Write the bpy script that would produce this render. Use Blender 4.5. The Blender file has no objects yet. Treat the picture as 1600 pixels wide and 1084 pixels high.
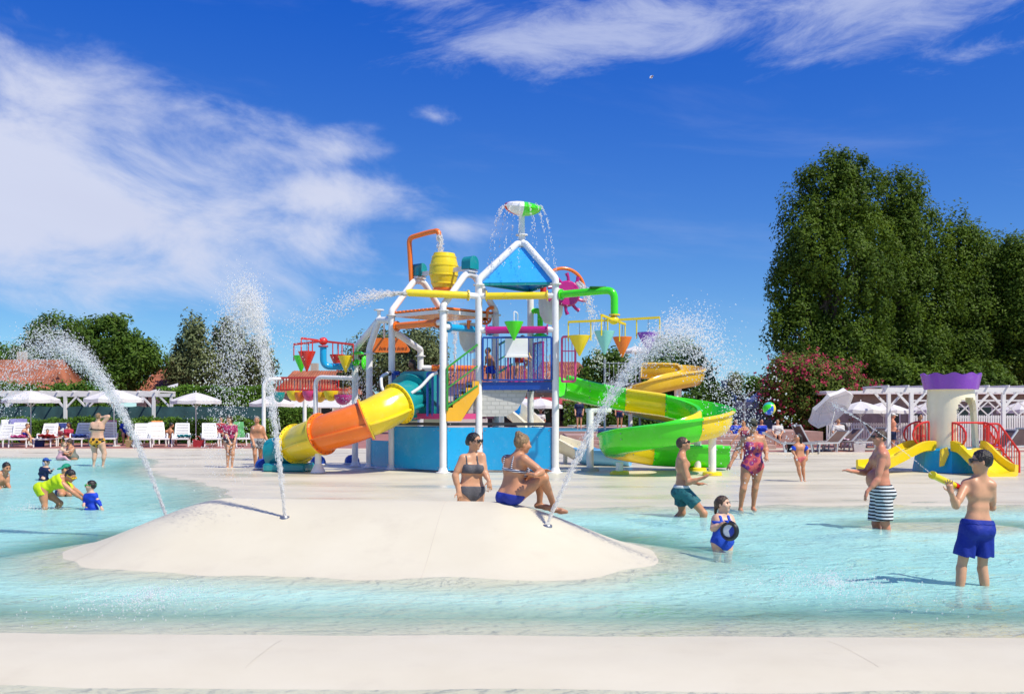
import bpy, bmesh, math, random
import numpy as np
from mathutils import Vector, Matrix
random.seed(7); RNG = np.random.default_rng(11)
R = math.radians
SC = bpy.context.scene
COL = SC.collection
F, CX, HY, EH = 1556.0, 800.0, 640.0, 1.75     # focal length in photo pixels, optical column, horizon row, eye height
# ------------------------------------------------------------------ camera
cam = bpy.data.cameras.new("camera"); camo = bpy.data.objects.new("camera", cam); COL.objects.link(camo)
cam.lens = 35.0; cam.sensor_width = 36.0; cam.shift_y = 0.06125; cam.clip_end = 3000; cam.clip_start = 0.05
camo.location = (0, 0, EH); camo.rotation_euler = (R(90), 0, 0); SC.camera = camo
# ------------------------------------------------------------------ world: sky with cirrus and cumulus
SUN_EL, SUN_AZ = R(54), R(127)      # azimuth clockwise from +Y (view direction)
W = bpy.data.worlds.new("World"); SC.world = W; W.use_nodes = True
def world():
    nt = W.node_tree; nt.nodes.clear(); N = nt.nodes.new; L = nt.links.new
    def m(op, a, b=None, c=None, clamp=False):
        n = N("ShaderNodeMath"); n.operation = op; n.use_clamp = clamp
        for i, v in enumerate((a, b, c)):
            if v is None: continue
            if isinstance(v, (int, float)): n.inputs[i].default_value = v
            else: L(v, n.inputs[i])
        return n.outputs[0]
    sky = N("ShaderNodeTexSky"); sky.sky_type = 'NISHITA'; sky.sun_disc = False
    sky.sun_elevation = SUN_EL; sky.sun_rotation = SUN_AZ; sky.altitude = 0
    sky.air_density = 0.7; sky.dust_density = 0.0; sky.ozone_density = 3.0
    gr = N("ShaderNodeVectorMath"); gr.operation = 'MULTIPLY_ADD'; L(sky.outputs[0], gr.inputs[0]); gr.inputs[1].default_value = (0.64, 0.86, 0.56); gr.inputs[2].default_value = (-0.47, -0.40, 3.25)
    hs = N("ShaderNodeVectorMath"); hs.operation = 'MAXIMUM'; L(gr.outputs[0], hs.inputs[0]); hs.inputs[1].default_value = (0.05, 0.2, 0.5)
    tc = N("ShaderNodeTexCoord"); sp = N("ShaderNodeSeparateXYZ"); L(tc.outputs["Generated"], sp.inputs[0])
    x, y, z = sp.outputs
    az = m('ARCTAN2', x, y); el = m('ARCSINE', z)
    def noise(sx, sy, rot, scale, det, rough, dist, off=(0, 0)):
        cr, sr = math.cos(rot), math.sin(rot)
        u = m('ADD', m('MULTIPLY', az, cr), m('MULTIPLY', el, sr)); v = m('SUBTRACT', m('MULTIPLY', el, cr), m('MULTIPLY', az, sr))
        cb = N("ShaderNodeCombineXYZ"); L(m('MULTIPLY_ADD', u, sx, off[0]), cb.inputs[0]); L(m('MULTIPLY_ADD', v, sy, off[1]), cb.inputs[1])
        n = N("ShaderNodeTexNoise"); n.inputs["Scale"].default_value = scale; n.inputs["Detail"].default_value = det
        n.inputs["Roughness"].default_value = rough; n.inputs["Distortion"].default_value = dist; L(cb.outputs[0], n.inputs["Vector"])
        return n.outputs[0]
    def blob(a0, e0, ra, re, rot, p=1.0):      # soft bank of cloud round one direction of the sky
        cr, sr = math.cos(rot), math.sin(rot)
        da = m('SUBTRACT', az, a0); de = m('SUBTRACT', el, e0)
        u = m('DIVIDE', m('ADD', m('MULTIPLY', da, cr), m('MULTIPLY', de, sr)), ra)
        v = m('DIVIDE', m('SUBTRACT', m('MULTIPLY', de, cr), m('MULTIPLY', da, sr)), re)
        d = m('SQRT', m('ADD', m('MULTIPLY', u, u), m('MULTIPLY', v, v)))
        return m('MULTIPLY', m('SUBTRACT', 1.0, d, clamp=True), p)
    def smooth(v, lo, hi):
        n = N("ShaderNodeMapRange"); n.interpolation_type = 'SMOOTHSTEP'; n.inputs[1].default_value = lo; n.inputs[2].default_value = hi; L(v, n.inputs[0]); return n.outputs[0]
    # cumulus-like bank on the left
    n1 = noise(1.0, 1.9, -0.2, 7.5, 10, 0.62, 0.35, (0.7, 0.2))
    bl = blob(-0.47, 0.195, 0.47, 0.130, -0.06, 1.3)
    bl = m('MAXIMUM', bl, blob(-0.42, 0.275, 0.26, 0.072, -0.26, 0.80))
    bl = m('MAXIMUM', bl, blob(-0.20, 0.205, 0.17, 0.045, -0.03, 0.95))
    bl = m('MAXIMUM', bl, blob(-0.30, 0.145, 0.30, 0.055, -0.12, 0.62))
    bl = m('MAXIMUM', bl, blob(-0.17, 0.252, 0.09, 0.03, 0.1, 0.6))
    bl = m('MAXIMUM', bl, blob(-0.06, 0.180, 0.08, 0.020, 0.0, 0.55))
    bl = m('MAXIMUM', bl, blob(-0.075, 0.285, 0.036, 0.014, -0.1, 0.62))
    c1 = smooth(m('ADD', m('MULTIPLY', bl, 0.95), m('MULTIPLY', m('SUBTRACT', n1, 0.5), 1.75)), 0.10, 0.95)
    c1 = m('MULTIPLY', c1, smooth(bl, 0.0, 0.16))
    # combed cirrus high on the right
    n2 = noise(0.9, 3.6, 0.10, 6.0, 10, 0.68, 1.0, (3.1, 1.7))
    b2 = blob(0.13, 0.365, 0.36, 0.060, 0.04, 1.0)
    b2 = m('MAXIMUM', b2, blob(0.36, 0.378, 0.36, 0.075, 0.10, 1.0))
    b2 = m('MAXIMUM', b2, blob(-0.10, 0.400, 0.14, 0.03, -0.12, 0.95))
    b2 = m('MAXIMUM', b2, blob(0.28, 0.325, 0.10, 0.022, 0.35, 0.6))
    b2 = m('MAXIMUM', b2, blob(0.43, 0.315, 0.09, 0.022, 0.1, 0.6))
    b2 = m('MAXIMUM', b2, blob(0.47, 0.195, 0.08, 0.030, 0.3, 0.42))
    c2 = smooth(m('ADD', m('MULTIPLY', b2, 1.0), m('MULTIPLY', m('SUBTRACT', n2, 0.5), 1.9)), 0.22, 1.1)
    c2 = m('MULTIPLY', m('MULTIPLY', c2, smooth(b2, 0.0, 0.2)), 0.62)
    # fair-weather cloud continues out of frame, its coverage raised to add white fill light
    n3 = noise(1.0, 2.2, 0.1, 3.0, 8, 0.6, 0.5, (9.0, 4.0))
    out = smooth(m('ABSOLUTE', az), 0.55, 0.85)
    c3 = m('MULTIPLY', m('MULTIPLY', smooth(n3, 0.44, 0.72), out), 0.75)
    # thin low veil
    n4 = noise(0.7, 4.0, -0.1, 4.0, 6, 0.6, 0.4, (5.0, 2.0))
    c4 = m('MULTIPLY', smooth(n4, 0.50, 0.85), 0.13)
    dens = m('MAXIMUM', m('MAXIMUM', c1, c2), m('MAXIMUM', c3, c4))
    dens = m('MULTIPLY', dens, smooth(z, 0.0, 0.10))
    # cloud body a little darker and greyer where it is thick
    cc = N("ShaderNodeMixRGB"); cc.inputs[1].default_value = (6.4, 6.8, 8.1, 1); cc.inputs[2].default_value = (5.5, 5.7, 7.1, 1)
    L(m('MULTIPLY', noise(1, 2.4, -0.2, 3.2, 5, 0.55, 0.3, (2.2, 5.1)), c1), cc.inputs[0])
    mix = N("ShaderNodeMixRGB"); L(m('MULTIPLY', dens, 0.90), mix.inputs[0]); L(hs.outputs[0], mix.inputs[1]); L(cc.outputs[0], mix.inputs[2])
    bg = N("ShaderNodeBackground"); bg.inputs[1].default_value = 0.098; L(mix.outputs[0], bg.inputs[0])
    o = N("ShaderNodeOutputWorld"); L(bg.outputs[0], o.inputs[0])
world()
sun = bpy.data.lights.new("sun", 'SUN'); sun.energy = 4.4; sun.angle = R(0.53); sun.color = (1.0, 0.93, 0.80)
suno = bpy.data.objects.new("sun", sun); COL.objects.link(suno)
SD = Vector((math.sin(SUN_AZ) * math.cos(SUN_EL), math.cos(SUN_AZ) * math.cos(SUN_EL), math.sin(SUN_EL)))
suno.rotation_euler = SD.to_track_quat('Z', 'Y').to_euler(); suno.location = SD * 60
vs = SC.view_settings; vs.view_transform = 'Standard'; vs.look = 'None'; vs.exposure = 0.25; vs.gamma = 1.0; vs.use_curve_mapping = False
SC.cycles.max_bounces = 8; SC.cycles.transparent_max_bounces = 16; SC.cycles.caustics_reflective = False; SC.cycles.caustics_refractive = False
# ------------------------------------------------------------------ helpers
def P(px, py, D): return Vector(((px - CX) / F * D, D, EH - (py - HY) / F * D))
def G(px, D, z=0.0): return Vector(((px - CX) / F * D, D, z))
def ZY(py, D): return EH - (py - HY) / F * D
ORG = {}
MATS = {}
def mat(name, col, rough=0.4, spec=0.5, metal=0.0, var=0.06, vscale=3.0, bump=0.0, bscale=40.0, coat=0.0, trans=0.0, wear=None, rvar=0.0, emit=None):
    if name in MATS: return MATS[name]
    mt = bpy.data.materials.new(name); mt.use_nodes = True; nt = mt.node_tree; b = nt.nodes["Principled BSDF"]
    N = nt.nodes.new; L = nt.links.new
    b.inputs["Roughness"].default_value = rough; b.inputs["Specular IOR Level"].default_value = spec; b.inputs["Metallic"].default_value = metal
    b.inputs["Coat Weight"].default_value = coat; b.inputs["Coat Roughness"].default_value = 0.08
    tc = N("ShaderNodeTexCoord"); n = N("ShaderNodeTexNoise"); n.inputs["Scale"].default_value = vscale; n.inputs["Detail"].default_value = 6; n.inputs["Roughness"].default_value = 0.65
    L(tc.outputs["Object"], n.inputs["Vector"])
    mx = N("ShaderNodeMixRGB"); mx.inputs[1].default_value = tuple(c * (1 - var * 1.6) for c in col) + (1,); mx.inputs[2].default_value = tuple(min(1, c * (1 + var)) for c in col) + (1,)
    rp = N("ShaderNodeMapRange"); rp.inputs[1].default_value = 0.3; rp.inputs[2].default_value = 0.7; L(n.outputs[0], rp.inputs[0]); L(rp.outputs[0], mx.inputs[0])
    out = mx.outputs[0]
    if wear:      # (colour, amount, scale): limescale, chips and dirt with shapes of their own
        n2 = N("ShaderNodeTexNoise"); n2.inputs["Scale"].default_value = wear[2]; n2.inputs["Detail"].default_value = 8; n2.inputs["Roughness"].default_value = 0.7
        L(tc.outputs["Object"], n2.inputs["Vector"])
        r2 = N("ShaderNodeMapRange"); r2.inputs[1].default_value = 0.55; r2.inputs[2].default_value = 0.75; r2.inputs[4].default_value = wear[1]; L(n2.outputs[0], r2.inputs[0])
        m2 = N("ShaderNodeMixRGB"); m2.inputs[2].default_value = tuple(wear[0]) + (1,); L(r2.outputs[0], m2.inputs[0]); L(out, m2.inputs[1]); out = m2.outputs[0]
    L(out, b.inputs["Base Color"])
    if rvar:
        rr = N("ShaderNodeMapRange"); rr.inputs[1].default_value = 0.3; rr.inputs[2].default_value = 0.7; rr.inputs[3].default_value = max(0.02, rough - rvar); rr.inputs[4].default_value = rough + rvar
        n3 = N("ShaderNodeTexNoise"); n3.inputs["Scale"].default_value = vscale * 2.3; n3.inputs["Detail"].default_value = 5; L(tc.outputs["Object"], n3.inputs["Vector"]); L(n3.outputs[0], rr.inputs[0]); L(rr.outputs[0], b.inputs["Roughness"])
    if bump:
        nb = N("ShaderNodeTexNoise"); nb.inputs["Scale"].default_value = bscale; nb.inputs["Detail"].default_value = 4; L(tc.outputs["Object"], nb.inputs["Vector"])
        bp = N("ShaderNodeBump"); bp.inputs["Strength"].default_value = bump; bp.inputs["Distance"].default_value = 0.02; L(nb.outputs[0], bp.inputs["Height"]); L(bp.outputs[0], b.inputs["Normal"])
    if trans:
        tl = N("ShaderNodeBsdfTranslucent"); L(out, tl.inputs[0]); ms = N("ShaderNodeMixShader"); ms.inputs[0].default_value = trans
        L(b.outputs[0], ms.inputs[1]); L(tl.outputs[0], ms.inputs[2]); L(ms.outputs[0], nt.nodes["Material Output"].inputs[0])
    MATS[name] = mt; return mt
def tag(o, label=None, cat=None, group=None, kind=None):
    if label: o["label"] = label
    if cat: o["category"] = cat
    if group: o["group"] = group
    if kind: o["kind"] = kind
    return o
def thing(name, label, cat, loc=(0, 0, 0), group=None, kind=None):
    o = bpy.data.objects.new(name, None); COL.objects.link(o); o.location = loc; o.empty_display_size = 0.1; ORG[o.name] = Vector(loc)
    return tag(o, label, cat, group, kind)
def link(name, me, material, parent=None, loc=None):
    o = bpy.data.objects.new(name, me); COL.objects.link(o)
    if material and not len(me.materials): me.materials.append(material)
    if parent is not None: o.parent = parent; ORG[o.name] = ORG[parent.name]
    elif loc is not None: o.location = loc; ORG[o.name] = Vector(loc)
    else: ORG[o.name] = Vector()
    return o
def fastmesh(name, V, Fc, smooth=True, sharp=None):
    V = np.asarray(V, np.float32).reshape(-1, 3); Fc = np.asarray(Fc, np.int32); k = Fc.shape[1]
    me = bpy.data.meshes.new(name); me.vertices.add(len(V)); me.vertices.foreach_set("co", V.ravel())
    me.loops.add(Fc.size); me.loops.foreach_set("vertex_index", Fc.ravel()); me.polygons.add(len(Fc))
    me.polygons.foreach_set("loop_start", np.arange(0, Fc.size, k, dtype=np.int32)); me.polygons.foreach_set("loop_total", np.full(len(Fc), k, np.int32))
    me.polygons.foreach_set("use_smooth", np.full(len(Fc), smooth)); me.update(calc_edges=True); me.validate()
    if sharp: me.set_sharp_from_angle(angle=R(sharp))
    return me
def frame_of(d, up=Vector((0, 0, 1))):
    d = d.normalized()
    if abs(d.dot(up)) > 0.98: up = Vector((1, 0, 0)) if abs(d.x) < 0.9 else Vector((0, 1, 0))
    s = d.cross(up).normalized(); u = s.cross(d).normalized(); return s, u
class MB:
    def __init__(s): s.v = []; s.f = []
    def add(s, vs, fs):
        o = len(s.v); s.v += [tuple(v) for v in vs]; s.f += [tuple(i + o for i in f) for f in fs]; return s
    def box(s, c, size, rot=None, bev=0.0):
        hx, hy, hz = [k / 2 for k in size]; c = Vector(c)
        M = rot if rot is not None else Matrix.Identity(3)
        if isinstance(M, (int, float)): M = Matrix.Rotation(M, 3, 'Z')
        if bev:
            b = min(bev, hx * .9, hy * .9, hz * .9); vs = []; 
            for sx in (-1, 1):
                for sy in (-1, 1):
                    for sz in (-1, 1):
                        vs += [(sx * (hx - b), sy * (hy - b), sz * hz), (sx * (hx - b), sy * hy, sz * (hz - b)), (sx * hx, sy * (hy - b), sz * (hz - b))]
            bm = bmesh.new(); bv = [bm.verts.new(v) for v in vs]; r = bmesh.ops.convex_hull(bm, input=bv)
            bm.verts.index_update(); bmesh.ops.dissolve_limit(bm, angle_limit=0.02, verts=bm.verts, edges=bm.edges); bm.verts.index_update()
            s.add([c + M @ v.co for v in bm.verts], [[v.index for v in f.verts] for f in bm.faces]); bm.free(); return s
        vs = [c + M @ Vector((sx * hx, sy * hy, sz * hz)) for sx in (-1, 1) for sy in (-1, 1) for sz in (-1, 1)]
        return s.add(vs, [(0, 1, 3, 2), (4, 6, 7, 5), (0, 4, 5, 1), (2, 3, 7, 6), (0, 2, 6, 4), (1, 5, 7, 3)])
    def bar(s, a, b, w, h, up=Vector((0, 0, 1))):      # rectangular bar from a to b, w sideways, h along up
        a, b = Vector(a), Vector(b); sd, u = frame_of(b - a, up); vs = []
        for p in (a, b):
            for i, j in ((-1, -1), (1, -1), (1, 1), (-1, 1)): vs.append(p + sd * (i * w / 2) + u * (j * h / 2))
        return s.add(vs, [(3, 2, 1, 0), (4, 5, 6, 7), (0, 1, 5, 4), (1, 2, 6, 5), (2, 3, 7, 6), (3, 0, 4, 7)])
    def cyl(s, a, b, r, r2=None, n=16, cap=True): return s.tube([a, b], [r, r if r2 is None else r2], n, cap)
    def tube(s, pts, r, n=14, cap=True, closed=False):
        pts = [Vector(p) for p in pts]; m = len(pts); rs = r if isinstance(r, (list, tuple)) else [r] * m
        vs = []; fs = []; prev = None
        for i, p in enumerate(pts):
            if closed: d = pts[(i + 1) % m] - pts[i - 1]
            else: d = pts[min(i + 1, m - 1)] - pts[max(i - 1, 0)]
            d = d.normalized()
            if prev is None: sd, u = frame_of(d)
            else:
                sd = prev - d * prev.dot(d)
                sd = sd.normalized() if sd.length > 1e-6 else frame_of(d)[0]
                u = sd.cross(d)
            prev = sd
            for k in range(n):
                t = 2 * math.pi * k / n; vs.append(p + (sd * math.cos(t) + u * math.sin(t)) * rs[i])
        for i in range(m if closed else m - 1):
            j = (i + 1) % m
            for k in range(n): fs.append((i * n + k, i * n + (k + 1) % n, j * n + (k + 1) % n, j * n + k))
        if cap and not closed: fs.append(tuple(range(n - 1, -1, -1))[::-1][::-1]); fs.append(tuple((m - 1) * n + k for k in range(n)))
        return s.add(vs, fs)
    def lathe(s, prof, c=(0, 0, 0), n=24, axis=None, a0=0.0, a1=2 * math.pi):      # prof: (radius, height) pairs
        c = Vector(c); M = Matrix.Identity(3) if axis is None else Vector((0, 0, 1)).rotation_difference(Vector(axis).normalized()).to_matrix()
        full = abs(a1 - a0 - 2 * math.pi) < 1e-6; cols = n if full else n + 1; vs = []; fs = []
        for r, h in prof:
            for k in range(cols):
                t = a0 + (a1 - a0) * k / n; vs.append(c + M @ Vector((r * math.cos(t), r * math.sin(t), h)))
        for i in range(len(prof) - 1):
            for k in range(n):
                k2 = (k + 1) % cols; fs.append((i * cols + k, i * cols + k2, (i + 1) * cols + k2, (i + 1) * cols + k))
        return s.add(vs, fs)
    def ball(s, c, r, n=12, m=8, rot=None):
        rx, ry, rz = (r, r, r) if isinstance(r, (int, float)) else r; c = Vector(c); M = rot if rot is not None else Matrix.Identity(3); vs = []; fs = []
        for i in range(m + 1):
            ph = math.pi * i / m
            for k in range(n):
                t = 2 * math.pi * k / n; vs.append(c + M @ Vector((rx * math.sin(ph) * math.cos(t), ry * math.sin(ph) * math.sin(t), rz * math.cos(ph))))
        for i in range(m):
            for k in range(n): fs.append((i * n + k, (i + 1) * n + k, (i + 1) * n + (k + 1) % n, i * n + (k + 1) % n))
        return s.add(vs, fs)
    def prism(s, poly, ext):      # closed polygon of 3D points extruded by a vector
        ext = Vector(ext); n = len(poly); a = [Vector(p) for p in poly]
        return s.add(a + [p + ext for p in a], [tuple(range(n))[::-1], tuple(range(n, 2 * n))] + [(i, (i + 1) % n, n + (i + 1) % n, n + i) for i in range(n)])
    def mesh(s, name, org=Vector((0, 0, 0)), smooth=40):
        me = bpy.data.meshes.new(name); me.from_pydata([(v[0] - org[0], v[1] - org[1], v[2] - org[2]) for v in s.v], [], s.f)
        bm = bmesh.new(); bm.from_mesh(me); bmesh.ops.recalc_face_normals(bm, faces=bm.faces); bm.to_mesh(me); bm.free()
        if smooth:
            me.polygons.foreach_set("use_smooth", [True] * len(me.polygons)); me.set_sharp_from_angle(angle=R(smooth))
        return me
    def build(s, name, material, parent=None, loc=None, smooth=40):
        org = ORG[parent.name] if parent is not None else (Vector(loc) if loc is not None else Vector())
        return link(name, s.mesh(name, org, smooth), material, parent, loc)
def inst(name, me, material, parent, loc=(0, 0, 0), rot=None, scale=None):      # piece sharing mesh data; loc in world space
    o = link(name, me, material, parent); o.location = Vector(loc) - ORG[parent.name]
    if rot is not None:
        o.rotation_euler = rot if not isinstance(rot, Matrix) else rot.to_euler()
    if scale is not None: o.scale = scale
    return o
def copy_tree(o, parent=None):
    c = o.copy(); COL.objects.link(c)
    if parent is not None: c.parent = parent
    for ch in list(o.children): copy_tree(ch, c)
    return c
def arc(c, a, b, ang0, ang1, n):      # points c + a cos + b sin
    c, a, b = Vector(c), Vector(a), Vector(b)
    return [c + a * math.cos(ang0 + (ang1 - ang0) * i / n) + b * math.sin(ang0 + (ang1 - ang0) * i / n) for i in range(n + 1)]
def roundpath(pts, r, n=6):      # polyline with rounded corners
    pts = [Vector(p) for p in pts]; out = [pts[0]]
    for i in range(1, len(pts) - 1):
        a, b, c = pts[i - 1], pts[i], pts[i + 1]; d0 = (a - b); d1 = (c - b); k = min(r, d0.length * .45, d1.length * .45)
        p0 = b + d0.normalized() * k; p1 = b + d1.normalized() * k
        for j in range(n + 1):
            t = j / n; out.append(p0 * (1 - t) ** 2 + b * 2 * t * (1 - t) + p1 * t * t)
    out.append(pts[-1]); return out
def bez(p0, p1, p2, p3, n):
    return [Vector(p0) * (1 - t) ** 3 + Vector(p1) * 3 * t * (1 - t) ** 2 + Vector(p2) * 3 * t * t * (1 - t) + Vector(p3) * t ** 3 for t in [i / n for i in range(n + 1)]]
def crom(pts, per=6):      # smooth curve through points
    pts = [Vector(p) for p in pts]; q = [pts[0] * 2 - pts[1]] + pts + [pts[-1] * 2 - pts[-2]]; out = []
    for i in range(1, len(q) - 2):
        for j in range(per):
            t = j / per; a, b, c, d = q[i - 1], q[i], q[i + 1], q[i + 2]
            out.append(0.5 * ((2 * b) + (c - a) * t + (2 * a - 5 * b + 4 * c - d) * t * t + (3 * b - a - 3 * c + d) * t ** 3))
    out.append(pts[-1]); return out
# materials
WHITE = mat("white_powder_coat", (0.80, 0.80, 0.79), 0.35, var=0.05, wear=((0.55, 0.54, 0.50), 0.35, 5.0), rvar=0.08)
def fib(name, col): return mat(name, col, 0.22, 0.5, var=0.05, vscale=1.7, wear=(tuple(c * 0.6 + 0.3 for c in col), 0.22, 2.6), rvar=0.08, coat=0.15)
YEL = fib("yellow_fibreglass", (0.86, 0.65, 0.015)); ORA = fib("orange_fibreglass", (0.86, 0.19, 0.015)); TEAL = fib("teal_fibreglass", (0.01, 0.28, 0.30))
GRN = fib("green_fibreglass", (0.06, 0.72, 0.012)); BLU = fib("blue_panel", (0.008, 0.36, 0.70)); NAVY = fib("navy_steel", (0.01, 0.06, 0.34)); ROOFB = fib("sky_blue_roof", (0.04, 0.38, 0.88))
MAG = fib("magenta_steel", (0.46, 0.015, 0.20)); PINK = fib("pink_steel", (0.66, 0.06, 0.22)); RED = fib("red_steel", (0.66, 0.03, 0.02)); PURP = fib("purple_fibreglass", (0.22, 0.05, 0.50))
GRNR = fib("green_rail", (0.04, 0.30, 0.03)); AMB = fib("amber_fibreglass", (0.80, 0.42, 0.02)); AQUA = fib("aqua_fibreglass", (0.22, 0.62, 0.55)); CREAM = fib("cream_fibreglass", (0.88, 0.81, 0.58))
SKYB = fib("pale_blue_fibreglass", (0.20, 0.50, 0.78)); GREYP = mat("grey_panel", (0.46, 0.46, 0.43), 0.6, var=0.1); DARK = mat("dark_steel", (0.03, 0.03, 0.035), 0.4)
BLK = mat("black_plastic", (0.015, 0.015, 0.017), 0.3); WPLAS = mat("white_plastic", (0.78, 0.78, 0.77), 0.4, var=0.05, wear=((0.5, 0.5, 0.48), 0.25, 6.0)); BOLT = mat("steel_bolt", (0.35, 0.35, 0.36), 0.35, metal=0.8)
# ------------------------------------------------------------------ pool floor, island, water, paving
def sstep(t, a, b):
    t = np.clip((t - a) / (b - a), 0, 1); return t * t * (3 - 2 * t)
def floor_z(X, Y):
    lip = 7.15 - 0.02 * X
    t = Y - lip
    front = np.where(t > 0, 0.045 * np.exp(-(t / 0.42) ** 2) - 0.40 * sstep(t, 0.25, 4.2), 0.045 - 0.053 * sstep(-t, 0.35, 1.1))
    wob = 0.5 * np.sin(X * 0.35 + 1.0) + 0.3 * np.sin(X * 0.9)
    s1 = Y - 18.3 + 0.12 * np.maximum(0, -X - 4) ** 1.2 * -1 + wob * 0.35
    s2 = (X + 6.2 + 0.47 * (Y - 20.9)) * 0.9 + 0.4 * np.sin(Y * 0.5)
    s3 = Y - 37.0
    k = 1.2
    def smin(a, b): h = np.clip(0.5 + 0.5 * (b - a) / k, 0, 1); return b * (1 - h) + a * h - k * h * (1 - h)
    s = np.maximum(smin(s1, s2), s3)
    deck = np.where(s > 0, 0.012 + 0.0035 * np.minimum(s, 14), np.maximum(s * 0.11, -0.46) + 0.012)
    z = np.maximum(front, deck)
    z = np.where(Y < 7.2, front, z)
    r = np.sqrt(((X - 6.6) / 1.5) ** 2 + ((Y - 15.2) / 1.0) ** 2)        # low drowned mound at the far right
    z = np.maximum(z, 0.0 - 0.035 - 0.3 * np.maximum(r - 0.7, 0))
    z = z + 0.05 * sstep(Y, 37.5, 41.5)
    return z
def grid_mesh(name, xs, ys, fz):
    X, Y = np.meshgrid(xs, ys); Z = fz(X, Y); V = np.stack([X, Y, Z], -1).reshape(-1, 3); nx, ny = len(xs), len(ys)
    i = np.arange(ny - 1)[:, None] * nx + np.arange(nx - 1)[None]; Fc = np.stack([i, i + 1, i + nx + 1, i + nx], -1).reshape(-1, 4)
    return fastmesh(name, V, Fc)
def floor_mat():
    mt = bpy.data.materials.new("pool_resin"); mt.use_nodes = True; nt = mt.node_tree; N = nt.nodes.new; L = nt.links.new; b = nt.nodes["Principled BSDF"]
    tc = N("ShaderNodeTexCoord")
    def noise(scale, det, mp=(1, 1, 1)):
        mpn = N("ShaderNodeMapping"); mpn.inputs["Scale"].default_value = mp; L(tc.outputs["Object"], mpn.inputs[0])
        n = N("ShaderNodeTexNoise"); n.inputs["Scale"].default_value = scale; n.inputs["Detail"].default_value = det; n.inputs["Roughness"].default_value = .62; L(mpn.outputs[0], n.inputs["Vector"]); return n.outputs[0]
    def rng(v, a, b_, c, d):
        r = N("ShaderNodeMapRange"); r.inputs[1].default_value = a; r.inputs[2].default_value = b_; r.inputs[3].default_value = c; r.inputs[4].default_value = d; L(v, r.inputs[0]); return r.outputs[0]
    mx = N("ShaderNodeMixRGB"); mx.inputs[1].default_value = (0.60, 0.555, 0.415, 1); mx.inputs[2].default_value = (0.65, 0.61, 0.47, 1); L(rng(noise(0.9, 7), .3, .7, 0, 1), mx.inputs[0])
    st = N("ShaderNodeMixRGB"); st.inputs[2].default_value = (0.45, 0.40, 0.31, 1); L(rng(noise(1.6, 9), .56, .80, 0, 0.35), st.inputs[0]); L(mx.outputs[0], st.inputs[1])
    sp = N("ShaderNodeSeparateXYZ"); L(tc.outputs["Object"], sp.inputs[0])
    # wet film on the splash deck: smooth there, matt on the dry rims
    wet = rng(sp.outputs[1], 17.0, 18.5, 0, 1)
    pud = rng(noise(0.5, 5, (0.35, 1.4, 1)), .38, .68, 0, .8)
    w = N("ShaderNodeMath"); w.operation = 'MULTIPLY'; L(wet, w.inputs[0]); L(pud, w.inputs[1])
    dk = N("ShaderNodeMixRGB"); dk.blend_type = 'MULTIPLY'; dk.inputs[2].default_value = (0.92, 0.92, 0.91, 1); L(w.outputs[0], dk.inputs[0]); L(st.outputs[0], dk.inputs[1])
    L(dk.outputs[0], b.inputs["Base Color"])
    L(rng(w.outputs[0], 0, 1, 0.58, 0.09), b.inputs["Roughness"])
    nb = noise(3.0, 3, (0.5, 1.6, 1)); nb2 = noise(220, 2)
    b1 = N("ShaderNodeBump"); b1.inputs["Strength"].default_value = 0.10; b1.inputs["Distance"].default_value = 0.02; L(nb, b1.inputs["Height"])
    b2 = N("ShaderNodeBump"); b2.inputs["Strength"].default_value = 0.08; b2.inputs["Distance"].default_value = 0.004; L(nb2, b2.inputs["Height"]); L(b1.outputs[0], b2.inputs["Normal"])
    L(b2.outputs[0], b.inputs["Normal"]); return mt
RESIN = floor_mat()
ys = np.concatenate([np.arange(3.0, 12, 0.10), np.arange(12, 24, 0.14), np.arange(24, 42.7, 0.3)]); xs = np.concatenate([np.arange(-42, -12, 0.35), np.arange(-12, 12, 0.17), np.arange(12, 42, 0.35)])
tag(link("pool_floor", grid_mesh("pool_floor", xs, ys, floor_z), RESIN), "cream resin pool floor and wet splash deck", None, None, "structure")
IC, IA, IB, IROT = (-1.9, 12.42), 6.2, 4.2, math.atan2(12.15 - 12.75, 4.0)
def island_h(X, Y):
    c, s = math.cos(IROT), math.sin(IROT); dx, dy = X - IC[0], Y - IC[1]; u, v = dx * c + dy * s, -dx * s + dy * c
    d = np.sqrt(np.maximum(np.abs(u) - 1.75, 0) ** 2 + v * v)      # long crest with evenly falling, softly flared flanks
    x = np.clip(1 - d / 2.12, 0, 1); sm = x * x * (3 - 2 * x)
    return 0.66 * (0.35 * x + 0.65 * sm) - 0.03 - 0.17 * np.maximum(d - 2.12, 0) - 0.25 * np.maximum(d - 3.2, 0)
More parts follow.
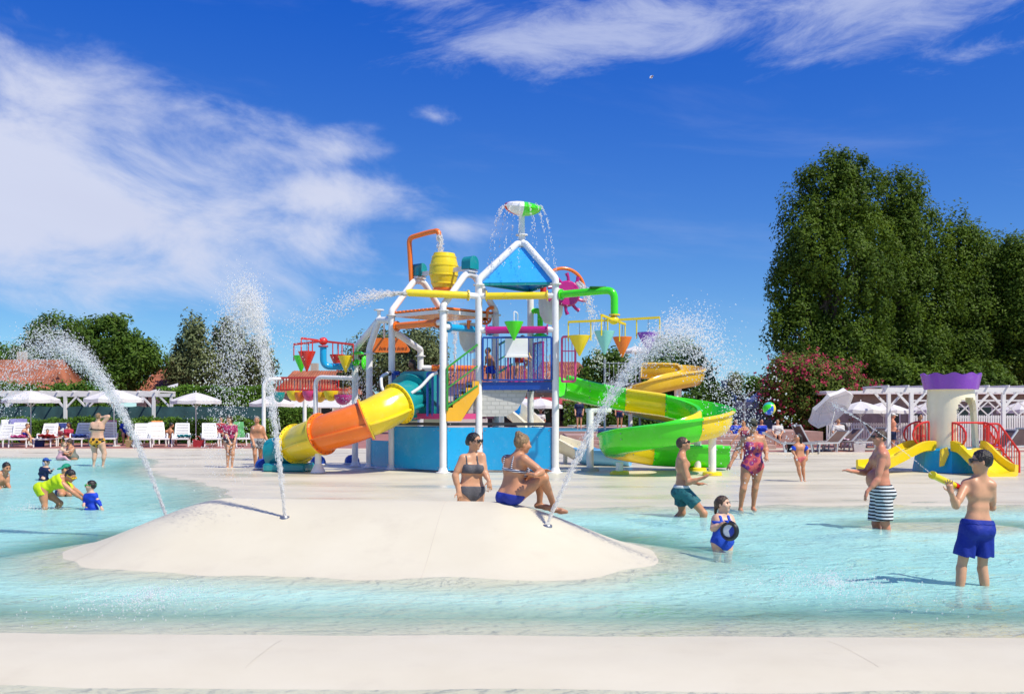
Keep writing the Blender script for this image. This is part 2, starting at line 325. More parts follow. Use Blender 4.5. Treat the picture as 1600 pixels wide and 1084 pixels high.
def island():
    nu, nv = 170, 110; us = np.linspace(-1, 1, nu); vs_ = np.linspace(-1, 1, nv); U, V = np.meshgrid(us, vs_)
    k = np.maximum(np.maximum(np.abs(U), np.abs(V)), 1e-6) / np.maximum(np.sqrt(U * U + V * V), 1e-6); u, v = U * k * IA, V * k * IB
    c, s = math.cos(IROT), math.sin(IROT); X = IC[0] + u * c - v * s; Y = IC[1] + u * s + v * c; Z = island_h(X, Y)
    i = np.arange(nv - 1)[:, None] * nu + np.arange(nu - 1)[None]; Fc = np.stack([i, i + 1, i + nu + 1, i + nu], -1).reshape(-1, 4)
    o = link("pool_island", fastmesh("pool_island", np.stack([X, Y, Z], -1).reshape(-1, 3), Fc), RESIN); tag(o, "low cream resin island rising from the shallow pool", None, None, "structure")
    SEAM = mat("joint_line", (0.55, 0.50, 0.41), 0.6)
    for t, w in ((-2.6, .25), (1.1, -.08)):       # welded joints down the flanks
        vv = []; 
        for j in range(28):
            v = -2.2 + 3.6 * j / 27; u = t + w * v
            for e in (-0.0025, 0.0025):
                uu = u + e; x = IC[0] + uu * c - v * s; y = IC[1] + uu * s + v * c; vv.append((x, y, float(island_h(np.array(x), np.array(y))) + 0.0025))
        m = MB(); m.add(vv, [(2 * j, 2 * j + 1, 2 * j + 3, 2 * j + 2) for j in range(27)]); m.build("joint", SEAM, o)
    nz = MB()
    for px, D in ((445, 11.9), (855, 11.6), (262, 13.3)):
        x = (px - CX) / F * D; z = float(island_h(np.array(x), np.array(D))); MB().lathe([(0, .012), (.05, .012), (.06, .0), (.06, -.05)], (x, D, z), 16).build("jet_nozzle", BOLT, o)
island()
for px in (400, 1350):       # joints across the front rim
    m = MB(); vv = []
    for j in range(12):
        y = 6.62 + 0.075 * j; x = (px - CX) / F * (6.9 - 0.02 * j)
        for e in (-.0014, .0014): vv.append((x + e, y, float(floor_z(np.array(x), np.array(y))) + .003))
    m.add(vv, [(2 * j, 2 * j + 1, 2 * j + 3, 2 * j + 2) for j in range(11)]); m.build("joint", mat("joint_line", (0.55, 0.50, 0.41), 0.6), bpy.data.objects["pool_floor"])
def water():
    xs = np.concatenate([np.arange(-42, -14, 0.7), np.arange(-14, 14, 0.20), np.arange(14, 42, 0.7)]); ys = np.concatenate([np.arange(3.2, 20, 0.15), np.arange(20, 42, 0.35)])
    def fz(X, Y):
        a = 0.008 * (sstep(Y, 7.5, 9) + 0.25)
        return a * (np.sin(2.1 * X + 3.3 * Y + np.sin(1.3 * X)) + 0.8 * np.sin(-3.1 * X + 4.7 * Y + 1.3 * np.sin(0.7 * Y)) + 0.6 * np.sin(6.3 * Y + 1.9 * X) + 0.5 * np.sin(7.9 * Y - 4.6 * X + 2 * np.sin(X))) * 0.7
    X, Y = np.meshgrid(xs, ys); Z = fz(X, Y); nx, ny = len(xs), len(ys); V = np.stack([X, Y, Z], -1).reshape(-1, 3)
    i = np.arange(ny - 1)[:, None] * nx + np.arange(nx - 1)[None]; top = np.stack([i, i + 1, i + nx + 1, i + nx], -1).reshape(-1, 4)
    B = V.copy(); B[:, 2] = -0.75; n = len(V); bot = (top + n)[:, ::-1]
    e = []
    ring = [(0, j) for j in range(nx)] + [(k, nx - 1) for k in range(1, ny)] + [(ny - 1, j) for j in range(nx - 2, -1, -1)] + [(k, 0) for k in range(ny - 2, 0, -1)]
    idx = [a * nx + b for a, b in ring]
    side = np.array([(idx[q], n + idx[q], n + idx[(q + 1) % len(idx)], idx[(q + 1) % len(idx)]) for q in range(len(idx))])[:, ::-1]
    me = fastmesh("pool_water", np.concatenate([V, B]), np.concatenate([top, bot, side]), True, 50)
    dp = np.clip(-np.maximum(floor_z(X, Y), island_h(X, Y)), 0, 1).ravel(); at_ = me.attributes.new("depth", 'FLOAT', 'POINT'); at_.data.foreach_set("value", np.concatenate([dp, dp]).astype(np.float32))
    mt = bpy.data.materials.new("pool_water"); mt.use_nodes = True; nt = mt.node_tree; nt.nodes.clear(); N = nt.nodes.new; L = nt.links.new
    tc = N("ShaderNodeTexCoord")
    def noise(scale, det, mp, dist=0.0):
        mpn = N("ShaderNodeMapping"); mpn.inputs["Scale"].default_value = mp; mpn.inputs["Rotation"].default_value = (0, 0, 0.12); L(tc.outputs["Object"], mpn.inputs[0])
        q = N("ShaderNodeTexNoise"); q.inputs["Scale"].default_value = scale; q.inputs["Detail"].default_value = det; q.inputs["Distortion"].default_value = dist; L(mpn.outputs[0], q.inputs["Vector"]); return q.outputs[0]
    b1 = N("ShaderNodeBump"); b1.inputs["Strength"].default_value = 1.0; b1.inputs["Distance"].default_value = 0.085; L(noise(3.6, 4, (1, 1.5, 1), 0.8), b1.inputs["Height"])
    b2 = N("ShaderNodeBump"); b2.inputs["Strength"].default_value = 0.6; b2.inputs["Distance"].default_value = 0.03; L(noise(15, 3, (1, 1.3, 1), 0.5), b2.inputs["Height"]); L(b1.outputs[0], b2.inputs["Normal"])
    fr = N("ShaderNodeFresnel"); fr.inputs[0].default_value = 1.33; L(b2.outputs[0], fr.inputs["Normal"])
    fm = N("ShaderNodeMath"); fm.operation = 'MULTIPLY'; fm.inputs[1].default_value = 0.54; L(fr.outputs[0], fm.inputs[0])
    tr = N("ShaderNodeBsdfTransparent"); tr.inputs[0].default_value = (0.97, 1, 1, 1)
    df = N("ShaderNodeBsdfDiffuse"); df.inputs[0].default_value = (0.50, 0.94, 0.90, 1); L(b2.outputs[0], df.inputs["Normal"])
    gl = N("ShaderNodeBsdfGlossy"); gl.inputs["Roughness"].default_value = 0.045; L(b2.outputs[0], gl.inputs["Normal"])
    m0 = N("ShaderNodeMixShader"); an = N('ShaderNodeAttribute'); an.attribute_name = 'depth'; dm = N('ShaderNodeMapRange'); dm.interpolation_type = 'SMOOTHSTEP'; dm.inputs[1].default_value = 0.0; dm.inputs[2].default_value = 0.26; dm.inputs[3].default_value = 0.03; dm.inputs[4].default_value = 0.55; L(an.outputs['Fac'], dm.inputs[0]); L(dm.outputs[0], m0.inputs[0]); L(tr.outputs[0], m0.inputs[1]); L(df.outputs[0], m0.inputs[2])
    m1 = N("ShaderNodeMixShader"); L(fm.outputs[0], m1.inputs[0]); L(m0.outputs[0], m1.inputs[1]); L(gl.outputs[0], m1.inputs[2])
    va = N("ShaderNodeVolumeAbsorption"); va.inputs["Color"].default_value = (0.12, 0.80, 0.86, 1); va.inputs["Density"].default_value = 0.42
    o = N("ShaderNodeOutputMaterial"); L(m1.outputs[0], o.inputs[0]); L(va.outputs[0], o.inputs[1])
    tag(link("pool_water", me, mt), "rippled turquoise pool water", None, None, "structure")
water()
PAV = mat("red_paving", (0.36, 0.155, 0.125), 0.75, var=0.16, vscale=1.5, bump=0.3, bscale=60, wear=((0.5, 0.38, 0.33), 0.3, 1.2))
def pav_edge(x): return 41.9 - 3.6 * max(0.0, min(1.0, (x - 2) / 7.0)) ** 1.5
pv = [(x, pav_edge(x) + 0.12, 0.105) for x in np.linspace(-45, 45, 91)]
m = MB(); n = len(pv); m.add(pv + [(p[0], 95.0, 0.105) for p in pv] + [(p[0], p[1], -0.3) for p in pv], [(i, i + 1, n + i + 1, n + i) for i in range(n - 1)] + [(2 * n + i, 2 * n + i + 1, i + 1, i) for i in range(n - 1)])
tag(m.build("red_pavement", PAV), "red brick-coloured paved terrace around the pool", None, None, "structure")
kb = MB(); cb = [(x, pav_edge(x), 0) for x in np.linspace(-45, 45, 91)]
vv = []
for x, y, _ in cb: vv += [(x, y - .22, 0.0), (x, y - .19, .118), (x, y + .115, .122), (x, y + .118, 0.0)]
kb.add(vv, [(4 * i + a, 4 * i + 4 + a, 4 * i + 5 + a, 4 * i + 1 + a) for i in range(90) for a in range(3)])
tag(kb.build("pool_kerb", mat("pale_kerb", (0.62, 0.55, 0.45), 0.6, var=0.1)), "pale kerb along the back rim of the pool", None, None, "structure")
gm = MB().add([(-1500, 3.0, -0.9), (1500, 3.0, -0.9), (1500, 2500, -0.9), (-1500, 2500, -0.9)], [(0, 1, 2, 3)])
tag(gm.build("ground", mat("dry_grass", (0.13, 0.13, 0.055), 0.9, var=0.3, vscale=0.3)), "grassy ground beyond the park", None, None, "structure")
g2 = MB().add([(-200, 94.9, 0.1), (200, 94.9, 0.1), (400, 600, 0.1), (-400, 600, 0.1)], [(0, 1, 2, 3)]); tag(g2.build("far_lawn", MATS["dry_grass"]), "far lawn behind the park", None, None, "structure")
# ------------------------------------------------------------------ vegetation
def leaf_mat(name, c1, c2, trans=0.35, rough=0.5):
    mt = bpy.data.materials.new(name); mt.use_nodes = True; nt = mt.node_tree; N = nt.nodes.new; L = nt.links.new; b = nt.nodes["Principled BSDF"]
    g = N("ShaderNodeNewGeometry"); mx = N("ShaderNodeMixRGB"); mx.inputs[1].default_value = c1 + (1,); mx.inputs[2].default_value = c2 + (1,)
    tc = N("ShaderNodeTexCoord"); n = N("ShaderNodeTexNoise"); n.inputs["Scale"].default_value = 0.45; n.inputs["Detail"].default_value = 3; L(tc.outputs["Object"], n.inputs["Vector"])
    ad = N("ShaderNodeMath"); ad.operation = 'MULTIPLY_ADD'; ad.inputs[1].default_value = 0.55; L(g.outputs["Random Per Island"], ad.inputs[0])
    mr = N("ShaderNodeMapRange"); mr.inputs[1].default_value = .35; mr.inputs[2].default_value = .65; mr.inputs[4].default_value = .5; L(n.outputs[0], mr.inputs[0]); L(mr.outputs[0], ad.inputs[2])
    L(ad.outputs[0], mx.inputs[0]); L(mx.outputs[0], b.inputs["Base Color"]); b.inputs["Roughness"].default_value = rough; b.inputs["Specular IOR Level"].default_value = 0.18
    tl = N("ShaderNodeBsdfTranslucent"); hs = N("ShaderNodeHueSaturation"); hs.inputs["Value"].default_value = 1.3; hs.inputs["Hue"].default_value = 0.485; L(mx.outputs[0], hs.inputs["Color"]); L(hs.outputs[0], tl.inputs[0])
    ms = N("ShaderNodeMixShader"); ms.inputs[0].default_value = trans; L(b.outputs[0], ms.inputs[1]); L(tl.outputs[0], ms.inputs[2]); L(ms.outputs[0], nt.nodes["Material Output"].inputs[0])
    return mt
LEAF_POP = leaf_mat("poplar_leaf", (0.028, 0.066, 0.007), (0.140, 0.225, 0.020)); LEAF_DK = leaf_mat("dark_leaf", (0.039, 0.090, 0.015), (0.129, 0.224, 0.026)); LEAF_BR = leaf_mat("bright_leaf", (0.050, 0.138, 0.015), (0.150, 0.288, 0.037))
LEAF_PIN = leaf_mat("pine_leaf", (0.077, 0.120, 0.048), (0.208, 0.240, 0.097), 0.2); LEAF_HED = leaf_mat("hedge_leaf", (0.041, 0.112, 0.013), (0.188, 0.356, 0.042)); LEAF_OLE = leaf_mat("oleander_leaf", (0.069, 0.114, 0.017), (0.182, 0.249, 0.042))
FLOW = leaf_mat("oleander_flower", (0.40, 0.02, 0.06), (0.62, 0.09, 0.16), 0.3); BARK = mat("bark", (0.11, 0.085, 0.06), 0.9, var=0.3, vscale=6, bump=0.6, bscale=14)
def leaves(C, Nrm, size, aspect=0.62, fold=0.25):      # one folded leaf (two quads sharing the midrib) per centre
    n = len(C); T = RNG.normal(size=(n, 3)); T -= (T * Nrm).sum(1, keepdims=True) * Nrm; T /= np.linalg.norm(T, axis=1, keepdims=True) + 1e-9
    S = np.cross(Nrm, T); sz = (size * RNG.uniform(0.6, 1.35, n))[:, None]
    a = C - T * sz * .5; b = C + T * sz * .5; l = C + S * sz * aspect * .5 - Nrm * sz * fold * .5 ; r = C - S * sz * aspect * .5 - Nrm * sz * fold * .5
    V = np.stack([a, r, b, l], 1).reshape(-1, 3); i = np.arange(n)[:, None] * 4
    return V, np.concatenate([np.concatenate([i, i + 1, i + 2], 1), np.concatenate([i, i + 2, i + 3], 1)])
def crown_pts(ell, n_puff, per, puff, flat=1.0, up=1.0, shell=0.55):
    w = np.array([e[1][0] * e[1][1] * e[1][2] for e in ell]) ** 0.67; w /= w.sum(); pk = RNG.choice(len(ell), n_puff, p=w)
    c = np.array([e[0] for e in ell])[pk]; r = np.array([e[1] for e in ell])[pk]
    d = RNG.normal(size=(n_puff, 3)); d /= np.linalg.norm(d, axis=1, keepdims=True); rad = shell + (1 - shell) * RNG.uniform(0, 1, n_puff) ** 0.6
    rad *= RNG.uniform(0.74, 1.17, n_puff)
    pc = c + d * r * rad[:, None]; pr = puff * RNG.uniform(0.5, 1.5, n_puff)
    k = np.repeat(np.arange(n_puff), per); q = RNG.normal(size=(len(k), 3)); q /= np.linalg.norm(q, axis=1, keepdims=True)
    rr = RNG.uniform(0.25, 1.0, len(k)) ** 0.5
    pts = pc[k] + q * (pr[k] * rr)[:, None] * np.array([1, 1, up])
    nr = q * 0.8 + d[k] * 0.5 + RNG.normal(size=q.shape) * 0.45 + np.array([0, 0, 0.25]); nr /= np.linalg.norm(nr, axis=1, keepdims=True)
    return pts, nr
def trunk_mesh(base, top, r, limbs, mb=None):
    mb = mb or MB(); base, top = Vector(base), Vector(top)
    mid = base.lerp(top, .5) + Vector((random.uniform(-.3, .3), random.uniform(-.3, .3), 0)) * min(1, r * 4)
    pts = crom([base, mid, top], 5); mb.tube(pts, [r * (1.25 - 1.05 * i / (len(pts) - 1)) for i in range(len(pts))], 10)
    for t, e in limbs:
        s = base.lerp(top, t); e = Vector(e); q = s.lerp(e, .5) + Vector((0, 0, -.08 * (e - s).length)); rr = r * (1.1 - t) * .6
        p2 = crom([s, q, e], 4); mb.tube(p2, [rr * (1 - .85 * i / (len(p2) - 1)) for i in range(len(p2))], 7)
    return mb
def tree(name, label, px, D, ells, lm, n_puff, per, puff, leaf, tr=0.22, top_py=None, group="trees around the park", up=1.0, shell=.55, cat="tree", base_z=0.1, flowers=None, inner=0):
    E = [(np.array(P(a, b, D + (e[0] if e else 0))), np.array([rx * D / F, rx * D / F * .85, rz * D / F])) for (a, b, rx, rz, *e) in ells]
    base = G(px, D, base_z); t = thing(name, label, cat, base, group)
    hi = max(E, key=lambda e: e[0][2] + e[1][2]); lim = []
    for c, r in E:
        for _ in range(3):
            d = RNG.normal(size=3); d /= np.linalg.norm(d); lim.append((random.uniform(.15, .75), c + d * r * .7))
    topz = P(px, top_py, D).z if top_py else float(hi[0][2] + hi[1][2] * .6)
    trunk_mesh(base - Vector((0, 0, .1)), Vector((base.x, base.y, topz)), tr, lim).build("trunk", BARK, t)
    pts, nr = crown_pts(E, n_puff, per, puff, up=up, shell=shell)
    if inner:      # shaded leaves deep inside the crown
        p2, n2 = crown_pts([(c, r * .8) for c, r in E], inner, 40, puff * 1.3, up=up, shell=.15); pts = np.concatenate([pts, p2]); nr = np.concatenate([nr, n2])
    pts[:, 2] = np.maximum(pts[:, 2], base_z + .05)
    V, Fc = leaves(pts, nr, leaf); link("crown", fastmesh("crown", V - np.array(base), Fc, False), lm, t)
    if flowers:
        E0 = np.array([e[0] for e in E]).mean(0); cand = np.argsort(np.linalg.norm((pts - E0) * np.array([1, 1, 1.4]), axis=1) - (pts[:, 1] - E0[1]) * .5)[-int(len(pts) * .45):]; sel = RNG.choice(cand, flowers, replace=False); d = pts[sel] - E0; d /= np.linalg.norm(d, axis=1, keepdims=True)
        fp = np.repeat(pts[sel] + d * .12, 5, 0) + RNG.normal(size=(flowers * 5, 3)) * .07; fn = RNG.normal(size=fp.shape) * .6 + np.repeat(d, 5, 0); fn /= np.linalg.norm(fn, axis=1, keepdims=True)
        V, Fc = leaves(fp, fn, leaf * .75, .9); o = link("blossom", fastmesh("blossom", V - np.array(base), Fc, False), FLOW, t); o["kind"] = "stuff"
    return t
PG = "poplars in a row behind the terrace"
tree("poplar_tree", "tallest poplar, at the left end of the row", 1300, 60, [(1298, 300, 46, 62), (1336, 310, 42, 62), (1262, 385, 50, 80), (1332, 430, 66, 120), (1238, 455, 34, 70), (1250, 525, 46, 62), (1310, 560, 70, 60)], LEAF_POP, 560, 120, .62, .19, .38, 270, PG, 1.35, .80, inner=300)
tree("poplar_tree", "second poplar of the row, its rounded top just right of the tallest", 1405, 62, [(1405, 322, 40, 60), (1432, 390, 44, 76), (1390, 430, 58, 110), (1440, 500, 58, 95), (1408, 560, 70, 60)], LEAF_POP, 480, 120, .62, .19, .36, 300, PG, 1.35, .80, inner=260)
tree("poplar_tree", "third poplar from the left, standing above the purple castle crown", 1505, 63, [(1494, 398, 38, 58), (1524, 425, 34, 62), (1480, 490, 52, 90), (1520, 520, 50, 90), (1500, 570, 60, 50)], LEAF_POP, 380, 120, .62, .19, .32, 370, PG, 1.35, .80, inner=200)
tree("poplar_tree", "narrow fourth poplar near the right edge", 1555, 65, [(1553, 420, 34, 58), (1562, 500, 46, 100), (1550, 575, 50, 45)], LEAF_POP, 260, 120, .62, .19, .3, 390, PG, 1.35, .80, inner=150)
tree("poplar_tree", "rightmost poplar, cut by the right edge", 1600, 62, [(1598, 432, 32, 58), (1606, 520, 50, 95)], LEAF_POP, 240, 120, .62, .19, .3, 400, PG, 1.35, .80, inner=140)
tree("leafy_tree", "broad dark green tree behind the left arching jet", 105, 74, [(88, 522, 46, 28), (60, 560, 40, 30), (120, 565, 50, 36)], LEAF_DK, 480, 44, .5, .22, .25, 510)
tree("leafy_tree", "leaning dark green tree right of the left arching jet", 185, 64, [(165, 530, 46, 36), (205, 560, 34, 34), (235, 560, 20, 22), (185, 590, 40, 24)], LEAF_DK, 480, 44, .48, .22, .25, 515)
tree("leafy_tree", "light green tree at the far left edge", 5, 78, [(5, 556, 32, 20), (-20, 570, 40, 26)], LEAF_BR, 140, 40, .5, .26, .2, 550)
tree("pine_tree", "grey green pine left of the tall vertical jet", 300, 66, [(302, 535, 22, 42), (285, 575, 24, 36), (318, 580, 28, 34)], LEAF_PIN, 260, 44, .45, .22, .2, 500, up=1.4)
tree("pine_tree", "grey green pine behind the tall vertical jet", 362, 68, [(355, 530, 24, 36), (375, 575, 45, 44), (335, 580, 30, 40), (405, 570, 26, 44)], LEAF_PIN, 380, 44, .5, .22, .2, 505, up=1.4)
tree("pine_tree", "dusty green pine behind the orange sign", 590, 70, [(585, 565, 40, 42), (560, 590, 30, 30), (610, 540, 22, 26)], LEAF_PIN, 260, 44, .5, .22, .2, 530, up=1.3)
tree("pine_tree", "dusty green pine behind the white towers", 658, 68, [(655, 550, 34, 40), (640, 590, 46, 40), (680, 575, 24, 40)], LEAF_PIN, 320, 44, .5, .22, .2, 520, up=1.3)
tree("leafy_tree", "round green tree behind the amber slide", 1050, 66, [(1052, 560, 48, 34), (1085, 580, 28, 30), (1030, 590, 50, 28)], LEAF_BR, 330, 44, .5, .25, .25, 540)
tree("leafy_tree", "dark spray-covered tree behind the hanging cone buckets", 955, 68, [(955, 580, 42, 34), (925, 600, 26, 26), (985, 600, 34, 26)], LEAF_DK, 280, 42, .5, .25, .22, 560)
tree("leafy_bush", "dark bush right of the amber slide", 1112, 62, [(1112, 616, 30, 20), (1090, 630, 30, 16)], LEAF_DK, 150, 40, .4, .22, .12, 610)
tree("leafy_tree", "faint feathery tree behind the white tents", 1150, 90, [(1148, 600, 12, 16), (1140, 612, 14, 12)], LEAF_PIN, 80, 40, .5, .26, .15, 590, up=1.3)
tree("leafy_tree", "green treetop between the tents and the oleander", 1180, 80, [(1182, 606, 18, 14)], LEAF_BR, 70, 40, .5, .26, .15, 600)
tree("oleander", "big oleander bush covered in pink blossom", 1270, 54, [(1245, 598, 54, 42), (1300, 602, 50, 40), (1340, 622, 36, 30), (1222, 625, 34, 36), (1275, 645, 64, 36)], LEAF_OLE, 900, 46, .42, .17, .12, 590, group=None, cat="bush", flowers=1300)
tree("leafy_tree", "low leafy tree behind the right pergola", 1470, 58, [(1400, 590, 30, 30), (1440, 600, 40, 26), (1540, 600, 50, 30), (1490, 605, 40, 26)], LEAF_POP, 300, 44, .5, .25, .2, 590)
def hedge(name, label, x0, x1, y, z0, z1, dep, lm, n, leaf=.14, group="hedges along the terrace", rough=.12):
    b = Vector(((x0 + x1) / 2, y, z0)); n = int(n); L_ = x1 - x0
    pick = RNG.uniform(0, 1, n); C = np.zeros((n, 3)); Nr = np.zeros((n, 3)); C[:, 0] = RNG.uniform(x0, x1, n)
    top = pick < .35; C[top, 2] = z1; C[top, 1] = y + RNG.uniform(-dep / 2, dep / 2, top.sum()); Nr[top] = (0, 0, 1)
    fr = ~top; C[fr, 1] = y - dep / 2; C[fr, 2] = RNG.uniform(z0, z1, fr.sum()); Nr[fr] = (0, -1, .2)
    wv = .5 * np.sin(C[:, 0] * 1.7) + .5 * np.sin(C[:, 0] * 4.1 + 1); C[top, 2] += wv[top] * rough; C[fr, 1] += wv[fr] * rough * .8
    C += RNG.normal(size=C.shape) * rough * .55; Nr += RNG.normal(size=C.shape) * .55; Nr /= np.linalg.norm(Nr, axis=1, keepdims=True)
    V, Fc = leaves(C, Nr, leaf); t = thing(name, label, "hedge", b, group)
    link("foliage", fastmesh("foliage", V - np.array(b), Fc, False), lm, t)
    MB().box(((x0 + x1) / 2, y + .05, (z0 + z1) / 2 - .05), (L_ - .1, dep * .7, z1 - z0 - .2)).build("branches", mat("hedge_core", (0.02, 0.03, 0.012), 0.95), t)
    return t
hedge("hedge", "tall trimmed hedge behind the umbrellas at left", G(252, 56).x, G(432, 56).x, 56, .1, 2.95, 1.2, LEAF_HED, 9000)
hedge("hedge", "low hedge running behind the left row of loungers", G(-60, 49.5).x, G(432, 49.5).x, 49.5, .1, 1.22, .8, LEAF_HED, 12000)
hedge("hedge", "shaggy light green shrubs behind the left pergola", G(-60, 57).x, G(176, 57).x, 57, .1, 2.9, 1.4, LEAF_BR, 8000, .2, rough=.3)
hedge("hedge", "dark hedge in the middle behind the bowl shower frame", G(428, 58).x, G(488, 58).x, 58, .1, 1.8, 1.2, LEAF_HED, 3000)
hedge("hedge", "dark hedge in the shade behind the spiral slide", G(880, 62).x, G(1140, 62).x, 62, .1, 2.2, 1.4, LEAF_DK, 7000, .18)
# ------------------------------------------------------------------ the water play towers
Bfl, Bf, Br, Bb = Vector((-3.43, 28.4, 0)), Vector((-1.87, 27.0, 0)), Vector((-0.47, 28.56, 0)), Vector((-2.03, 29.96, 0))
Al, Ar, Ab = Vector((-0.912, 27.3, 0)), Vector((1.184, 27.1, 0)), Vector((0.542, 29.1, 0))
Zv = Vector((0, 0, 1)); FZ = 0.045
CR = 0.095
def at(v, z): return Vector((v.x, v.y, z))
T = thing("play_tower", "twin white-framed water play towers with blue roof and blue base panels", "play tower", (-0.8, 28.0, FZ))
def column(p, z1, z0=FZ, r=CR):
    m = MB().cyl(at(p, z0), at(p, z1), r, n=20); m.lathe([(r, .14), (r + .05, .02), (r + .10, .012), (r + .11, 0)], at(p, z0), 20); m.build("column", WHITE, T)
def flange(c, axis, r, material=WHITE, parent=None, th=.03, bolts=10):
    a = Vector(axis).normalized(); f = MB().cyl(Vector(c) - a * th / 2, Vector(c) + a * th / 2, r, n=24).build("flange", material, parent or T)
    s, u = frame_of(a); b = MB()
    for k in range(bolts):
        t = 2 * math.pi * k / bolts; q = Vector(c) + (s * math.cos(t) + u * math.sin(t)) * r * .86; b.cyl(q - a * (th / 2 + .012), q + a * (th / 2 + .012), .011, n=6)
    o = b.build("bolt_ring", BOLT, f); o["kind"] = "stuff"; return f
def pipe(a, b, material, r=.098, stub=.22, name="spray_pipe"):
    a, b = Vector(a), Vector(b); d = (b - a).normalized()
    MB().cyl(a, a + d * stub, r * .85, n=16).build("pipe_stub", WHITE, T); MB().cyl(b - d * stub, b, r * .85, n=16).build("pipe_stub", WHITE, T)
    o = MB().cyl(a + d * stub, b - d * stub, r, n=18).build(name, material, T)
    for q in (a + d * stub, b - d * stub): flange(q, d, r * 1.5, material, o_parent(o))
    return o
def o_parent(o): return T
for p, z in ((Bfl, 4.44), (Bf, 4.44), (Br, 4.46), (Bb, 4.46), (Al, 5.17), (Ar, 5.17), (Ab, 5.17)):
    column(p, z); flange(at(p, z), Zv, CR + .06)
def arch(a, b, z0, zp, t0, t1):
    pa, pb = at(a, z0), at(b, z0); q0 = a.lerp(b, t0); q1 = a.lerp(b, t1)
    MB().tube(roundpath([pa, at(a, z0 + .12), at(q0, zp), at(q1, zp), at(b, z0 + .12), pb], .22), CR * .98, 16).build("arch_pipe", WHITE, T)
arch(Bfl, Bb, 4.45, 5.52, .42, .58); arch(Bf, Br, 4.45, 5.52, .42, .58)
# roof of the right tower: three pipes to the apex, three blue panels
AC = (Al + Ar + Ab) / 3; AZ = 6.38
for p in (Al, Ar, Ab):
    q = at(AC.lerp(p, .10), AZ); MB().tube(roundpath([at(p, 5.18), at(p, 5.32), q, at(AC, AZ)], .2), CR, 16).build("roof_pipe", WHITE, T)
for a, b in ((Al, Ar), (Ar, Ab), (Ab, Al)):
    i = .90; A_, B_ = at(AC.lerp(a, i), 5.22), at(AC.lerp(b, i), 5.22); tA, tB = at(AC.lerp(a, .10), AZ - .13), at(AC.lerp(b, .10), AZ - .13)
    n_ = (B_ - A_).cross(tA - A_).normalized(); MB().prism([A_, B_, tB, tA], n_ * .03).build("roof_panel", ROOFB, T)
    MB().bar(A_ - Zv * .03, B_ - Zv * .03, .05, .07).build("eaves_trim", TEAL, T)
flange(at(AC, AZ + .25), Zv, .17); MB().cyl(at(AC, AZ), at(AC, 7.2), .085, n=18).build("mast", WHITE, T)
mc = at(AC, 7.16); ax = Vector((.10, -.12, 1))
prof = [(.02, 0), (.20, .02), (.36, .07), (.48, .15), (.53, .23), (.50, .30), (.40, .35), (.22, .385), (0, .40)]
for nm, m_, a0, a1 in (("bowl_green", GRN, R(-85), R(75)), ("bowl_white", WHITE, R(75), R(175)), ("bowl_white", WHITE, R(210), R(275)), ("bowl_red", RED, R(175), R(210))):
    MB().lathe(prof, mc, 14, ax, a0, a1).build("spray_bowl", m_, T)
# spray pipes between the columns
pipe(at(Al, 4.86), at(Ar, 4.86), YEL); pipe(at(Al, 3.93), at(Ar, 3.93), MAG); pipe(at(Bfl, 4.12), at(Bf, 4.12), ORA); pipe(at(Bf, 4.0), at(Br, 4.0), BLU)
la, lb = at(Al, 4.86) + Vector((-.1, -.12, 0)), P(634, 457, 26.65)
MB().cyl(at(Al, 4.86), la.lerp(lb, .10), .083, n=16).build("pipe_stub", WHITE, T); MB().tube([la.lerp(lb, .10), la.lerp(lb, .95), lb], [.1, .1, .075], 18).build("water_cannon", YEL, T); flange(la.lerp(lb, .10), lb - la, .15, YEL)
# orange and yellow deck of the left tower
BC = (Bfl + Bf + Br + Bb) / 4; ux = (Bf - Bfl).normalized(); uy = (Br - Bf).normalized(); RB = Matrix((ux, uy, Zv)).transposed()
bx = RB; MB().box(at(BC, 4.44), (1.98, 1.98, .10), bx, .02).build("deck_panel", AMB, T)
pm = MB().box((0, 0, 0), (.13, 2.04, .06), bev=.012).mesh("deck_plank")
for k in range(13): inst("deck_plank", pm, ORA, T, at(BC, 4.522) + ux * (-.96 + .16 * k), bx)
MB().box(at(BC, 4.42) - uy * 1.02, (1.75, .06, .10), bx).build("deck_beam", WHITE, T); MB().box(at(BC, 4.42) + ux * 1.02, (.06, 1.75, .10), bx).build("deck_beam", WHITE, T)
# platform of the left tower
PZ = 1.60
MB().box(at(BC, PZ - .04), (2.05, 2.05, .08), bx, .01).build("platform", GREYP, T)
def fascia(a, b, z, material, th=.05, h=.12, off=.0): MB().bar(at(a.lerp(b, .05), z), at(a.lerp(b, .95), z), th, h).build("fascia", material, T)
for a, b in ((Bfl, Bf), (Bf, Br), (Br, Bb), (Bb, Bfl)): fascia(a, b, PZ - .03, PINK, .07, .15)
fascia(Bf, Al, PZ - .03, PINK, .07, .15)
for a, b in ((Bfl, Bf), (Bf, Al), (Al, Ar)): fascia(a, b, 1.36, DARK, .06, .08)
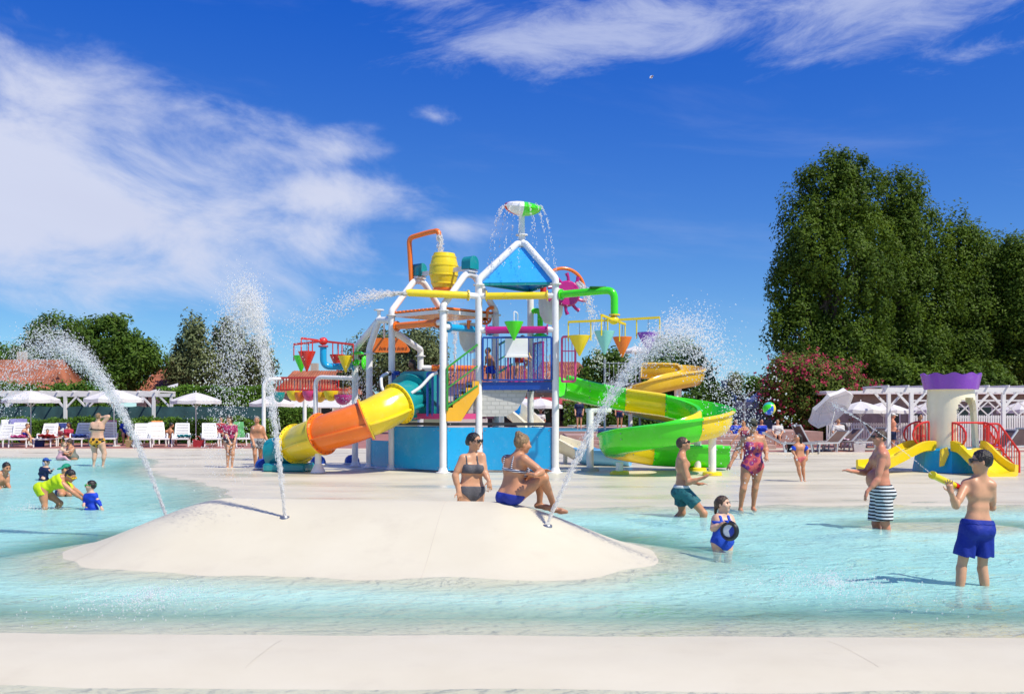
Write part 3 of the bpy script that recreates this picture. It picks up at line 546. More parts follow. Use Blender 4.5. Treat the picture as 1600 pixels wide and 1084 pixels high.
# blue panels round the foot
def panel(a, b, z0=.10, z1=1.27, m_=BLU, e=.055):
    d = (b - a).normalized(); nrm = Vector((d.y, -d.x, 0)); a2, b2 = a + d * (CR + .02), b - d * (CR + .02)
    if nrm.y > 0: nrm = -nrm
    w = (b2 - a2).length; c = (a2 + b2) / 2; M = Matrix((d, -nrm, Zv)).transposed()
    o = MB().box(at(c, (z0 + z1) / 2), (w, .03, z1 - z0), M, .008).build("base_panel", m_, T)
    s = MB()
    for i in (-1, 1):
        for z in (z0 + .08, z1 - .08): s.cyl(at(c + d * i * (w / 2 - .06), z) + nrm * .012, at(c + d * i * (w / 2 - .06), z) + nrm * .024, .016, n=8)
    k = s.build("bolt_ring", BOLT, o); k["kind"] = "stuff"
C577 = Vector((-4.20, 29.3, 0)); C555 = Vector((-4.76, 30.2, 0)); C657 = Vector((-2.85, 31.0, 0))
panel(Bfl, Bf); panel(Bf, Al); panel(Al, Ar); panel(C577, Bfl, .1, .86); panel(Ar, Ab); panel(Bb, Bfl)
# frame on the left
for p, z in ((C577, 3.40), (C555, 3.46), (C657, 3.42)): column(p, z); flange(at(p, z), Zv, CR + .06)
apx = P(592, 500, 29.0)
for p, z in ((C577, 3.41), (C555, 3.47)): MB().tube(roundpath([at(p, z), at(p, z + .12), apx.lerp(at(p, z + .3), .05)], .15), CR, 16).build("leaning_pipe", WHITE, T)
MB().tube([apx, at(Bfl, 4.30)], CR, 14).ball(apx, .105).build("leaning_pipe", WHITE, T)
MB().tube(roundpath([at(Bfl, 4.02), at(C657, 3.62), at(C657, 3.43)], .2), CR, 16).build("leaning_pipe", WHITE, T)
MB().cyl(apx, apx + Zv * .28, .05, n=12).cyl(apx + Zv * .28, apx + Zv * .31, .15, n=18).build("cap_disc", WHITE, T)
MB().cyl(at(C657, 3.05), at(C657, 3.05) + Vector((.35, 0, 0)), .085).build("pipe_stub", WHITE, T); MB().cyl(at(C657, 3.05) + Vector((.35, 0, 0)), at(C657, 3.05) + Vector((2.2, .2, -.02)), .1).build("spray_pipe", ORA, T)
# teal hoods over the barrel bearings
for a, b in ((Bfl, Bb), (Bf, Br)):
    c = at((a + b) / 2, 5.66); d = ux
    prf = [(-.17, 0), (.17, 0)] + [(.17 * math.cos(t), .20 + .17 * math.sin(t)) for t in [math.pi * i / 8 for i in range(9)]]
    MB().prism([c + uy * u_ + Zv * v_ - ux * .17 for u_, v_ in prf], ux * .34).build("bearing_hood", TEAL, T)
    MB().box(c - Zv * .05, (.26, .34, .06), bx).build("bearing_plate", WHITE, T)
# orange filling pipe over the barrel
fp = [P(643, 440, 29.1), P(639, 372, 29.1), P(668, 363.5, 28.8), P(684, 360.5, 28.55), P(686.5, 368, 28.52)]
MB().tube(roundpath(fp, .16), .075, 14).build("filling_pipe", ORA, T)
# tipping barrel
bc = at(BC, 5.72); bar = thing("tipping_barrel", "yellow tipping water barrel slung between the two left arches", "barrel", bc - Zv * .55)
tilt = Vector((.03, -.03, 1)).normalized(); pr = [(0, -.54), (.29, -.54), (.305, -.50)] + [(.30 + .115 * math.sin(math.pi * (i / 12)), -.50 + i / 12 * 1.0) for i in range(13)] + [(.27, .50), (.255, .30), (0, .28)]
MB().lathe(pr[2:], bc, 28, tilt).build("body", YEL, bar); MB().lathe([(0, -.56), (.30, -.56), (.312, -.49)], bc, 28, tilt).build("bottom", ORA, bar)
for h in (-.36, -.12, .14, .38):
    r_ = .30 + .115 * math.sin(math.pi * (h + .5)); MB().lathe([(r_, h - .03), (r_ + .014, h - .02), (r_ + .014, h + .02), (r_, h + .03)], bc, 28, tilt).build("hoop", YEL, bar)
for s_ in (-1, 1): MB().bar(bc + ux * .36 * s_ - Zv * .02, bc + ux * .93 * s_, .07, .12).build("axle", WHITE, bar)
# right tower platform, rails, stairs
PA = 2.50
tri = [at(AC.lerp(p, 1.0), PA - .07) for p in (Al, Ar, Ab)]; MB().prism(tri, Zv * .07).build("platform", GREYP, T)
for a, b, m_ in ((Al, Ar, NAVY), (Ar, Ab, NAVY), (Ab, Al, NAVY)): fascia(a, b, PA - .10, m_, .08, .22)
bal = MB().cyl((0, 0, 0), (0, 0, 1), .013, n=6).mesh("baluster")
def rail(a, b, z0, z1, n, m_, name="railing", post=.05, bal_z=None):
    a, b = Vector(a), Vector(b); m = MB(); m.bar(at(a, z1), at(b, z1), post, post).bar(at(a, z0), at(b, z0), post, post).bar(at(a, z0), at(a, z1), post, post, Vector((0, 1, 0))).bar(at(b, z0), at(b, z1), post, post, Vector((0, 1, 0)))
    r_ = m.build(name, m_, T)
    for k in range(1, n): inst("baluster", bal, m_, r_, at(a.lerp(b, k / n), z0), scale=(1, 1, z1 - z0))
    return r_
rail(Al.lerp(Ar, .055) + Vector((0, -.06, 0)), Al.lerp(Ar, .945) + Vector((0, -.06, 0)), PA + .06, 3.72, 15, NAVY)
rail(Ab.lerp(Ar, .12), Ab.lerp(Ar, .52), PA + .06, 3.66, 8, MAG); rail(Ab.lerp(Al, .12), Ab.lerp(Al, .45), PA + .06, 3.6, 6, MAG)
ge = P(877, 597, 26.95); gp = [P(878, 596, 26.95), P(899, 596, 26.75), P(899, 526, 26.75), P(878, 526, 26.95)]
m = MB().tube(roundpath(gp + [gp[0]], .08), .032, 8); m.bar(gp[0].lerp(gp[3], .68), gp[1].lerp(gp[2], .68), .03, .03); gr_ = m.build("gate_panel", PINK, T)
for k in (1, 2, 3): MB().cyl(gp[0].lerp(gp[1], k / 4), gp[3].lerp(gp[2], k / 4), .011, n=6).build("baluster", PINK, gr_)
# stairs between the platforms (front flight) with green rails
s0, s1 = P(697, 648, 26.98), P(748, 598, 27.22); st_d = Vector((s1.x - s0.x, s1.y - s0.y, 0)); dep = Vector((-st_d.y, st_d.x, 0)).normalized() * .75
NS = 5
for k in range(NS):
    a = s0 + st_d * (k / NS); z = PZ + (PA - PZ) * (k + 1) / NS
    MB().prism([at(a, z - .06), at(a + st_d / NS, z - .06), at(a + st_d / NS, z), at(a, z)], dep).build("step", GREYP, T)
st = [at(s0, PZ - .16), at(s0, PZ + .04)]
for k in range(NS):
    a = s0 + st_d * (k / NS); z = PZ + (PA - PZ) * (k + 1) / NS; st += [at(a, z + .03), at(a + st_d / NS, z + .03)]
st += [at(s1, PA - .3), at(s0 + st_d * .45, PZ - .16)]
for off in (0, 1): MB().prism([p + dep * off * 1.05 - dep.normalized() * .04 for p in st], dep.normalized() * .04).build("stringer", AMB, T)
def slope_rail(a, b, ha, hb, n, m_):
    a, b = Vector(a), Vector(b); m = MB(); r_ = m.bar(a + Zv * ha, b + Zv * hb, .05, .05).bar(a + Zv * .1, b + Zv * .1, .045, .05).bar(a + Zv * (ha * .52), b + Zv * (hb * .52), .03, .035).bar(a, a + Zv * ha, .05, .05, Vector((0, 1, 0))).build("railing", m_, T)
    for k in range(1, n): inst("baluster", bal, m_, r_, a.lerp(b, k / n) + Zv * .1, scale=(.8, .8, ha - .1))
slope_rail(P(699, 641, 26.93), P(746, 608, 27.18), 1.16, 1.22, 9, GRNR)
slope_rail(P(775, 590, 28.6), P(800, 574, 29.6), .9, .9, 4, GRNR)
# brick-moulded grey skirt under the right platform
bm_ = bpy.data.materials.new("moulded_brick"); bm_.use_nodes = True; nt = bm_.node_tree; b_ = nt.nodes["Principled BSDF"]; br = nt.nodes.new("ShaderNodeTexBrick"); br.inputs["Scale"].default_value = 2.2; br.inputs["Color1"].default_value = (.50, .50, .46, 1); br.inputs["Color2"].default_value = (.56, .56, .52, 1); br.inputs["Mortar"].default_value = (.42, .42, .39, 1); br.inputs["Mortar Size"].default_value = .03
tcn = nt.nodes.new("ShaderNodeTexCoord"); mpn = nt.nodes.new("ShaderNodeMapping"); mpn.inputs["Rotation"].default_value = (R(90), 0, 0); nt.links.new(tcn.outputs["Object"], mpn.inputs[0]); nt.links.new(mpn.outputs[0], br.inputs["Vector"]); nt.links.new(br.outputs[0], b_.inputs["Base Color"]); bpn = nt.nodes.new("ShaderNodeBump"); bpn.inputs["Distance"].default_value = .02; bpn.inputs["Strength"].default_value = .4; nt.links.new(br.outputs["Fac"], bpn.inputs["Height"]); bpn.invert = True; nt.links.new(bpn.outputs[0], b_.inputs["Normal"]); b_.inputs["Roughness"].default_value = .55
sk = [P(700, 652, 27.3), P(790, 650, 27.3), P(808, 640, 27.3), P(820, 622, 27.3), P(826, 604.5, 27.3), P(753, 604.5, 27.3), P(748, 612, 27.3)]
MB().prism(sk, Vector((0, 1.0, 0))).build("moulded_skirt", bm_, T)
# small fittings
def cone_bucket(name, label, c, r, h, m_, grp, rods=None, axis=Vector((0, 0, -1))):
    b = thing(name, label, "bucket", c, grp); MB().lathe([(r * .93, .0), (r, .0), (r * .99, -.03), (.02, -h), (0, -h)], c, 22).build("cone", m_, b)
    MB().lathe([(r * .93, 0), (r * .9, -.05), (0, -.06)], c, 22).build("water_fill", mat("bucket_water", (.45, .6, .65), .1), b); return b
cb = cone_bucket("cone_bucket", "bright green cone bucket on the magenta pipe above the blue railing", P(803, 502.5, 26.75), .255, .50, GRN, "cone buckets")
MB().tube(roundpath([P(803, 503, 26.75), P(803, 486, 26.75), P(809, 489, 26.8), P(809, 510, 27.0)], .05), .016, 8).build("hanger", WHITE, cb)
MB().box(P(807, 543, 27.0), (.62, .02, .50), None, .005).build("white_board", WPLAS, T); MB().box(P(807, 556.5, 26.95), (.64, .06, .07), None, .01).build("board_ledge", WPLAS, T)
MB().tube(roundpath([at(Ab, 4.62), at(Ab, 4.62) + Vector((.28, -.1, .02)), at(Ab, 4.05) + Vector((.28, -.1, 0))], .15), .085, 12).lathe([(.09, .14), (.13, .10), (.24, .04), (.25, 0), (0, 0)], at(Ab, 3.86) + Vector((.28, -.1, 0)), 20).build("shower_head", GRN, T)
MB().tube(roundpath([P(760, 497, 28.3), P(762, 482, 28.3), P(772, 480, 28.3)], .1), .05, 10).build("small_elbow", ORA, T); MB().tube(roundpath([P(731, 514, 27.6), P(733, 500, 27.6)], .1), .05, 10).lathe([(0, 0), (.07, 0), (.07, .04), (0, .04)], P(733, 503, 27.6), 14).build("small_elbow", ORA, T)
for a0 in range(8): pass
vw = MB()
for k in range(8):
    t = math.pi * 2 * k / 8; vw.bar(P(758, 497, 28.9), P(758, 497, 28.9) + Vector((math.cos(t) * .17, 0, math.sin(t) * .17)), .05, .06)
vw.lathe([(.13, -.03), (.2, -.03), (.2, .03), (.13, .03), (.13, -.03)], P(758, 497, 28.9), 20, (0, 1, 0)).build("valve_wheel", ORA, T)
for c, r_ in ((P(735, 523, 29.0), .34), (P(861, 478, 28.6), .36)): MB().lathe([(r_, .32), (r_, 0), (r_ * .9, -.25), (r_ * .55, -.48), (0, -.55)], c, 22).build("white_hopper", WPLAS, T)
MB().lathe([(0, -.03), (.09, -.03), (.09, .12), (.05, .13), (.05, .2), (.1, .2), (.1, .23), (0, .23)], P(849, 456, 28.0), 14).build("red_valve", RED, T)
# purple wheel with an orange hoop behind the right column
wc = P(886, 459, 28.2); wh = thing("splash_wheel", "purple paddled splash wheel behind the right column", "wheel", wc)
MB().lathe([(0, -.09), (.33, -.09), (.37, -.05), (.37, .05), (.33, .09), (0, .09)], wc, 30, (.25, -1, 0)).build("disc", MAG, wh)
pa_, pb_ = Vector((1, .25, 0)).normalized(), Zv
for k in range(10):
    t = 2 * math.pi * (k + .3) / 10; d = pa_ * math.cos(t) + pb_ * math.sin(t); s_ = pa_ * -math.sin(t) + pb_ * math.cos(t)
    MB().tube([wc + d * .34, wc + d * .48 + s_ * .03, wc + d * .58 + s_ * .09], [.05, .045, .06], 8).build("paddle", MAG, wh)
MB().tube(arc(wc + Vector((-.1, 0, .1)), pa_ * .62, pb_ * .62, R(10), R(120), 14), .05, 10).build("hoop", ORA, wh); MB().cyl(at(Ar, wc.z), wc, .06).build("axle", WHITE, wh)
# rotating bucket carousels
def carousel(name, label, hub, pts, pip, m_arm, buckets, m_pipe, grp, rz, rod):
    t = thing(name, label, "bucket carousel", hub)
    MB().tube(roundpath(pip, .24, 8), .1, 16).build("feed_pipe", m_pipe, t); flange(pip[-1], pip[-1] - pip[-2], .15, m_arm, t); flange(pip[0], pip[1] - pip[0], .15, m_pipe, t)
    MB().ball(hub, (.14, .14, .12), 16, 10).build("hub", m_arm, t)
    for (ex, nm, lab, mb_, dz) in buckets:
        e = Vector(ex); d = at(e - hub, 0).normalized(); s_ = Vector((-d.y, d.x, 0))
        a_ = MB().bar(hub, e, .055, .06).bar(e.lerp(hub, .42), e.lerp(hub, .42) + Zv * .001, .05, .05).build("arm", m_arm, t)
        i_ = e.lerp(hub, .50)
        for q in (e, i_): MB().cyl(q, q - Zv * rod, .018, n=8).build("rod", m_arm, a_)
        c = (e + i_) / 2 - Zv * (rod * .72)
        b = cone_bucket("cone_bucket", lab, c, (e - i_).length * .46, dz, mb_, "cone buckets")
        for q in (-1, 1): MB().cyl(c + s_ * .02 * q, c + Zv * rod * .66, .006, n=5).build("hanger_wire", BOLT, b)
hubR = P(959, 500, 26.3)
carousel("bucket_carousel", "yellow four-armed carousel of cone buckets under a green pipe", hubR, None, [at(Ar, 4.885) + Vector((.16, 0, 0)), P(930, 455, 26.5), P(960, 453, 26.3), P(960, 492, 26.3)], YEL,
    [(P(888, 503, 26.75), 0, "yellow cone bucket hanging at the left arm of the carousel", YEL, .55), (hubR + Vector((-.42, -1.05, .03)), 0, "pale aqua cone bucket hanging on the near arm of the carousel", AQUA, .60), (hubR + Vector((.42, 1.05, -.02)), 0, "orange-red cone bucket hanging behind the carousel hub", ORA, .55), (P(1031, 496, 25.9), 0, "purple cone bucket hanging at the right arm of the carousel", PURP, .55)], GRN, "", 0, .52)
MB().cyl(at(Ar, 4.885), at(Ar, 4.885) + Vector((.17, 0, 0)), .085).build("pipe_stub", WHITE, T); MB().box(P(934, 449, 26.45), (.45, .16, .05), None, .02).build("pipe_clamp", mat("dark_green_clamp", (.01, .12, .01), .4), T)
hubL = P(505, 533, 29.9)
carousel("bucket_carousel", "red four-armed carousel of cone buckets on a blue elbow pipe", hubL, None, [P(552, 572, 30.1), P(505, 573, 29.9), P(505, 541, 29.9)], RED,
    [(P(459, 538, 30.2), 0, "small green cone bucket left on the red carousel", GRN, .5), (hubL + Vector((-.45, -1.0, .02)), 0, "red cone bucket on the near left arm of the red carousel", RED, .6), (hubL + Vector((.4, .95, 0)), 0, "red cone bucket right of the blue elbow pipe", RED, .5), (P(552, 538, 29.6), 0, "yellow cone bucket at the right arm of the red carousel", YEL, .5)], BLU, "", 0, .5)
for c, ax_, r_ in ((P(559, 552, 30.0), (0, 0, 1), .20), (P(571, 567, 29.9), (1, -.4, 0), .22), (P(556, 566, 29.8), (0, -1, .2), .11)): MB().lathe([(0, .06), (r_ * .5, .06), (r_, 0), (r_ * .95, -.03), (0, -.03)], c, 20, ax_).build("spray_head", GRN, T)
# sign seen from behind: orange board with mirrored lettering showing through
sg = thing("orange_sign", "orange sign board with cut corner hung on the tower frame", "sign", P(608, 539, 30.6))
so = [P(580, 528, 30.6), P(628, 528, 30.6), P(640, 545, 30.6), P(640, 549, 30.6), P(637, 550.5, 30.6), P(580, 550.5, 30.6)]; MB().prism(so, Vector((0, .04, 0))).build("board", ORA, sg); MB().cyl(P(600, 528, 30.65), P(600, 505, 30.0), .03).cyl(P(622, 529, 30.65), P(617, 512, 29.5), .03).build("bracket", WHITE, sg)
lt = MB(); SGN = mat("sign_letters", (.22, .06, .02), .5)      # the worn lettering is too faded to read: only its strokes remain
for k, st_ in enumerate(("./", "K", "N", "|", "\\|", "|", "O", "/", "X", "<")):
    x0 = (593 + k * 4.2 + (3 if k > 4 else 0)); 
    for j in range(2): lt.bar(P(x0 + 1.6 * j, 545.5, 30.585), P(x0 + 1.6 * j + (1.2 if k % 3 == j else -.3), 541.5 + (k * 7 % 3) * .5, 30.585), .012, .018, Vector((0, 1, 0)))
lo = lt.build("lettering", SGN, sg); lo["kind"] = "stuff"
# ------------------------------------------------------------------ tube slide
TS = thing("tube_slide", "closed tube slide in teal, yellow and orange sections, left of the towers", "slide", G(500, 26.5, FZ))
ax = [P(642, 620, 27.75), P(623, 630, 27.15), P(572, 655, 26.65), P(503, 678, 26.95), P(464, 694, 27.9)]
tp_ = crom(ax, 6)
def tube_section(i0, i1, r, m_):      # one moulded section along the curved axis, with bolted flanges at both ends
    n = 28; vs = []; fs = []; prev = None; pts = tp_[i0:i1 + 1]; K = len(pts); fr_ = []
    for i, c in enumerate(pts):
        g = i0 + i; d = (tp_[min(g + 1, len(tp_) - 1)] - tp_[max(g - 1, 0)]).normalized(); sd, u = frame_of(d); fr_.append((c, d, sd, u)); t = i / (K - 1)
        for k in range(n):
            th = 2 * math.pi * k / n; rr = r * (1 + .03 * math.cos(8 * th + 2.2 * t) * math.sin(math.pi * t)); vs.append(c + (sd * math.cos(th) + u * math.sin(th)) * rr)
    for i in range(K - 1):
        for k in range(n): fs.append((i * n + k, i * n + (k + 1) % n, (i + 1) * n + (k + 1) % n, (i + 1) * n + k))
    o = MB().add(vs, fs).build("tube_section", m_, TS, smooth=60)
    for (q, d, sd, u), sg_ in ((fr_[0], 1), (fr_[-1], -1)):
        q = q + d * .02 * sg_; MB().lathe([(r * .98, -.018), (r + .085, -.018), (r + .085, .018), (r * .98, .018)], q, 40, d).build("flange", m_, o); bb = MB()
        for k in range(22):
            th = 2 * math.pi * k / 22; p = q + (sd * math.cos(th) + u * math.sin(th)) * (r + .055); bb.cyl(p - d * .03, p + d * .03, .013, n=6)
        k_ = bb.build("bolt_ring", DARK, o); k_["kind"] = "stuff"
    for sgn in (-1, 1):
        w_ = .022; vv = []
        for c, d, sd, u in fr_:
            e = sd * sgn * .96 - u * .28; vv += [c + e * (r - .02) + u * w_, c + e * (r + .055) + u * w_, c + e * (r + .055) - u * w_, c + e * (r - .02) - u * w_]
        MB().add(vv, [(4 * i + a_, 4 * i + (a_ + 1) % 4, 4 * i + 4 + (a_ + 1) % 4, 4 * i + 4 + a_) for i in range(K - 1) for a_ in range(4)]).build("joint_rib", m_, o)
    return o
TR = .50
tube_section(0, 6, TR * 1.0, TEAL); tube_section(6, 12, TR, YEL); tube_section(12, 18, TR, ORA); tube_section(18, 24, TR, YEL)
ed = (ax[0] - ax[1]).normalized(); eh = at(ed, 0).normalized(); es = Vector((-eh.y, eh.x, 0))
ec = P(652, 616, 27.75)
pts = []
prf = [(-.52, -.65), (.52, -.65), (.56, .30), (.50, .58), (.36, .64), (-.36, .64), (-.50, .58), (-.56, .30)]
MB().prism([ec - eh * .10 + es * a + Zv * b for a, b in prf], eh * .42).build("entry_box", TEAL, TS); MB().lathe([(TR, -.02), (TR + .17, -.02), (TR + .17, .03), (TR, .03)], ax[0] - ed * .05, 32, ed).build("entry_ring", TEAL, TS)
end = ax[4]; d4 = (ax[4] - ax[3]).normalized()
tail = crom([end, end + d4 * .25, end + Vector((-.42, .42, -.22)), end + Vector((-.80, .60, -.32))], 5)
MB().tube(tail, [TR * .98, TR * .98] + [TR * .96] * (len(tail) - 2), 24, False).build("exit_bend", TEAL, TS); MB().box(at(end, .14) + Vector((-.25, .1, 0)), (1.25, .8, .24), R(-10), .05).build("exit_base", TEAL, TS)
MB().cyl(at(P(497, 700, 27.0), FZ), P(497, 698, 27.0), .09).lathe([(.09, .25), (.20, .03), (.21, 0)], at(P(497, 700, 27.0), FZ), 18).build("support_post", WHITE, TS); MB().lathe([(.16, 0), (.16, .06), (.09, .12)], P(497, 706, 27.0), 16).build("saddle", ORA, TS)
MB().tube(roundpath([P(606, 583, 27.9), P(595, 588, 27.7), P(596, 605, 27.6), P(601, 613, 27.5)], .15), .045, 10).build("grab_rail", WHITE, TS)
MB().tube(roundpath([P(685, 581, 27.15), P(674, 586, 27.1), P(657, 605, 27.0), P(643, 614, 26.95)], .2), .045, 10).build("grab_rail", WHITE, TS)
for p in (P(608, 583, 27.95), P(687, 580.5, 27.15)): MB().ball(p, .075).build("rail_clamp", BLK, TS)
for px in (668, 676, 684): MB().bar(P(px, 650, 27.25), P(px, 582, 27.25), .06, .06, Vector((0, 1, 0))).build("entry_post", NAVY, T)
MB().bar(P(668, 582, 27.25), P(686, 582, 27.25), .05, .05).bar(P(616, 583, 28.25), P(624, 583, 28.2), .12, .12).build("entry_rail", NAVY, T)
MB().bar(P(616, 650, 28.28), P(616, 583, 28.28), .12, .12, Vector((0, 1, 0))).build("entry_post", NAVY, T)
# ------------------------------------------------------------------ open spiral slide
SS = thing("spiral_slide", "open spiral slide of green and yellow flume sections, right of the towers", "slide", G(1040, 26.8, FZ))
ctr = Vector((4.12, 26.75)); RD = 1.35
cl = [Vector((1.35, 27.75, 2.12)), Vector((1.9, 27.95, 2.0)), Vector((2.9, 28.1, 1.80))]
def hel(a, z): return Vector((ctr.x + RD * 1.0 * math.cos(a), ctr.y + RD * math.sin(a), z))
A0 = R(88); z0_, z1_ = 1.62, .22
for i in range(0, 25):
    t = i / 24; a = A0 - t * R(352); cl.append(hel(a, z0_ + (z1_ - z0_) * t ** .92))
lp = cl[-1]; cl += [lp + Vector((.7, .05, -.04)), lp + Vector((1.5, .12, -.06)), lp + Vector((2.1, .15, -.07))]
cl = crom(cl, 5)
HW, WH = .40, .56
def flume_prof(bank):
    inner = [(-HW - .10, WH + .0), (-HW - .02, WH + .03), (-HW + .02, WH - .02), (-HW + .05, .22), (-HW * .62, .04), (0, 0), (HW * .62, .04), (HW - .05, .22), (HW - .02, WH - .02), (HW + .02, WH + .03), (HW + .10, WH)]
    outer = [(HW + .10, WH - .04), (HW + .035, WH - .05), (HW + .01, .20), (HW * .66, -.01), (0, -.05), (-HW * .66, -.01), (-HW - .01, .20), (-HW - .035, WH - .05), (-HW - .10, WH - .04)]
    return inner + outer
def flume(path, i0, i1, m_, parent=SS, name="flume_section", prof=None, scale=1.0):
    prof = prof or flume_prof(0); n = len(prof); vs = []; fs = []
    for i in range(i0, i1 + 1):
        d = (path[min(i + 1, len(path) - 1)] - path[max(i - 1, 0)]); s_ = Vector((d.y, -d.x, 0)).normalized()      # s_: to the right of travel
        for a, b in prof: vs.append(path[i] + s_ * a * scale + Zv * b * scale)
    for i in range(i1 - i0):
        for k in range(n): fs.append((i * n + k, i * n + (k + 1) % n, (i + 1) * n + (k + 1) % n, (i + 1) * n + k))
    m = i1 - i0; fs += [tuple(range(n)), tuple(m * n + k for k in range(n))]
    o = MB().add(vs, fs).build(name, m_, parent, smooth=50)
    return o
nP = len(cl) - 1; cuts = [0, 6, 11, 16, 34, 52, 68, 92, 108, 118, 134, nP]; cuts = [min(c, nP) for c in cuts]
cols_ = [GRN, GRN, YEL, GRN, GRN, YEL, GRN, GRN, YEL, YEL, GRN]
for i in range(len(cuts) - 1):
    if cuts[i + 1] > cuts[i]:
        o = flume(cl, cuts[i], cuts[i + 1], cols_[i])
        q = cl[cuts[i + 1]]; d = cl[cuts[i + 1]] - cl[cuts[i + 1] - 1]; s_ = Vector((d.y, -d.x, 0)).normalized(); bb = MB()
        for a, b in ((HW + .03, .45), (HW + .02, .3), (HW * .9, .12), (-HW - .03, .45), (-HW - .02, .3)): bb.ball(q + s_ * (a + (.03 if a > 0 else -.03)) + Zv * b, .018, 6, 4)
        k_ = bb.build("bolt_ring", BOLT, o); k_["kind"] = "stuff"
# supports
def post(px, D, pyt, m_foot=YEL, r=.1):
    p = G(px, D, FZ); o = MB().cyl(p, at(p, ZY(pyt, D)), r, n=18).build("support_post", WHITE, SS); MB().lathe([(0, .09), (.22, .09), (.25, .07), (.26, 0)], p, 20).build("foot_pad", m_foot, SS)
post(922, 27.75, 640, GREYP); post(1113, 26.0, 672); post(1090, 27.9, 668); post(968, 26.4, 722)
MB().box(P(935, 641, 27.8), (.72, .16, .12), None, .02).build("support_bracket", WHITE, SS); MB().lathe([(.11, .05), (.2, .04), (.2, 0)], G(922, 27.75, FZ), 18).build("foot_pad", YEL, SS)
# ------------------------------------------------------------------ small pale blue slide behind the towers and other far play pieces
S2 = thing("small_slide", "short pale blue and cream slide on the wet deck behind the towers", "slide", G(900, 31.0, FZ))
pp = crom([P(866, 690, 32.0), P(895, 700, 31.5), P(925, 715, 30.6), P(955, 724, 30.2), P(985, 727, 30.0)], 5); pp = [Vector((p.x, p.y, max(p.z - .25, .08))) for p in pp]
flume(pp, 0, 8, CREAM, S2, scale=.8); flume(pp, 8, len(pp) - 1, SKYB, S2, scale=.8); MB().cyl(at(pp[3], FZ), pp[3], .07).build("support_post", WHITE, S2)
S3 = thing("small_slide", "little blue and cream slide seen between the tower columns", "slide", G(800, 36, FZ))
pp = [P(772, 640, 36.5), P(795, 648, 36), P(820, 668, 35), P(835, 682, 34.5)]; pp = crom(pp, 4); flume(pp, 0, 5, BLU, S3, scale=.9); flume(pp, 5, len(pp) - 1, CREAM, S3, scale=.9); MB().cyl(at(pp[2], FZ), pp[2], .1).build("support_post", WHITE, S3); MB().cyl(at(pp[8], FZ), pp[8], .08).build("support_post", WHITE, S3)
# amber flume on its steel tower, far right of centre
S4 = thing("amber_slide", "amber yellow open slide curling down from a grey steel stair tower", "slide", G(1040, 48, .1))
pp = crom([P(1002, 590, 50), P(1030, 590, 50), P(1062, 592, 50.2), P(1082, 596, 49.4), P(1080, 602, 47.6), P(1050, 608, 46.6), P(1015, 618, 46.2), P(990, 632, 46.6), P(985, 645, 48.2), P(1005, 652, 49.5), P(1050, 660, 49.8), P(1090, 670, 49.0)], 5)
for a, b in ((0, 14), (14, 28), (28, 42), (42, 55)): flume(pp, a, min(b, len(pp) - 1), fib('golden_fibreglass', (.84, .55, .03)), S4, scale=1.25)
GALV = mat("galvanised_steel", (.33, .35, .37), .4, metal=.6)
fr = MB()
for px in (945, 1000):
    for D in (50.0, 52.0): fr.cyl(G(px, D, .1), P(px, 560, D), .06, n=8)
fr.box(P(972, 600, 51), (2.0, 2.2, .1)).build("tower_frame", GALV, S4)
for k in range(9): MB().bar(P(945 + k * 7, 600, 50), P(945 + k * 7, 568, 50), .03, .03, Vector((0, 1, 0))).build("baluster", GALV, S4)
MB().bar(P(943, 567, 50), P(1003, 567, 50), .05, .05).build("hand_rail", GALV, S4)
for q in (10, 24, 40): MB().cyl(at(pp[q], .1), pp[q], .1).build("support_post", WHITE, S4)
# ------------------------------------------------------------------ bowl shower frame at left
BW = thing("bowl_shower", "white pipe frame with a row of coloured tipping bowls and a red cage", "play frame", G(480, 33.5, FZ))
D_ = 33.5
MB().tube(roundpath([at(P(412, 700, D_), FZ), P(412, 592, D_), P(450, 592, D_ + .6)], .3), .066, 14).build("frame_pipe", WHITE, BW); MB().tube(roundpath([at(P(493, 700, 32), FZ), P(493, 589, 32), P(560, 591, 31)], .3), .07, 14).build("frame_pipe", WHITE, BW)
MB().cyl(at(P(476, 700, 34.5), FZ), P(476, 606, 34.5), .066).build("frame_pipe", WHITE, BW)
for z in (590, 609):
    MB().bar(P(428, z, 34), P(530, z, 33), .05, .06).bar(P(440, z, 35.4), P(542, z, 34.4), .05, .06).build("cage_rail", RED, BW)
cbm = MB().cyl((0, 0, 0), (0, 0, .42), .022, n=6).mesh("cage_bar")
for k in range(24): inst("cage_bar", cbm, RED, BW, P(430 + k * 4.3, 609, 34 - k * .042))
for i, (px, py, m_, r_) in enumerate(((436, 613, TEAL, 9), (460, 611, YEL, 12), (469, 613, ORA, 9), (483, 611, PINK, 11), (500, 613, AMB, 10), (517, 611, YEL, 12), (536, 617, MAG, 14))):
    D = 33.6 - i * .15; c = P(px, py, D); r = r_ * D / F
    MB().lathe([(r * .92, .0), (r, .01), (r, -.02), (r * .93, -.13), (r * .7, -.25), (r * .35, -.32), (0, -.335)], c, 22).lathe([(r * .92, 0), (r * .8, -.12), (0, -.22)], c, 22).build("bowl", m_, BW); MB().cyl(c + Vector((0, 0, -.1)), P(px, 594, D), .012, n=6).build("rod", BOLT, BW)
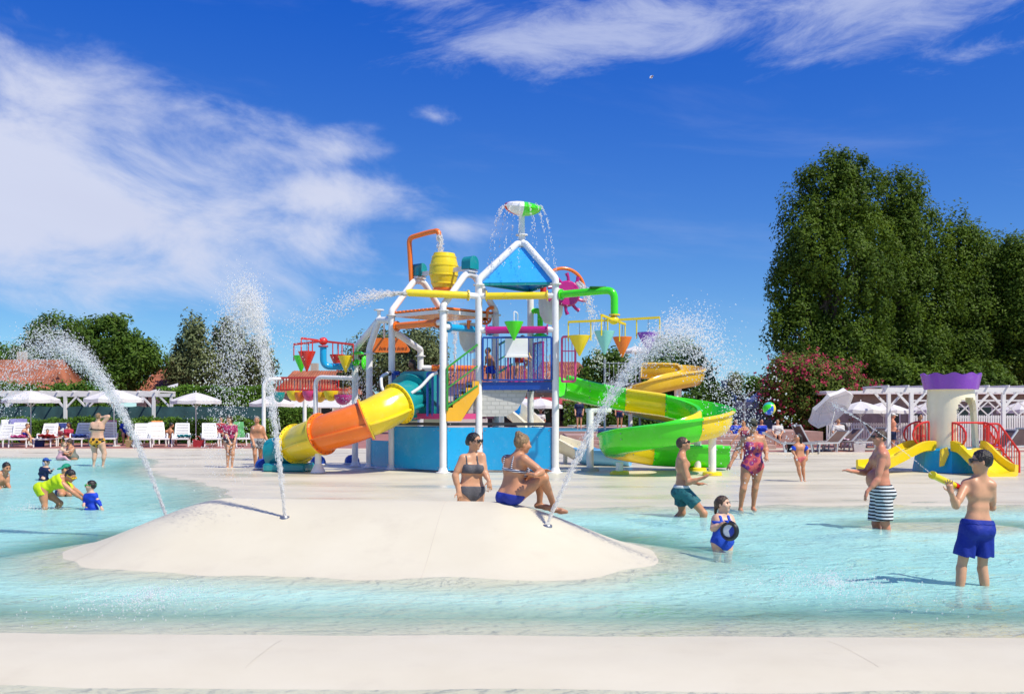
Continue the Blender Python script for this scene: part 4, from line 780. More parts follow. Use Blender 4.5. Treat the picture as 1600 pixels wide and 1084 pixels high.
# low blue ground sprays
for px, D in ((411, 29), (497, 31), (550, 31.5), (414, 33)):
    b = thing("ground_spray", "blue dome ground spray on the wet deck", "ground spray", G(px, D, FZ), "blue ground sprays"); MB().lathe([(.24, 0), (.24, .1), (.2, .2), (.11, .27), (0, .29)], G(px, D, FZ), 18).build("dome", NAVY, b); MB().lathe([(.27, 0), (.27, .03), (.2, .04)], G(px, D, FZ), 18).build("base_ring", WHITE, b)
for k, o in enumerate([o for o in COL.objects if o.name.startswith("ground_spray")]): o["label"] = ["blue dome ground spray behind the teal end of the tube slide", "blue dome ground spray under the yellow tube section", "blue dome ground spray by the left leg of the towers", "blue dome ground spray farthest back, left of the tube slide"][k]
# ------------------------------------------------------------------ castle with small slides, right
CC = Vector(((1486 - CX) / F * 27.6, 27.6, 0)); CZ = .70
CA = thing("play_castle", "cream toddler castle with purple crown, yellow slides and red rails", "play castle", at(CC, .05))
def castle_wall():
    nt_, nz = 96, 26; z0, z1 = CZ, 2.33; r0, r1 = .72, .60; arches = [(R(-64), R(36), 2.08), (R(38), R(32), 2.02), (R(160), R(24), 1.9)]
    def open_(t, z):
        for c, hw, top in arches:
            da = abs((t - c + math.pi) % (2 * math.pi) - math.pi)
            if da < hw and z < top - .35 + .35 * math.sqrt(max(0, 1 - (da / hw) ** 2)): return True
        return False
    vs = []; fs = []; 
    for th in (0, .085):
        for i in range(nz + 1):
            for k in range(nt_):
                z = z0 + (z1 - z0) * i / nz; t = 2 * math.pi * k / nt_; r = r0 + (r1 - r0) * i / nz - th; vs.append(at(CC, z) + Vector((math.cos(t) * r, math.sin(t) * r, 0)))
    off = (nz + 1) * nt_; solid = {(i, k): not open_(2 * math.pi * (k + .5) / nt_, z0 + (z1 - z0) * (i + .5) / nz) for i in range(nz) for k in range(nt_)}
    for (i, k), s_ in solid.items():
        if not s_: continue
        k2 = (k + 1) % nt_; a, b, c, d = i * nt_ + k, i * nt_ + k2, (i + 1) * nt_ + k2, (i + 1) * nt_ + k
        fs += [(a, b, c, d), (off + d, off + c, off + b, off + a)]
        if i == nz - 1 or not solid[(i + 1, k)]: fs.append((d, c, off + c, off + d))
        if i == 0 or not solid[(i - 1, k)]: fs.append((b, a, off + a, off + b))
        if not solid[(i, k2)]: fs.append((c, b, off + b, off + c))
        if not solid[(i, (k - 1) % nt_)]: fs.append((a, d, off + d, off + a))
    return MB().add(vs, fs)
castle_wall().build("tower_wall", CREAM, CA, smooth=35)
vs = []; fs = []; n = 64      # scalloped crown
for lay in range(4):
    for k in range(n):
        t = 2 * math.pi * k / n; sc_ = .035 * math.cos(10 * t); r, z = [(.70, 2.31), (.785, 2.73 + sc_), (.755, 2.73 + sc_), (.66, 2.34)][lay]; vs.append(at(CC, z) + Vector((math.cos(t) * r, math.sin(t) * r, 0)))
for lay in range(4):
    for k in range(n): a = lay * n; b = ((lay + 1) % 4) * n; fs.append((a + k, a + (k + 1) % n, b + (k + 1) % n, b + k))
MB().add(vs, fs).build("crown", PURP, CA, smooth=50); MB().lathe([(0, 2.33), (.69, 2.33), (.69, 2.36), (0, 2.36)], CC, 32).build("ceiling_plate", CREAM, CA)
MB().lathe([(0, CZ), (.86, CZ), (.90, CZ - .06), (1.0, .05), (.9, .05)], CC, 8, None, R(22.5), R(382.5)).build("base", BLU, CA, smooth=20)
def side_walls(path, w, h0, m_, name="slide"):
    o = flume(path, 0, len(path) - 1, m_, CA, name, [(-w - .06, h0), (-w + .03, h0 + .02), (-w + .05, .05), (0, 0), (w - .05, .05), (w - .03, h0 + .02), (w + .06, h0), (w + .05, -.04), (w - .05, -.08), (-w + .05, -.08), (-w - .05, -.04)]); return o
cs = at(CC, CZ - .03)
side_walls(crom([cs + Vector((.10, -.75, .02)), cs + Vector((.14, -1.05, -.03)), cs + Vector((.24, -1.5, -.32)), cs + Vector((.34, -1.9, -.52)), cs + Vector((.38, -2.1, -.56))], 5), .42, .22, YEL)
side_walls(crom([cs + Vector((-.72, -.1, .02)), cs + Vector((-1.1, -.2, -.01)), cs + Vector((-1.65, -.35, -.25)), cs + Vector((-2.2, -.5, -.47)), cs + Vector((-2.6, -.6, -.50))], 5), .36, .20, YEL)
for px, py0, py1 in ((1467, 735, 700),): pass
MB().prism([cs + Vector((-.62, -.80, .02)), cs + Vector((-.45, -.82, .08)), cs + Vector((-.42, -.84, -.10)), cs + Vector((-.55, -.84, -.42)), cs + Vector((-.66, -.84, -.45))], Vector((0, .06, 0))).build("side_fin", YEL, CA)
# D shaped red guards
def dguard(c, rt, up_, w, h):
    c = Vector(c); rt = Vector(rt).normalized(); pts = [c, c + Zv * h] + [c + rt * (w * math.sin(t)) + Zv * (h / 2 + h / 2 * math.cos(t)) for t in [math.pi * i / 10 for i in range(11)]]
    o = MB().tube(pts[1:], .028, 8).cyl(c, c + Zv * h, .028).build("guard", RED, CA)
    for k in range(1, 5):
        x = w * k / 5; hh = h / 2 * math.sqrt(max(.01, 1 - (k / 5) ** 2)); MB().cyl(c + rt * x + Zv * (h / 2 - hh), c + rt * x + Zv * (h / 2 + hh), .012, n=6).build("baluster", RED, o)
dguard(cs + Vector((-.74, -.30, .05)), (-1, -.25, 0), Zv, .50, .70); dguard(cs + Vector((-.74, .25, .05)), (-1, .1, 0), Zv, .45, .70); dguard(cs + Vector((-.32, -.82, .03)), (.3, -1, 0), Zv, .50, .70); dguard(cs + Vector((.62, -.62, .03)), (.3, -1, 0), Zv, .50, .70)
r0_, r1_ = cs + Vector((-.32, -.80, .73)), cs + Vector((.62, -.62, .73)); o = MB().cyl(r0_, r1_, .026).build("guard_rail", RED, CA)
# stair at the right
for k in range(3): MB().box(at(CC, .05 + (.62 - .2 * k) / 2) + Vector((.95 + .24 * k, -.25, 0)), (.26, .85, .62 - .2 * k), None, .03).build("step", AMB, CA)
for yo in (-.68, .2):
    a = cs + Vector((.70, yo, .08)); pts = [a, a + Zv * .62, a + Vector((.30, 0, .62)), at(CC, .62) + Vector((1.55, yo, 0)), at(CC, .05) + Vector((1.55, yo, 0))]
    o = MB().tube(roundpath(pts, .06, 4), .03, 8).cyl(a + Vector((.30, 0, -.05)), a + Vector((.30, 0, .62)), .022).build("stair_rail", RED, CA); lo, hi = a + Vector((.30, 0, -.02)), at(CC, .12) + Vector((1.55, yo, 0)); MB().cyl(lo, hi, .022, n=8).cyl(a, lo, .022, n=8).build("lower_rail", RED, CA)
    for k in range(1, 8):
        q = lo.lerp(hi, k / 8); tz = (a + Vector((.30, 0, .62))).lerp(at(CC, .62) + Vector((1.55, yo, 0)), k / 8).z; MB().cyl(q, at(q, tz), .011, n=6).build("baluster", RED, CA)
# ------------------------------------------------------------------ umbrellas
CANV = mat("white_canvas", (.80, .80, .79), .85, var=.03, trans=.28, bump=.15, bscale=9); POLE = mat("white_pole", (.75, .75, .74), .4)
def umbrella(label, px, D, apex_py, r, tilt=None, grp="white parasols", base=.105, sag=.17):
    b = G(px, D, base); az_ = ZY(apex_py, D); t = thing("parasol", label, "parasol", b, grp); n = 8; c = at(b, az_)
    M = Matrix.Identity(3) if tilt is None else Vector((0, 0, 1)).rotation_difference(Vector(tilt).normalized()).to_matrix()
    pv = c if tilt is None else c
    def q(a, rr, h): return c + M @ Vector((math.cos(a) * rr, math.sin(a) * rr, h))
    H = r * .32; ph = random.uniform(0, .7)
    for k in range(n):
        a0, a1 = ph + 2 * math.pi * k / n, ph + 2 * math.pi * (k + 1) / n; K = 5; vs = []; fs = []; S = 4
        for i in range(K + 1):
            u = i / K
            for j in range(S + 1):
                w = j / S; a = a0 + (a1 - a0) * w; inset = math.cos(math.pi / n) / math.cos((w - .5) * 2 * math.pi / n); dip = -.05 * r * u * math.sin(math.pi * w)
                vs.append(q(a, r * u * (1 + (inset - 1) * u), -H * (u ** 1.25) + dip * .8))
        for j in range(S + 1):
            w = j / S; a = a0 + (a1 - a0) * w; inset = math.cos(math.pi / n) / math.cos((w - .5) * 2 * math.pi / n); vs.append(q(a, r * inset * 1.005, -H - .05 * r * .8 * math.sin(math.pi * w) - sag * (1 - .18 * math.sin(math.pi * w))))
        W_ = S + 1
        for i in range(K + 1):
            for j in range(S): fs.append((i * W_ + j, i * W_ + j + 1, (i + 1) * W_ + j + 1, (i + 1) * W_ + j))
        link("canopy_panel", MB().add(vs, fs).mesh("canopy_panel", b, 35), CANV, t)
        MB().cyl(q(a0, .05, -.07), q(a0, r * .98, -H - .03), .010, n=5).build("rib", POLE, t); MB().cyl(q(a0, .04, -H * 1.9), q(a0, r * .5, -H * .52), .008, n=5).build("strut", POLE, t)
    foot = b; top = q(0, 0, .06); kink = q(0, 0, -H * 2.0)
    MB().tube([foot, at(foot, kink.z) if tilt is None else kink, top], .022, 10).lathe([(0, 0), (.03, .03), (0, .07)], q(0, 0, .02), 8).build("pole", POLE, t)
    MB().lathe([(0, .1), (.03, .1), (.05, .06), (.26, .05), (.28, 0), (0, 0)], b, 20).build("base_weight", GREYP, t)
    return t
umbrella("open white parasol at the far left, over the purple towel lounger", 48, 46.5, 610, 1.26); umbrella("widest white parasol of the left row, over the sunflower bikini woman", 178, 45.0, 608, 1.32); umbrella("white parasol right of the left pergola, its pole over a pile of towels", 306, 48, 613, 1.18); umbrella("white parasol partly behind the tall vertical jet", 425, 50, 618, 1.18)
umbrella("white parasol tipped over on its pole in front of the oleander", 1288, 40, 627, 1.02, (-.45, .62, .70)); umbrella("white parasol beside the tipped one, over the brown loungers", 1345, 44, 627, 1.10); umbrella("white parasol overlapping its neighbour left of the castle", 1381, 45.5, 628, 1.10); umbrella("white parasol half hidden by the castle tower", 1455, 47, 628, 1.12); umbrella("white parasol cut by the right edge of the picture", 1600, 46, 627, 1.15); umbrella("small white parasol on the high steel stair tower", 993, 51, 541, .72, base=ZY(600, 51), sag=.1)
umbrella("white parasol far behind, seen between the right tower columns", 845, 58, 622, 1.3); umbrella("white parasol far behind, left of its twin between the tower columns", 812, 60, 620, 1.3)
# ------------------------------------------------------------------ sun loungers
def lounger(label, px, D, rz, frame, cloth, slatted, grp, back=58, zb=.105):
    b = G(px, D, zb); t = thing("sun_lounger", label, "sun lounger", (0, 0, 0), grp); W_ = .66; L_ = 1.25; hs = .36
    fr = MB().bar((-W_ / 2, 0, hs), (-W_ / 2, -L_, hs), .06, .06).build("side_rail", frame, t); MB().bar((W_ / 2, 0, hs), (W_ / 2, -L_, hs), .06, .06).build("side_rail", frame, t)
    MB().bar((-W_ / 2, -L_, hs), (W_ / 2, -L_, hs), .06, .06).build("foot_rail", frame, t)
    for x in (-1, 1):
        for y in (-.08, -L_ + .15): MB().tube([(x * W_ / 2, y, hs), (x * (W_ / 2 + .02), y - .06, 0)], [.035, .028], 8).build("leg", frame, t)
        if slatted: MB().tube(roundpath([(x * (W_ / 2 + .03), -.02, hs), (x * (W_ / 2 + .05), -.05, hs + .2), (x * (W_ / 2 + .05), -.42, hs + .2), (x * (W_ / 2 + .03), -.5, hs)], .06, 4), .03, 8).build("armrest", frame, t)
    ca, sa = math.cos(R(back)), math.sin(R(back)); BL = .78
    bd = Vector((0, ca, sa)); bn = Vector((0, -sa, ca))
    bk = MB(); 
    for x in (-1, 1): bk.bar((x * (W_ / 2 - .02), .02, hs), Vector((x * (W_ / 2 - .05), .02, hs)) + bd * BL, .05, .05)
    bk.bar(Vector((-W_ / 2 + .05, .02, hs)) + bd * BL, Vector((W_ / 2 - .05, .02, hs)) + bd * BL, .06, .06); bkf = bk.build("back_frame", frame, t)
    if slatted:
        for k in range(9): MB().box(Vector((0, .02, hs)) + bd * (.06 + k * .083) + bn * .005, (W_ - .08, .055, .018), Matrix((Vector((1, 0, 0)), bd, bn)).transposed()).build("slat", cloth, bkf)
        for k in range(13): MB().box((0, -.06 - k * .092, hs + .015), (W_ - .05, .07, .02)).build("slat", cloth, t)
    else:
        MB().box(Vector((0, .02, hs)) + bd * BL * .5, (W_ - .08, BL - .06, .02), Matrix((Vector((1, 0, 0)), bd, bn)).transposed(), .004).build("back_sling", cloth, bkf); MB().box((0, -L_ / 2, hs + .01), (W_ - .06, L_ - .06, .02), None, .004).build("seat_sling", cloth, t)
    t.location = b; t.rotation_euler = (0, 0, rz); return t
BROWN = mat("brown_sling", (.16, .10, .08), .8, var=.12); GREYF = mat("grey_aluminium", (.55, .56, .57), .4, metal=.3)
LW = "white plastic loungers along the left terrace"
for px, D, rz, lab in ((8, 44.5, .1, "white slatted lounger cut by the left edge"), (32, 44.6, .35, "white slatted lounger under a purple towel"), (76, 44.8, .2, "white slatted lounger where a child sits on a red towel"), (92, 46.2, .1, "white slatted lounger with a navy towel on its back"), (128, 45.2, .1, "white slatted lounger with a blue towel on its seat"), (170, 45.4, .3, "white slatted lounger with a pink towel, behind the sunflower bikini woman"), (222, 44.6, .35, "empty white lounger directly behind the falling left jet"), (246, 45.0, .45, "empty white lounger with its back turned a little right"), (238, 47.5, .1, "white lounger in the second row behind the empty pair"), (284, 45.2, .25, "white slatted lounger with a teal towel on its seat"), (328, 45.0, .4, "white slatted lounger with a dark towel on its back"), (372, 45.4, .5, "white slatted lounger right of the woman in the pink top")):
    lounger(lab, px, D, rz, WPLAS, WPLAS, True, LW, random.uniform(50, 64))
LR = "brown sling loungers along the right terrace"
for px, D, rz, lab, bk_ in ((1222, 38.6, 1.2, "low grey-framed lounger beside the child with blue armbands", 30), (1258, 39.2, 1.9, "grey-framed lounger folded up behind the child with blue armbands", 60), (1300, 39.0, -1.0, "brown sling lounger below the tipped parasol", 35), (1322, 40.5, -1.2, "brown sling lounger with a patterned towel", 40), (1330, 43.5, .9, "brown sling lounger in the row behind", 62), (1362, 40.0, -1.1, "brown sling lounger just left of the striped trunks man", 45), (1368, 43.5, .9, "brown sling lounger left of the white-capped man", 60), (1560, 33.8, -1.4, "dark sling lounger right of the castle stair", 50), (1590, 35.5, -.9, "dark sling lounger at the right edge", 52)):
    lounger(lab, px, D, rz, GREYF, BROWN, False, LR, bk_)
# towels draped on loungers
def towel(label, px, D, w, h, z0, lean, col, rz=0.0, col2=None, seat=False):
    m_ = mat("towel_" + label.split()[0] + str(int(px)), col, .95, var=.10, bump=.5, bscale=60, wear=((col2, .9, 9.0) if col2 else None)); vs = []; n = 12; o = G(px, D, z0)
    for i in range(n + 1):
        for j in range(n + 1):
            u, v = i / n - .5, j / n; wob = .025 * math.sin(u * 17 + v * 5) + .02 * math.sin(v * 14 + u * 3)
            vs.append(Vector((u * w + .02 * math.sin(v * 9), lean * v * h + wob * (0 if seat else 1), (v * h * (.15 if seat else 1) + wob * (1 if seat else .3)))))
    t = MB().add(vs, [(i * (n + 1) + j, (i + 1) * (n + 1) + j, (i + 1) * (n + 1) + j + 1, i * (n + 1) + j + 1) for i in range(n) for j in range(n)])
    ob = link("towel", t.mesh("towel"), m_); sm = ob.modifiers.new("thickness", 'SOLIDIFY'); sm.thickness = .02; ob.location = o; ob.rotation_euler = (0, 0, rz); tag(ob, label, "towel", "towels on the loungers"); return ob
towel("purple towel hung over a lounger back at far left", 26, 44.85, .74, .86, .48, .42, (.20, .19, .40), .35); towel("navy towel hung over a white lounger back", 92, 46.3, .5, .62, .5, .45, (.03, .05, .20), .1); towel("red and white towel under the seated child", 78, 44.35, .66, 1.0, .50, -.9, (.55, .05, .05), .2, (.8, .75, .7), True); towel("blue towel bunched on a white lounger seat", 128, 44.9, .6, .7, .52, -.8, (.03, .08, .35), .1, None, True); towel("pink striped towel hung behind the sunflower bikini woman", 172, 45.6, .5, .8, .48, .4, (.48, .22, .30), .3); towel("teal towel bunched on a white lounger seat", 288, 44.8, .55, .6, .52, -.8, (.04, .30, .34), .25, None, True); towel("dark towel hung on a lounger back right of the parasol pole", 326, 45.2, .36, .6, .52, .45, (.02, .02, .025), .4); towel("patterned pink and white towel on a brown lounger", 1318, 40.3, .6, .8, .52, -.6, (.62, .42, .55), -1.0, (.8, .8, .8), True); towel("orange towel on the brown lounger under the tipped parasol", 1300, 39.4, .55, .7, .56, .7, (.62, .25, .12), -1.0, None, True); towel("purple towel on the lounger behind the castle stair", 1556, 33.9, .6, .9, .52, -.8, (.18, .07, .36), -1.4, (.4, .2, .6), True); towel("teal towel behind the purple towel at far left", 12, 45.1, .45, .8, .48, .42, (.04, .28, .32), .2); towel("pink beach bag lying on the lounger seat at far left", 30, 44.3, .6, .6, .5, -.8, (.62, .08, .28), .3, None, True)
# ------------------------------------------------------------------ pergolas, fences, buildings
WOODW = mat("white_painted_timber", (.76, .75, .73), .6, var=.06, wear=((.5, .48, .44), .3, 3.0))
def pergola(label, x0, x1, y, z, posts, dep=2.2, slats=14):
    t = thing("pergola", label, "pergola", (0.5 * (x0 + x1), y, .105), "white timber pergolas")
    for yy in (y, y + dep): MB().bar((x0, yy, z), (x1, yy, z), .10, .18).build("beam", WOODW, t)
    for k in range(slats): x = x0 + .1 + (x1 - x0 - .2) * k / (slats - 1); MB().bar((x, y - .2, z + .15), (x, y + dep + .3, z + .15), .05, .08).build("rafter", WOODW, t)
    for px_ in posts:
        for yy in (y, y + dep):
            x = px_; MB().bar((x, yy, .105), (x, yy, z - .11), .14, .14, Vector((0, 1, 0))).build("post", WOODW, t)
            for s_ in (-1, 1):
                if x0 < x + s_ * .6 < x1: MB().bar((x, yy, z - .72), (x + s_ * .6, yy, z - .08), .08, .09).build("brace", WOODW, t)
    return t
pergola("white timber pergola over the left loungers", G(-40, 50).x, G(246, 50).x, 50.0, ZY(616, 50), [G(102, 50).x, G(240, 50).x, G(-30, 50).x], 2.6, 12)
pergola("white timber pergola behind the castle at right", G(1382, 40).x, G(1640, 40).x, 40.0, ZY(609, 40), [G(1424, 40).x, G(1568, 40).x], 2.4, 9)
MESHG = mat("green_windscreen", (.035, .10, .105), .9, var=.25, vscale=1.2, bump=.4, bscale=20)
ws = thing("windscreen_fence", "green windscreen mesh fence behind the left loungers", "fence", G(180, 52, .1))
fx0, fx1 = G(-60, 52).x, G(432, 52).x; vs = []; n = 120
for i in range(n + 1):
    x = fx0 + (fx1 - fx0) * i / n
    for z in (.5, 1.1, 1.95 - .05 * abs(math.sin(i * .42))): vs.append((x, 52 + .04 * math.sin(i * .8 + z * 3), z))
MB().add(vs, [(3 * i + a, 3 * i + 3 + a, 3 * i + 4 + a, 3 * i + 1 + a) for i in range(n) for a in (0, 1)]).build("mesh_screen", MESHG, ws)
for i in range(0, n + 1, 12): x = fx0 + (fx1 - fx0) * i / n; MB().cyl((x, 52.08, .1), (x, 52.08, 2.0), .03, n=8).build("post", DARK, ws)
TILE = mat("terracotta", (.34, .115, .06), .85, var=.3, vscale=1.2, wear=((.16, .10, .07), .5, 1.5)); WALLC = mat("cream_render", (.55, .49, .40), .85, var=.08); WALLW = mat("white_render", (.7, .7, .68), .8, var=.05)
def house(label, px0, px1, D, eave_py, ridge_py, dep, wall, hip=0.3, grp="tiled houses behind the hedges", windows=0):
    x0, x1 = G(px0, D).x, G(px1, D).x; ze, zr = ZY(eave_py, D), ZY(ridge_py, D + dep / 2); t = thing("tiled_house", label, "house", ((x0 + x1) / 2, D, .1), grp)
    MB().box(((x0 + x1) / 2, D + dep / 2, (ze + .1) / 2), (x1 - x0 - .8, dep - .8, ze - .1)).build("wall", wall, t)
    rx0, rx1 = x0 + (x1 - x0) * hip, x1 - (x1 - x0) * hip; n = max(8, int((x1 - x0) / .22))
    A = [Vector((x0, D, ze)), Vector((x1, D, ze)), Vector((rx1, D + dep / 2, zr)), Vector((rx0, D + dep / 2, zr))]; B = [Vector((x0, D + dep, ze)), Vector((x1, D + dep, ze)), A[2], A[3]]
    def slope(a, b, c, d, nn):      # rounded tile courses running down the slope
        nn = max(4, nn); vs = []; fs = []; K = 9; nrm = (b - a).cross(d - a).normalized(); nrm = nrm if nrm.z > 0 else -nrm
        for i in range(nn * 4 + 1):
            u = i / (nn * 4)
            for j in range(K + 1): v = j / K; vs.append((a.lerp(b, u)).lerp(d.lerp(c, u), v) + nrm * (.05 * abs(math.sin(u * nn * math.pi)) + (.02 if j % 2 else 0)))
        for i in range(nn * 4):
            for j in range(K): fs.append((i * (K + 1) + j, (i + 1) * (K + 1) + j, (i + 1) * (K + 1) + j + 1, i * (K + 1) + j + 1))
        return MB().add(vs, fs)
    r_ = slope(A[0], A[1], A[2], A[3], n).build("roof", TILE, t); r_["kind"] = "stuff"
    for q in (slope(B[1], B[0], B[3], B[2], n), slope(A[1], B[1], B[2], A[2], int(dep / .22)), slope(B[0], A[0], A[3], B[3], int(dep / .22))): k_ = q.build("roof_slope", TILE, t); k_["kind"] = "stuff"
    MB().box((rx0 + (rx1 - rx0) * .3, D + dep / 2 + .4, zr + .15), (.5, .5, .9)).build("chimney", WALLC, t)
    for k in range(windows):
        x = x0 + (x1 - x0) * (k + .7) / (windows + .4); w_ = MB().box((x, D + .385, ze * .5), (.9, .06, 1.1)).build("window", WOODW, t); MB().box((x, D + .365, ze * .5), (.74, .06, .94)).build("pane", mat("dark_glass", (.02, .025, .03), .08), w_)
    return t
house("tiled house roof at the far left above the shrubs", -60, 77, 64, 612, 563, 7, WALLC, .12); house("tiled house roof between the dark tree and the pines", 200, 285, 66, 613, 577, 7, WALLC, .25); house("long tiled house behind the bowl shower frame", 425, 562, 68, 616, 580, 8, WALLC, .1, windows=4); house("low tiled house seen behind the magenta gate", 830, 930, 72, 594, 566, 9, WALLC, .2); house("tiled house behind the white towers", 690, 835, 76, 600, 572, 8, WALLW, .1, windows=3)
aw = thing("awning", "cream awning along the wall of the long tiled house", "awning", G(500, 67, .1)); MB().prism([P(455, 626, 67.8), P(560, 626, 67.8), P(560, 637, 66.0), P(455, 637, 66.0)], Vector((0, 0, .05))).build("awning_cloth", CANV, aw); MB().cyl(G(458, 66, .1), P(458, 637, 66), .04).build("post", DARK, aw); MB().cyl(G(558, 66, .1), P(558, 637, 66), .04).build("post", DARK, aw)
wr = thing("white_canopy", "white sloped canopy edge left of the pines", "canopy", G(250, 60, .1)); MB().prism([P(228, 614, 60), P(278, 600, 60), P(278, 612, 58), P(228, 614.5, 58)], Vector((0, 0, .06))).build("canopy_sheet", CANV, wr); MB().cyl(G(276, 59, .1), P(276, 604, 59), .05).build("post", DARK, wr); MB().cyl(G(230, 59, .1), P(230, 613, 59), .05).build("post", DARK, wr)
def tent(label, px, D, hw, eave, peak):
    t = thing("marquee_tent", label, "tent", G(px, D, .1), "white peaked marquees"); w = hw * D / F; c = G(px, D, 0); ze, zp = ZY(eave, D), ZY(peak, D); prof = [(1.0, 0), (.8, .10), (.55, .25), (.32, .48), (.16, .74), (.06, 1.0), (0, 1.0)]
    MB().lathe([(w * 1.41 * r_, ze + (zp - ze) * h) for r_, h in prof], c, 4, None, R(45), R(405)).build("roof", CANV, t, smooth=20); MB().box(at(c, ze - .2), (2 * w, 2 * w, .4)).build("valance", CANV, t); MB().box(at(c, (ze + .1) / 2 - .2), (2 * w - .3, 2 * w - .3, ze - .55)).build("wall", mat("tent_wall", (.42, .42, .43), .8), t); MB().cyl(at(c, zp - .05), at(c, zp + .15), .22, n=10).build("cap", GREYP, t)
    for s_ in (-1, 1): MB().cyl(at(c, .1) + Vector((s_ * w, -w, 0)), at(c, ze) + Vector((s_ * w, -w, 0)), .06).build("pole", GALV, t)
tent("white peaked marquee right of the spiral slide", 1132, 64, 36, 628, 598); tent("second white marquee, partly behind the oleander", 1196, 66, 36, 628, 598)
# floodlight on a post by the tents
fl = thing("lamp_post", "grey post with an angled arm beside the marquees", "lamp post", G(1163, 50, .1)); MB().cyl(G(1163, 50, .1), P(1163, 615, 50), .06).tube([P(1163, 622, 50), P(1178, 610, 49.5)], .04, 8).build("post", GALV, fl); MB().box(P(1158, 622, 49.8), (.3, .3, .35), None, .04).build("lamp_head", BLK, fl)
# terrace steps and the shallow blue pool behind
for k in range(3):
    x0, x1 = G(885, 41.5 + k).x, G(1215 - 12 * k, 41.5 + k).x; o = MB().box(((x0 + x1) / 2, 43.3 + k * .9, .105 + .09 + k * .18), (x1 - x0, 3.2, .18), None, .02).build("terrace_step", mat("pink_stone", (.42, .27, .23), .8, var=.12)); o["kind"] = "structure"; o["label"] = "broad pinkish terrace step behind the spiral slide"
bp_ = MB().box((G(950, 50).x, 51, .72), (7.5, 6, .12)).build("upper_pool", mat("blue_pool_lining", (.10, .42, .62), .15, var=.1)); bp_["kind"] = "structure"
tb = MB().box((G(1000, 52).x, 54, .42), (16, 14, .60)).build("upper_terrace", MATS["pink_stone"]); tb["kind"] = "structure"
# white picket fence behind the right loungers
def picket(label, px0, px1, D0, D1, z0, z1, n, cross=0):
    a, b = G(px0, D0, z0), G(px1, D1, z0); t = thing("picket_fence", label, "fence", (a + b) / 2, "white fences on the right terrace")
    for z in (z0 + .15, z1 - .08): MB().bar(at(a, z), at(b, z), .05, .08).build("rail", WOODW, t)
    me = MB().box((0, 0, (z1 - z0) / 2), (.07, .02, z1 - z0), None, .006).mesh("picket")
    for k in range(n): q = a.lerp(b, k / (n - 1)); inst("picket", me, WOODW, t, q + Vector((0, -.04, 0)), (0, 0, math.atan2(b.y - a.y, b.x - a.x)))
    for k in range(cross):
        p, q = a.lerp(b, k / cross), a.lerp(b, (k + 1) / cross); MB().bar(at(p, z1), at(q, z1 + .62), .05, .05).build("cross_bar", WOODW, t); MB().bar(at(p, z1 + .62), at(q, z1), .05, .05).build("cross_bar", WOODW, t)
    if cross: MB().bar(at(a, z1 + .66), at(b, z1 + .66), .07, .07).build("top_rail", WOODW, t)
picket("white picket fence behind the brown loungers", 1292, 1420, 46, 45, .105, 1.15, 34); picket("white picket and cross-braced fence behind the castle", 1425, 1640, 44.5, 44, .105, 1.5, 60, 9)
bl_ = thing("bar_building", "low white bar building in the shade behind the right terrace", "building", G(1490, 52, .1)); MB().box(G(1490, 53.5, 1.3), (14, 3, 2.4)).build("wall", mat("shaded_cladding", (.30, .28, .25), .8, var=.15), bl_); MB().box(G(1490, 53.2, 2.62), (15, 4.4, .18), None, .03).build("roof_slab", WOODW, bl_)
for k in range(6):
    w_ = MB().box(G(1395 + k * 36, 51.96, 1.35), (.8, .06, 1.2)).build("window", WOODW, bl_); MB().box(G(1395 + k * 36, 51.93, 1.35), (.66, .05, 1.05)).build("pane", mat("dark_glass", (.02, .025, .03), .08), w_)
# red awning bar far behind the tower and the long shaded kiosk behind the slide
kk = thing("kiosk", "long shaded kiosk with red awning behind the towers", "kiosk", G(880, 66, .1)); MB().box(G(900, 68, 1.5), (12, 3, 2.8)).build("wall", mat("dark_timber", (.10, .075, .06), .8, var=.3), kk); MB().prism([P(770, 622, 66.4), P(1010, 622, 66.4), P(1010, 632, 64.6), P(770, 632, 64.6)], Vector((0, 0, .06))).build("awning_cloth", mat("red_awning", (.40, .05, .06), .8), kk)
for px in (772, 850, 930, 1008): MB().cyl(G(px, 64.7, .1), P(px, 632, 64.7), .05).build("post", DARK, kk)
for k in range(5): MB().box(G(800 + 45 * k, 66.45, 1.5), (1.2, .08, 1.0)).build("window", mat("dark_glass", (.02, .025, .03), .08), kk)
# white tables and chairs far behind
for k, (px, D) in enumerate(((900, 57), (925, 58), (965, 57), (1020, 58))):
    tt = thing("cafe_table", ["white cafe table left of the post behind the slide", "white cafe table right of the post behind the slide", "white cafe table above the small blue pool", "white cafe table near the foot of the amber slide"][k], "table", G(px, D, .105), "cafe tables"); MB().cyl(G(px, D, .82), G(px, D, .86), .5).build("table_top", WPLAS, tt); MB().cyl(G(px, D, .105), G(px, D, .82), .04).lathe([(.05, .06), (.28, .02), (.3, 0)], G(px, D, .105), 14).build("pedestal", WPLAS, tt)
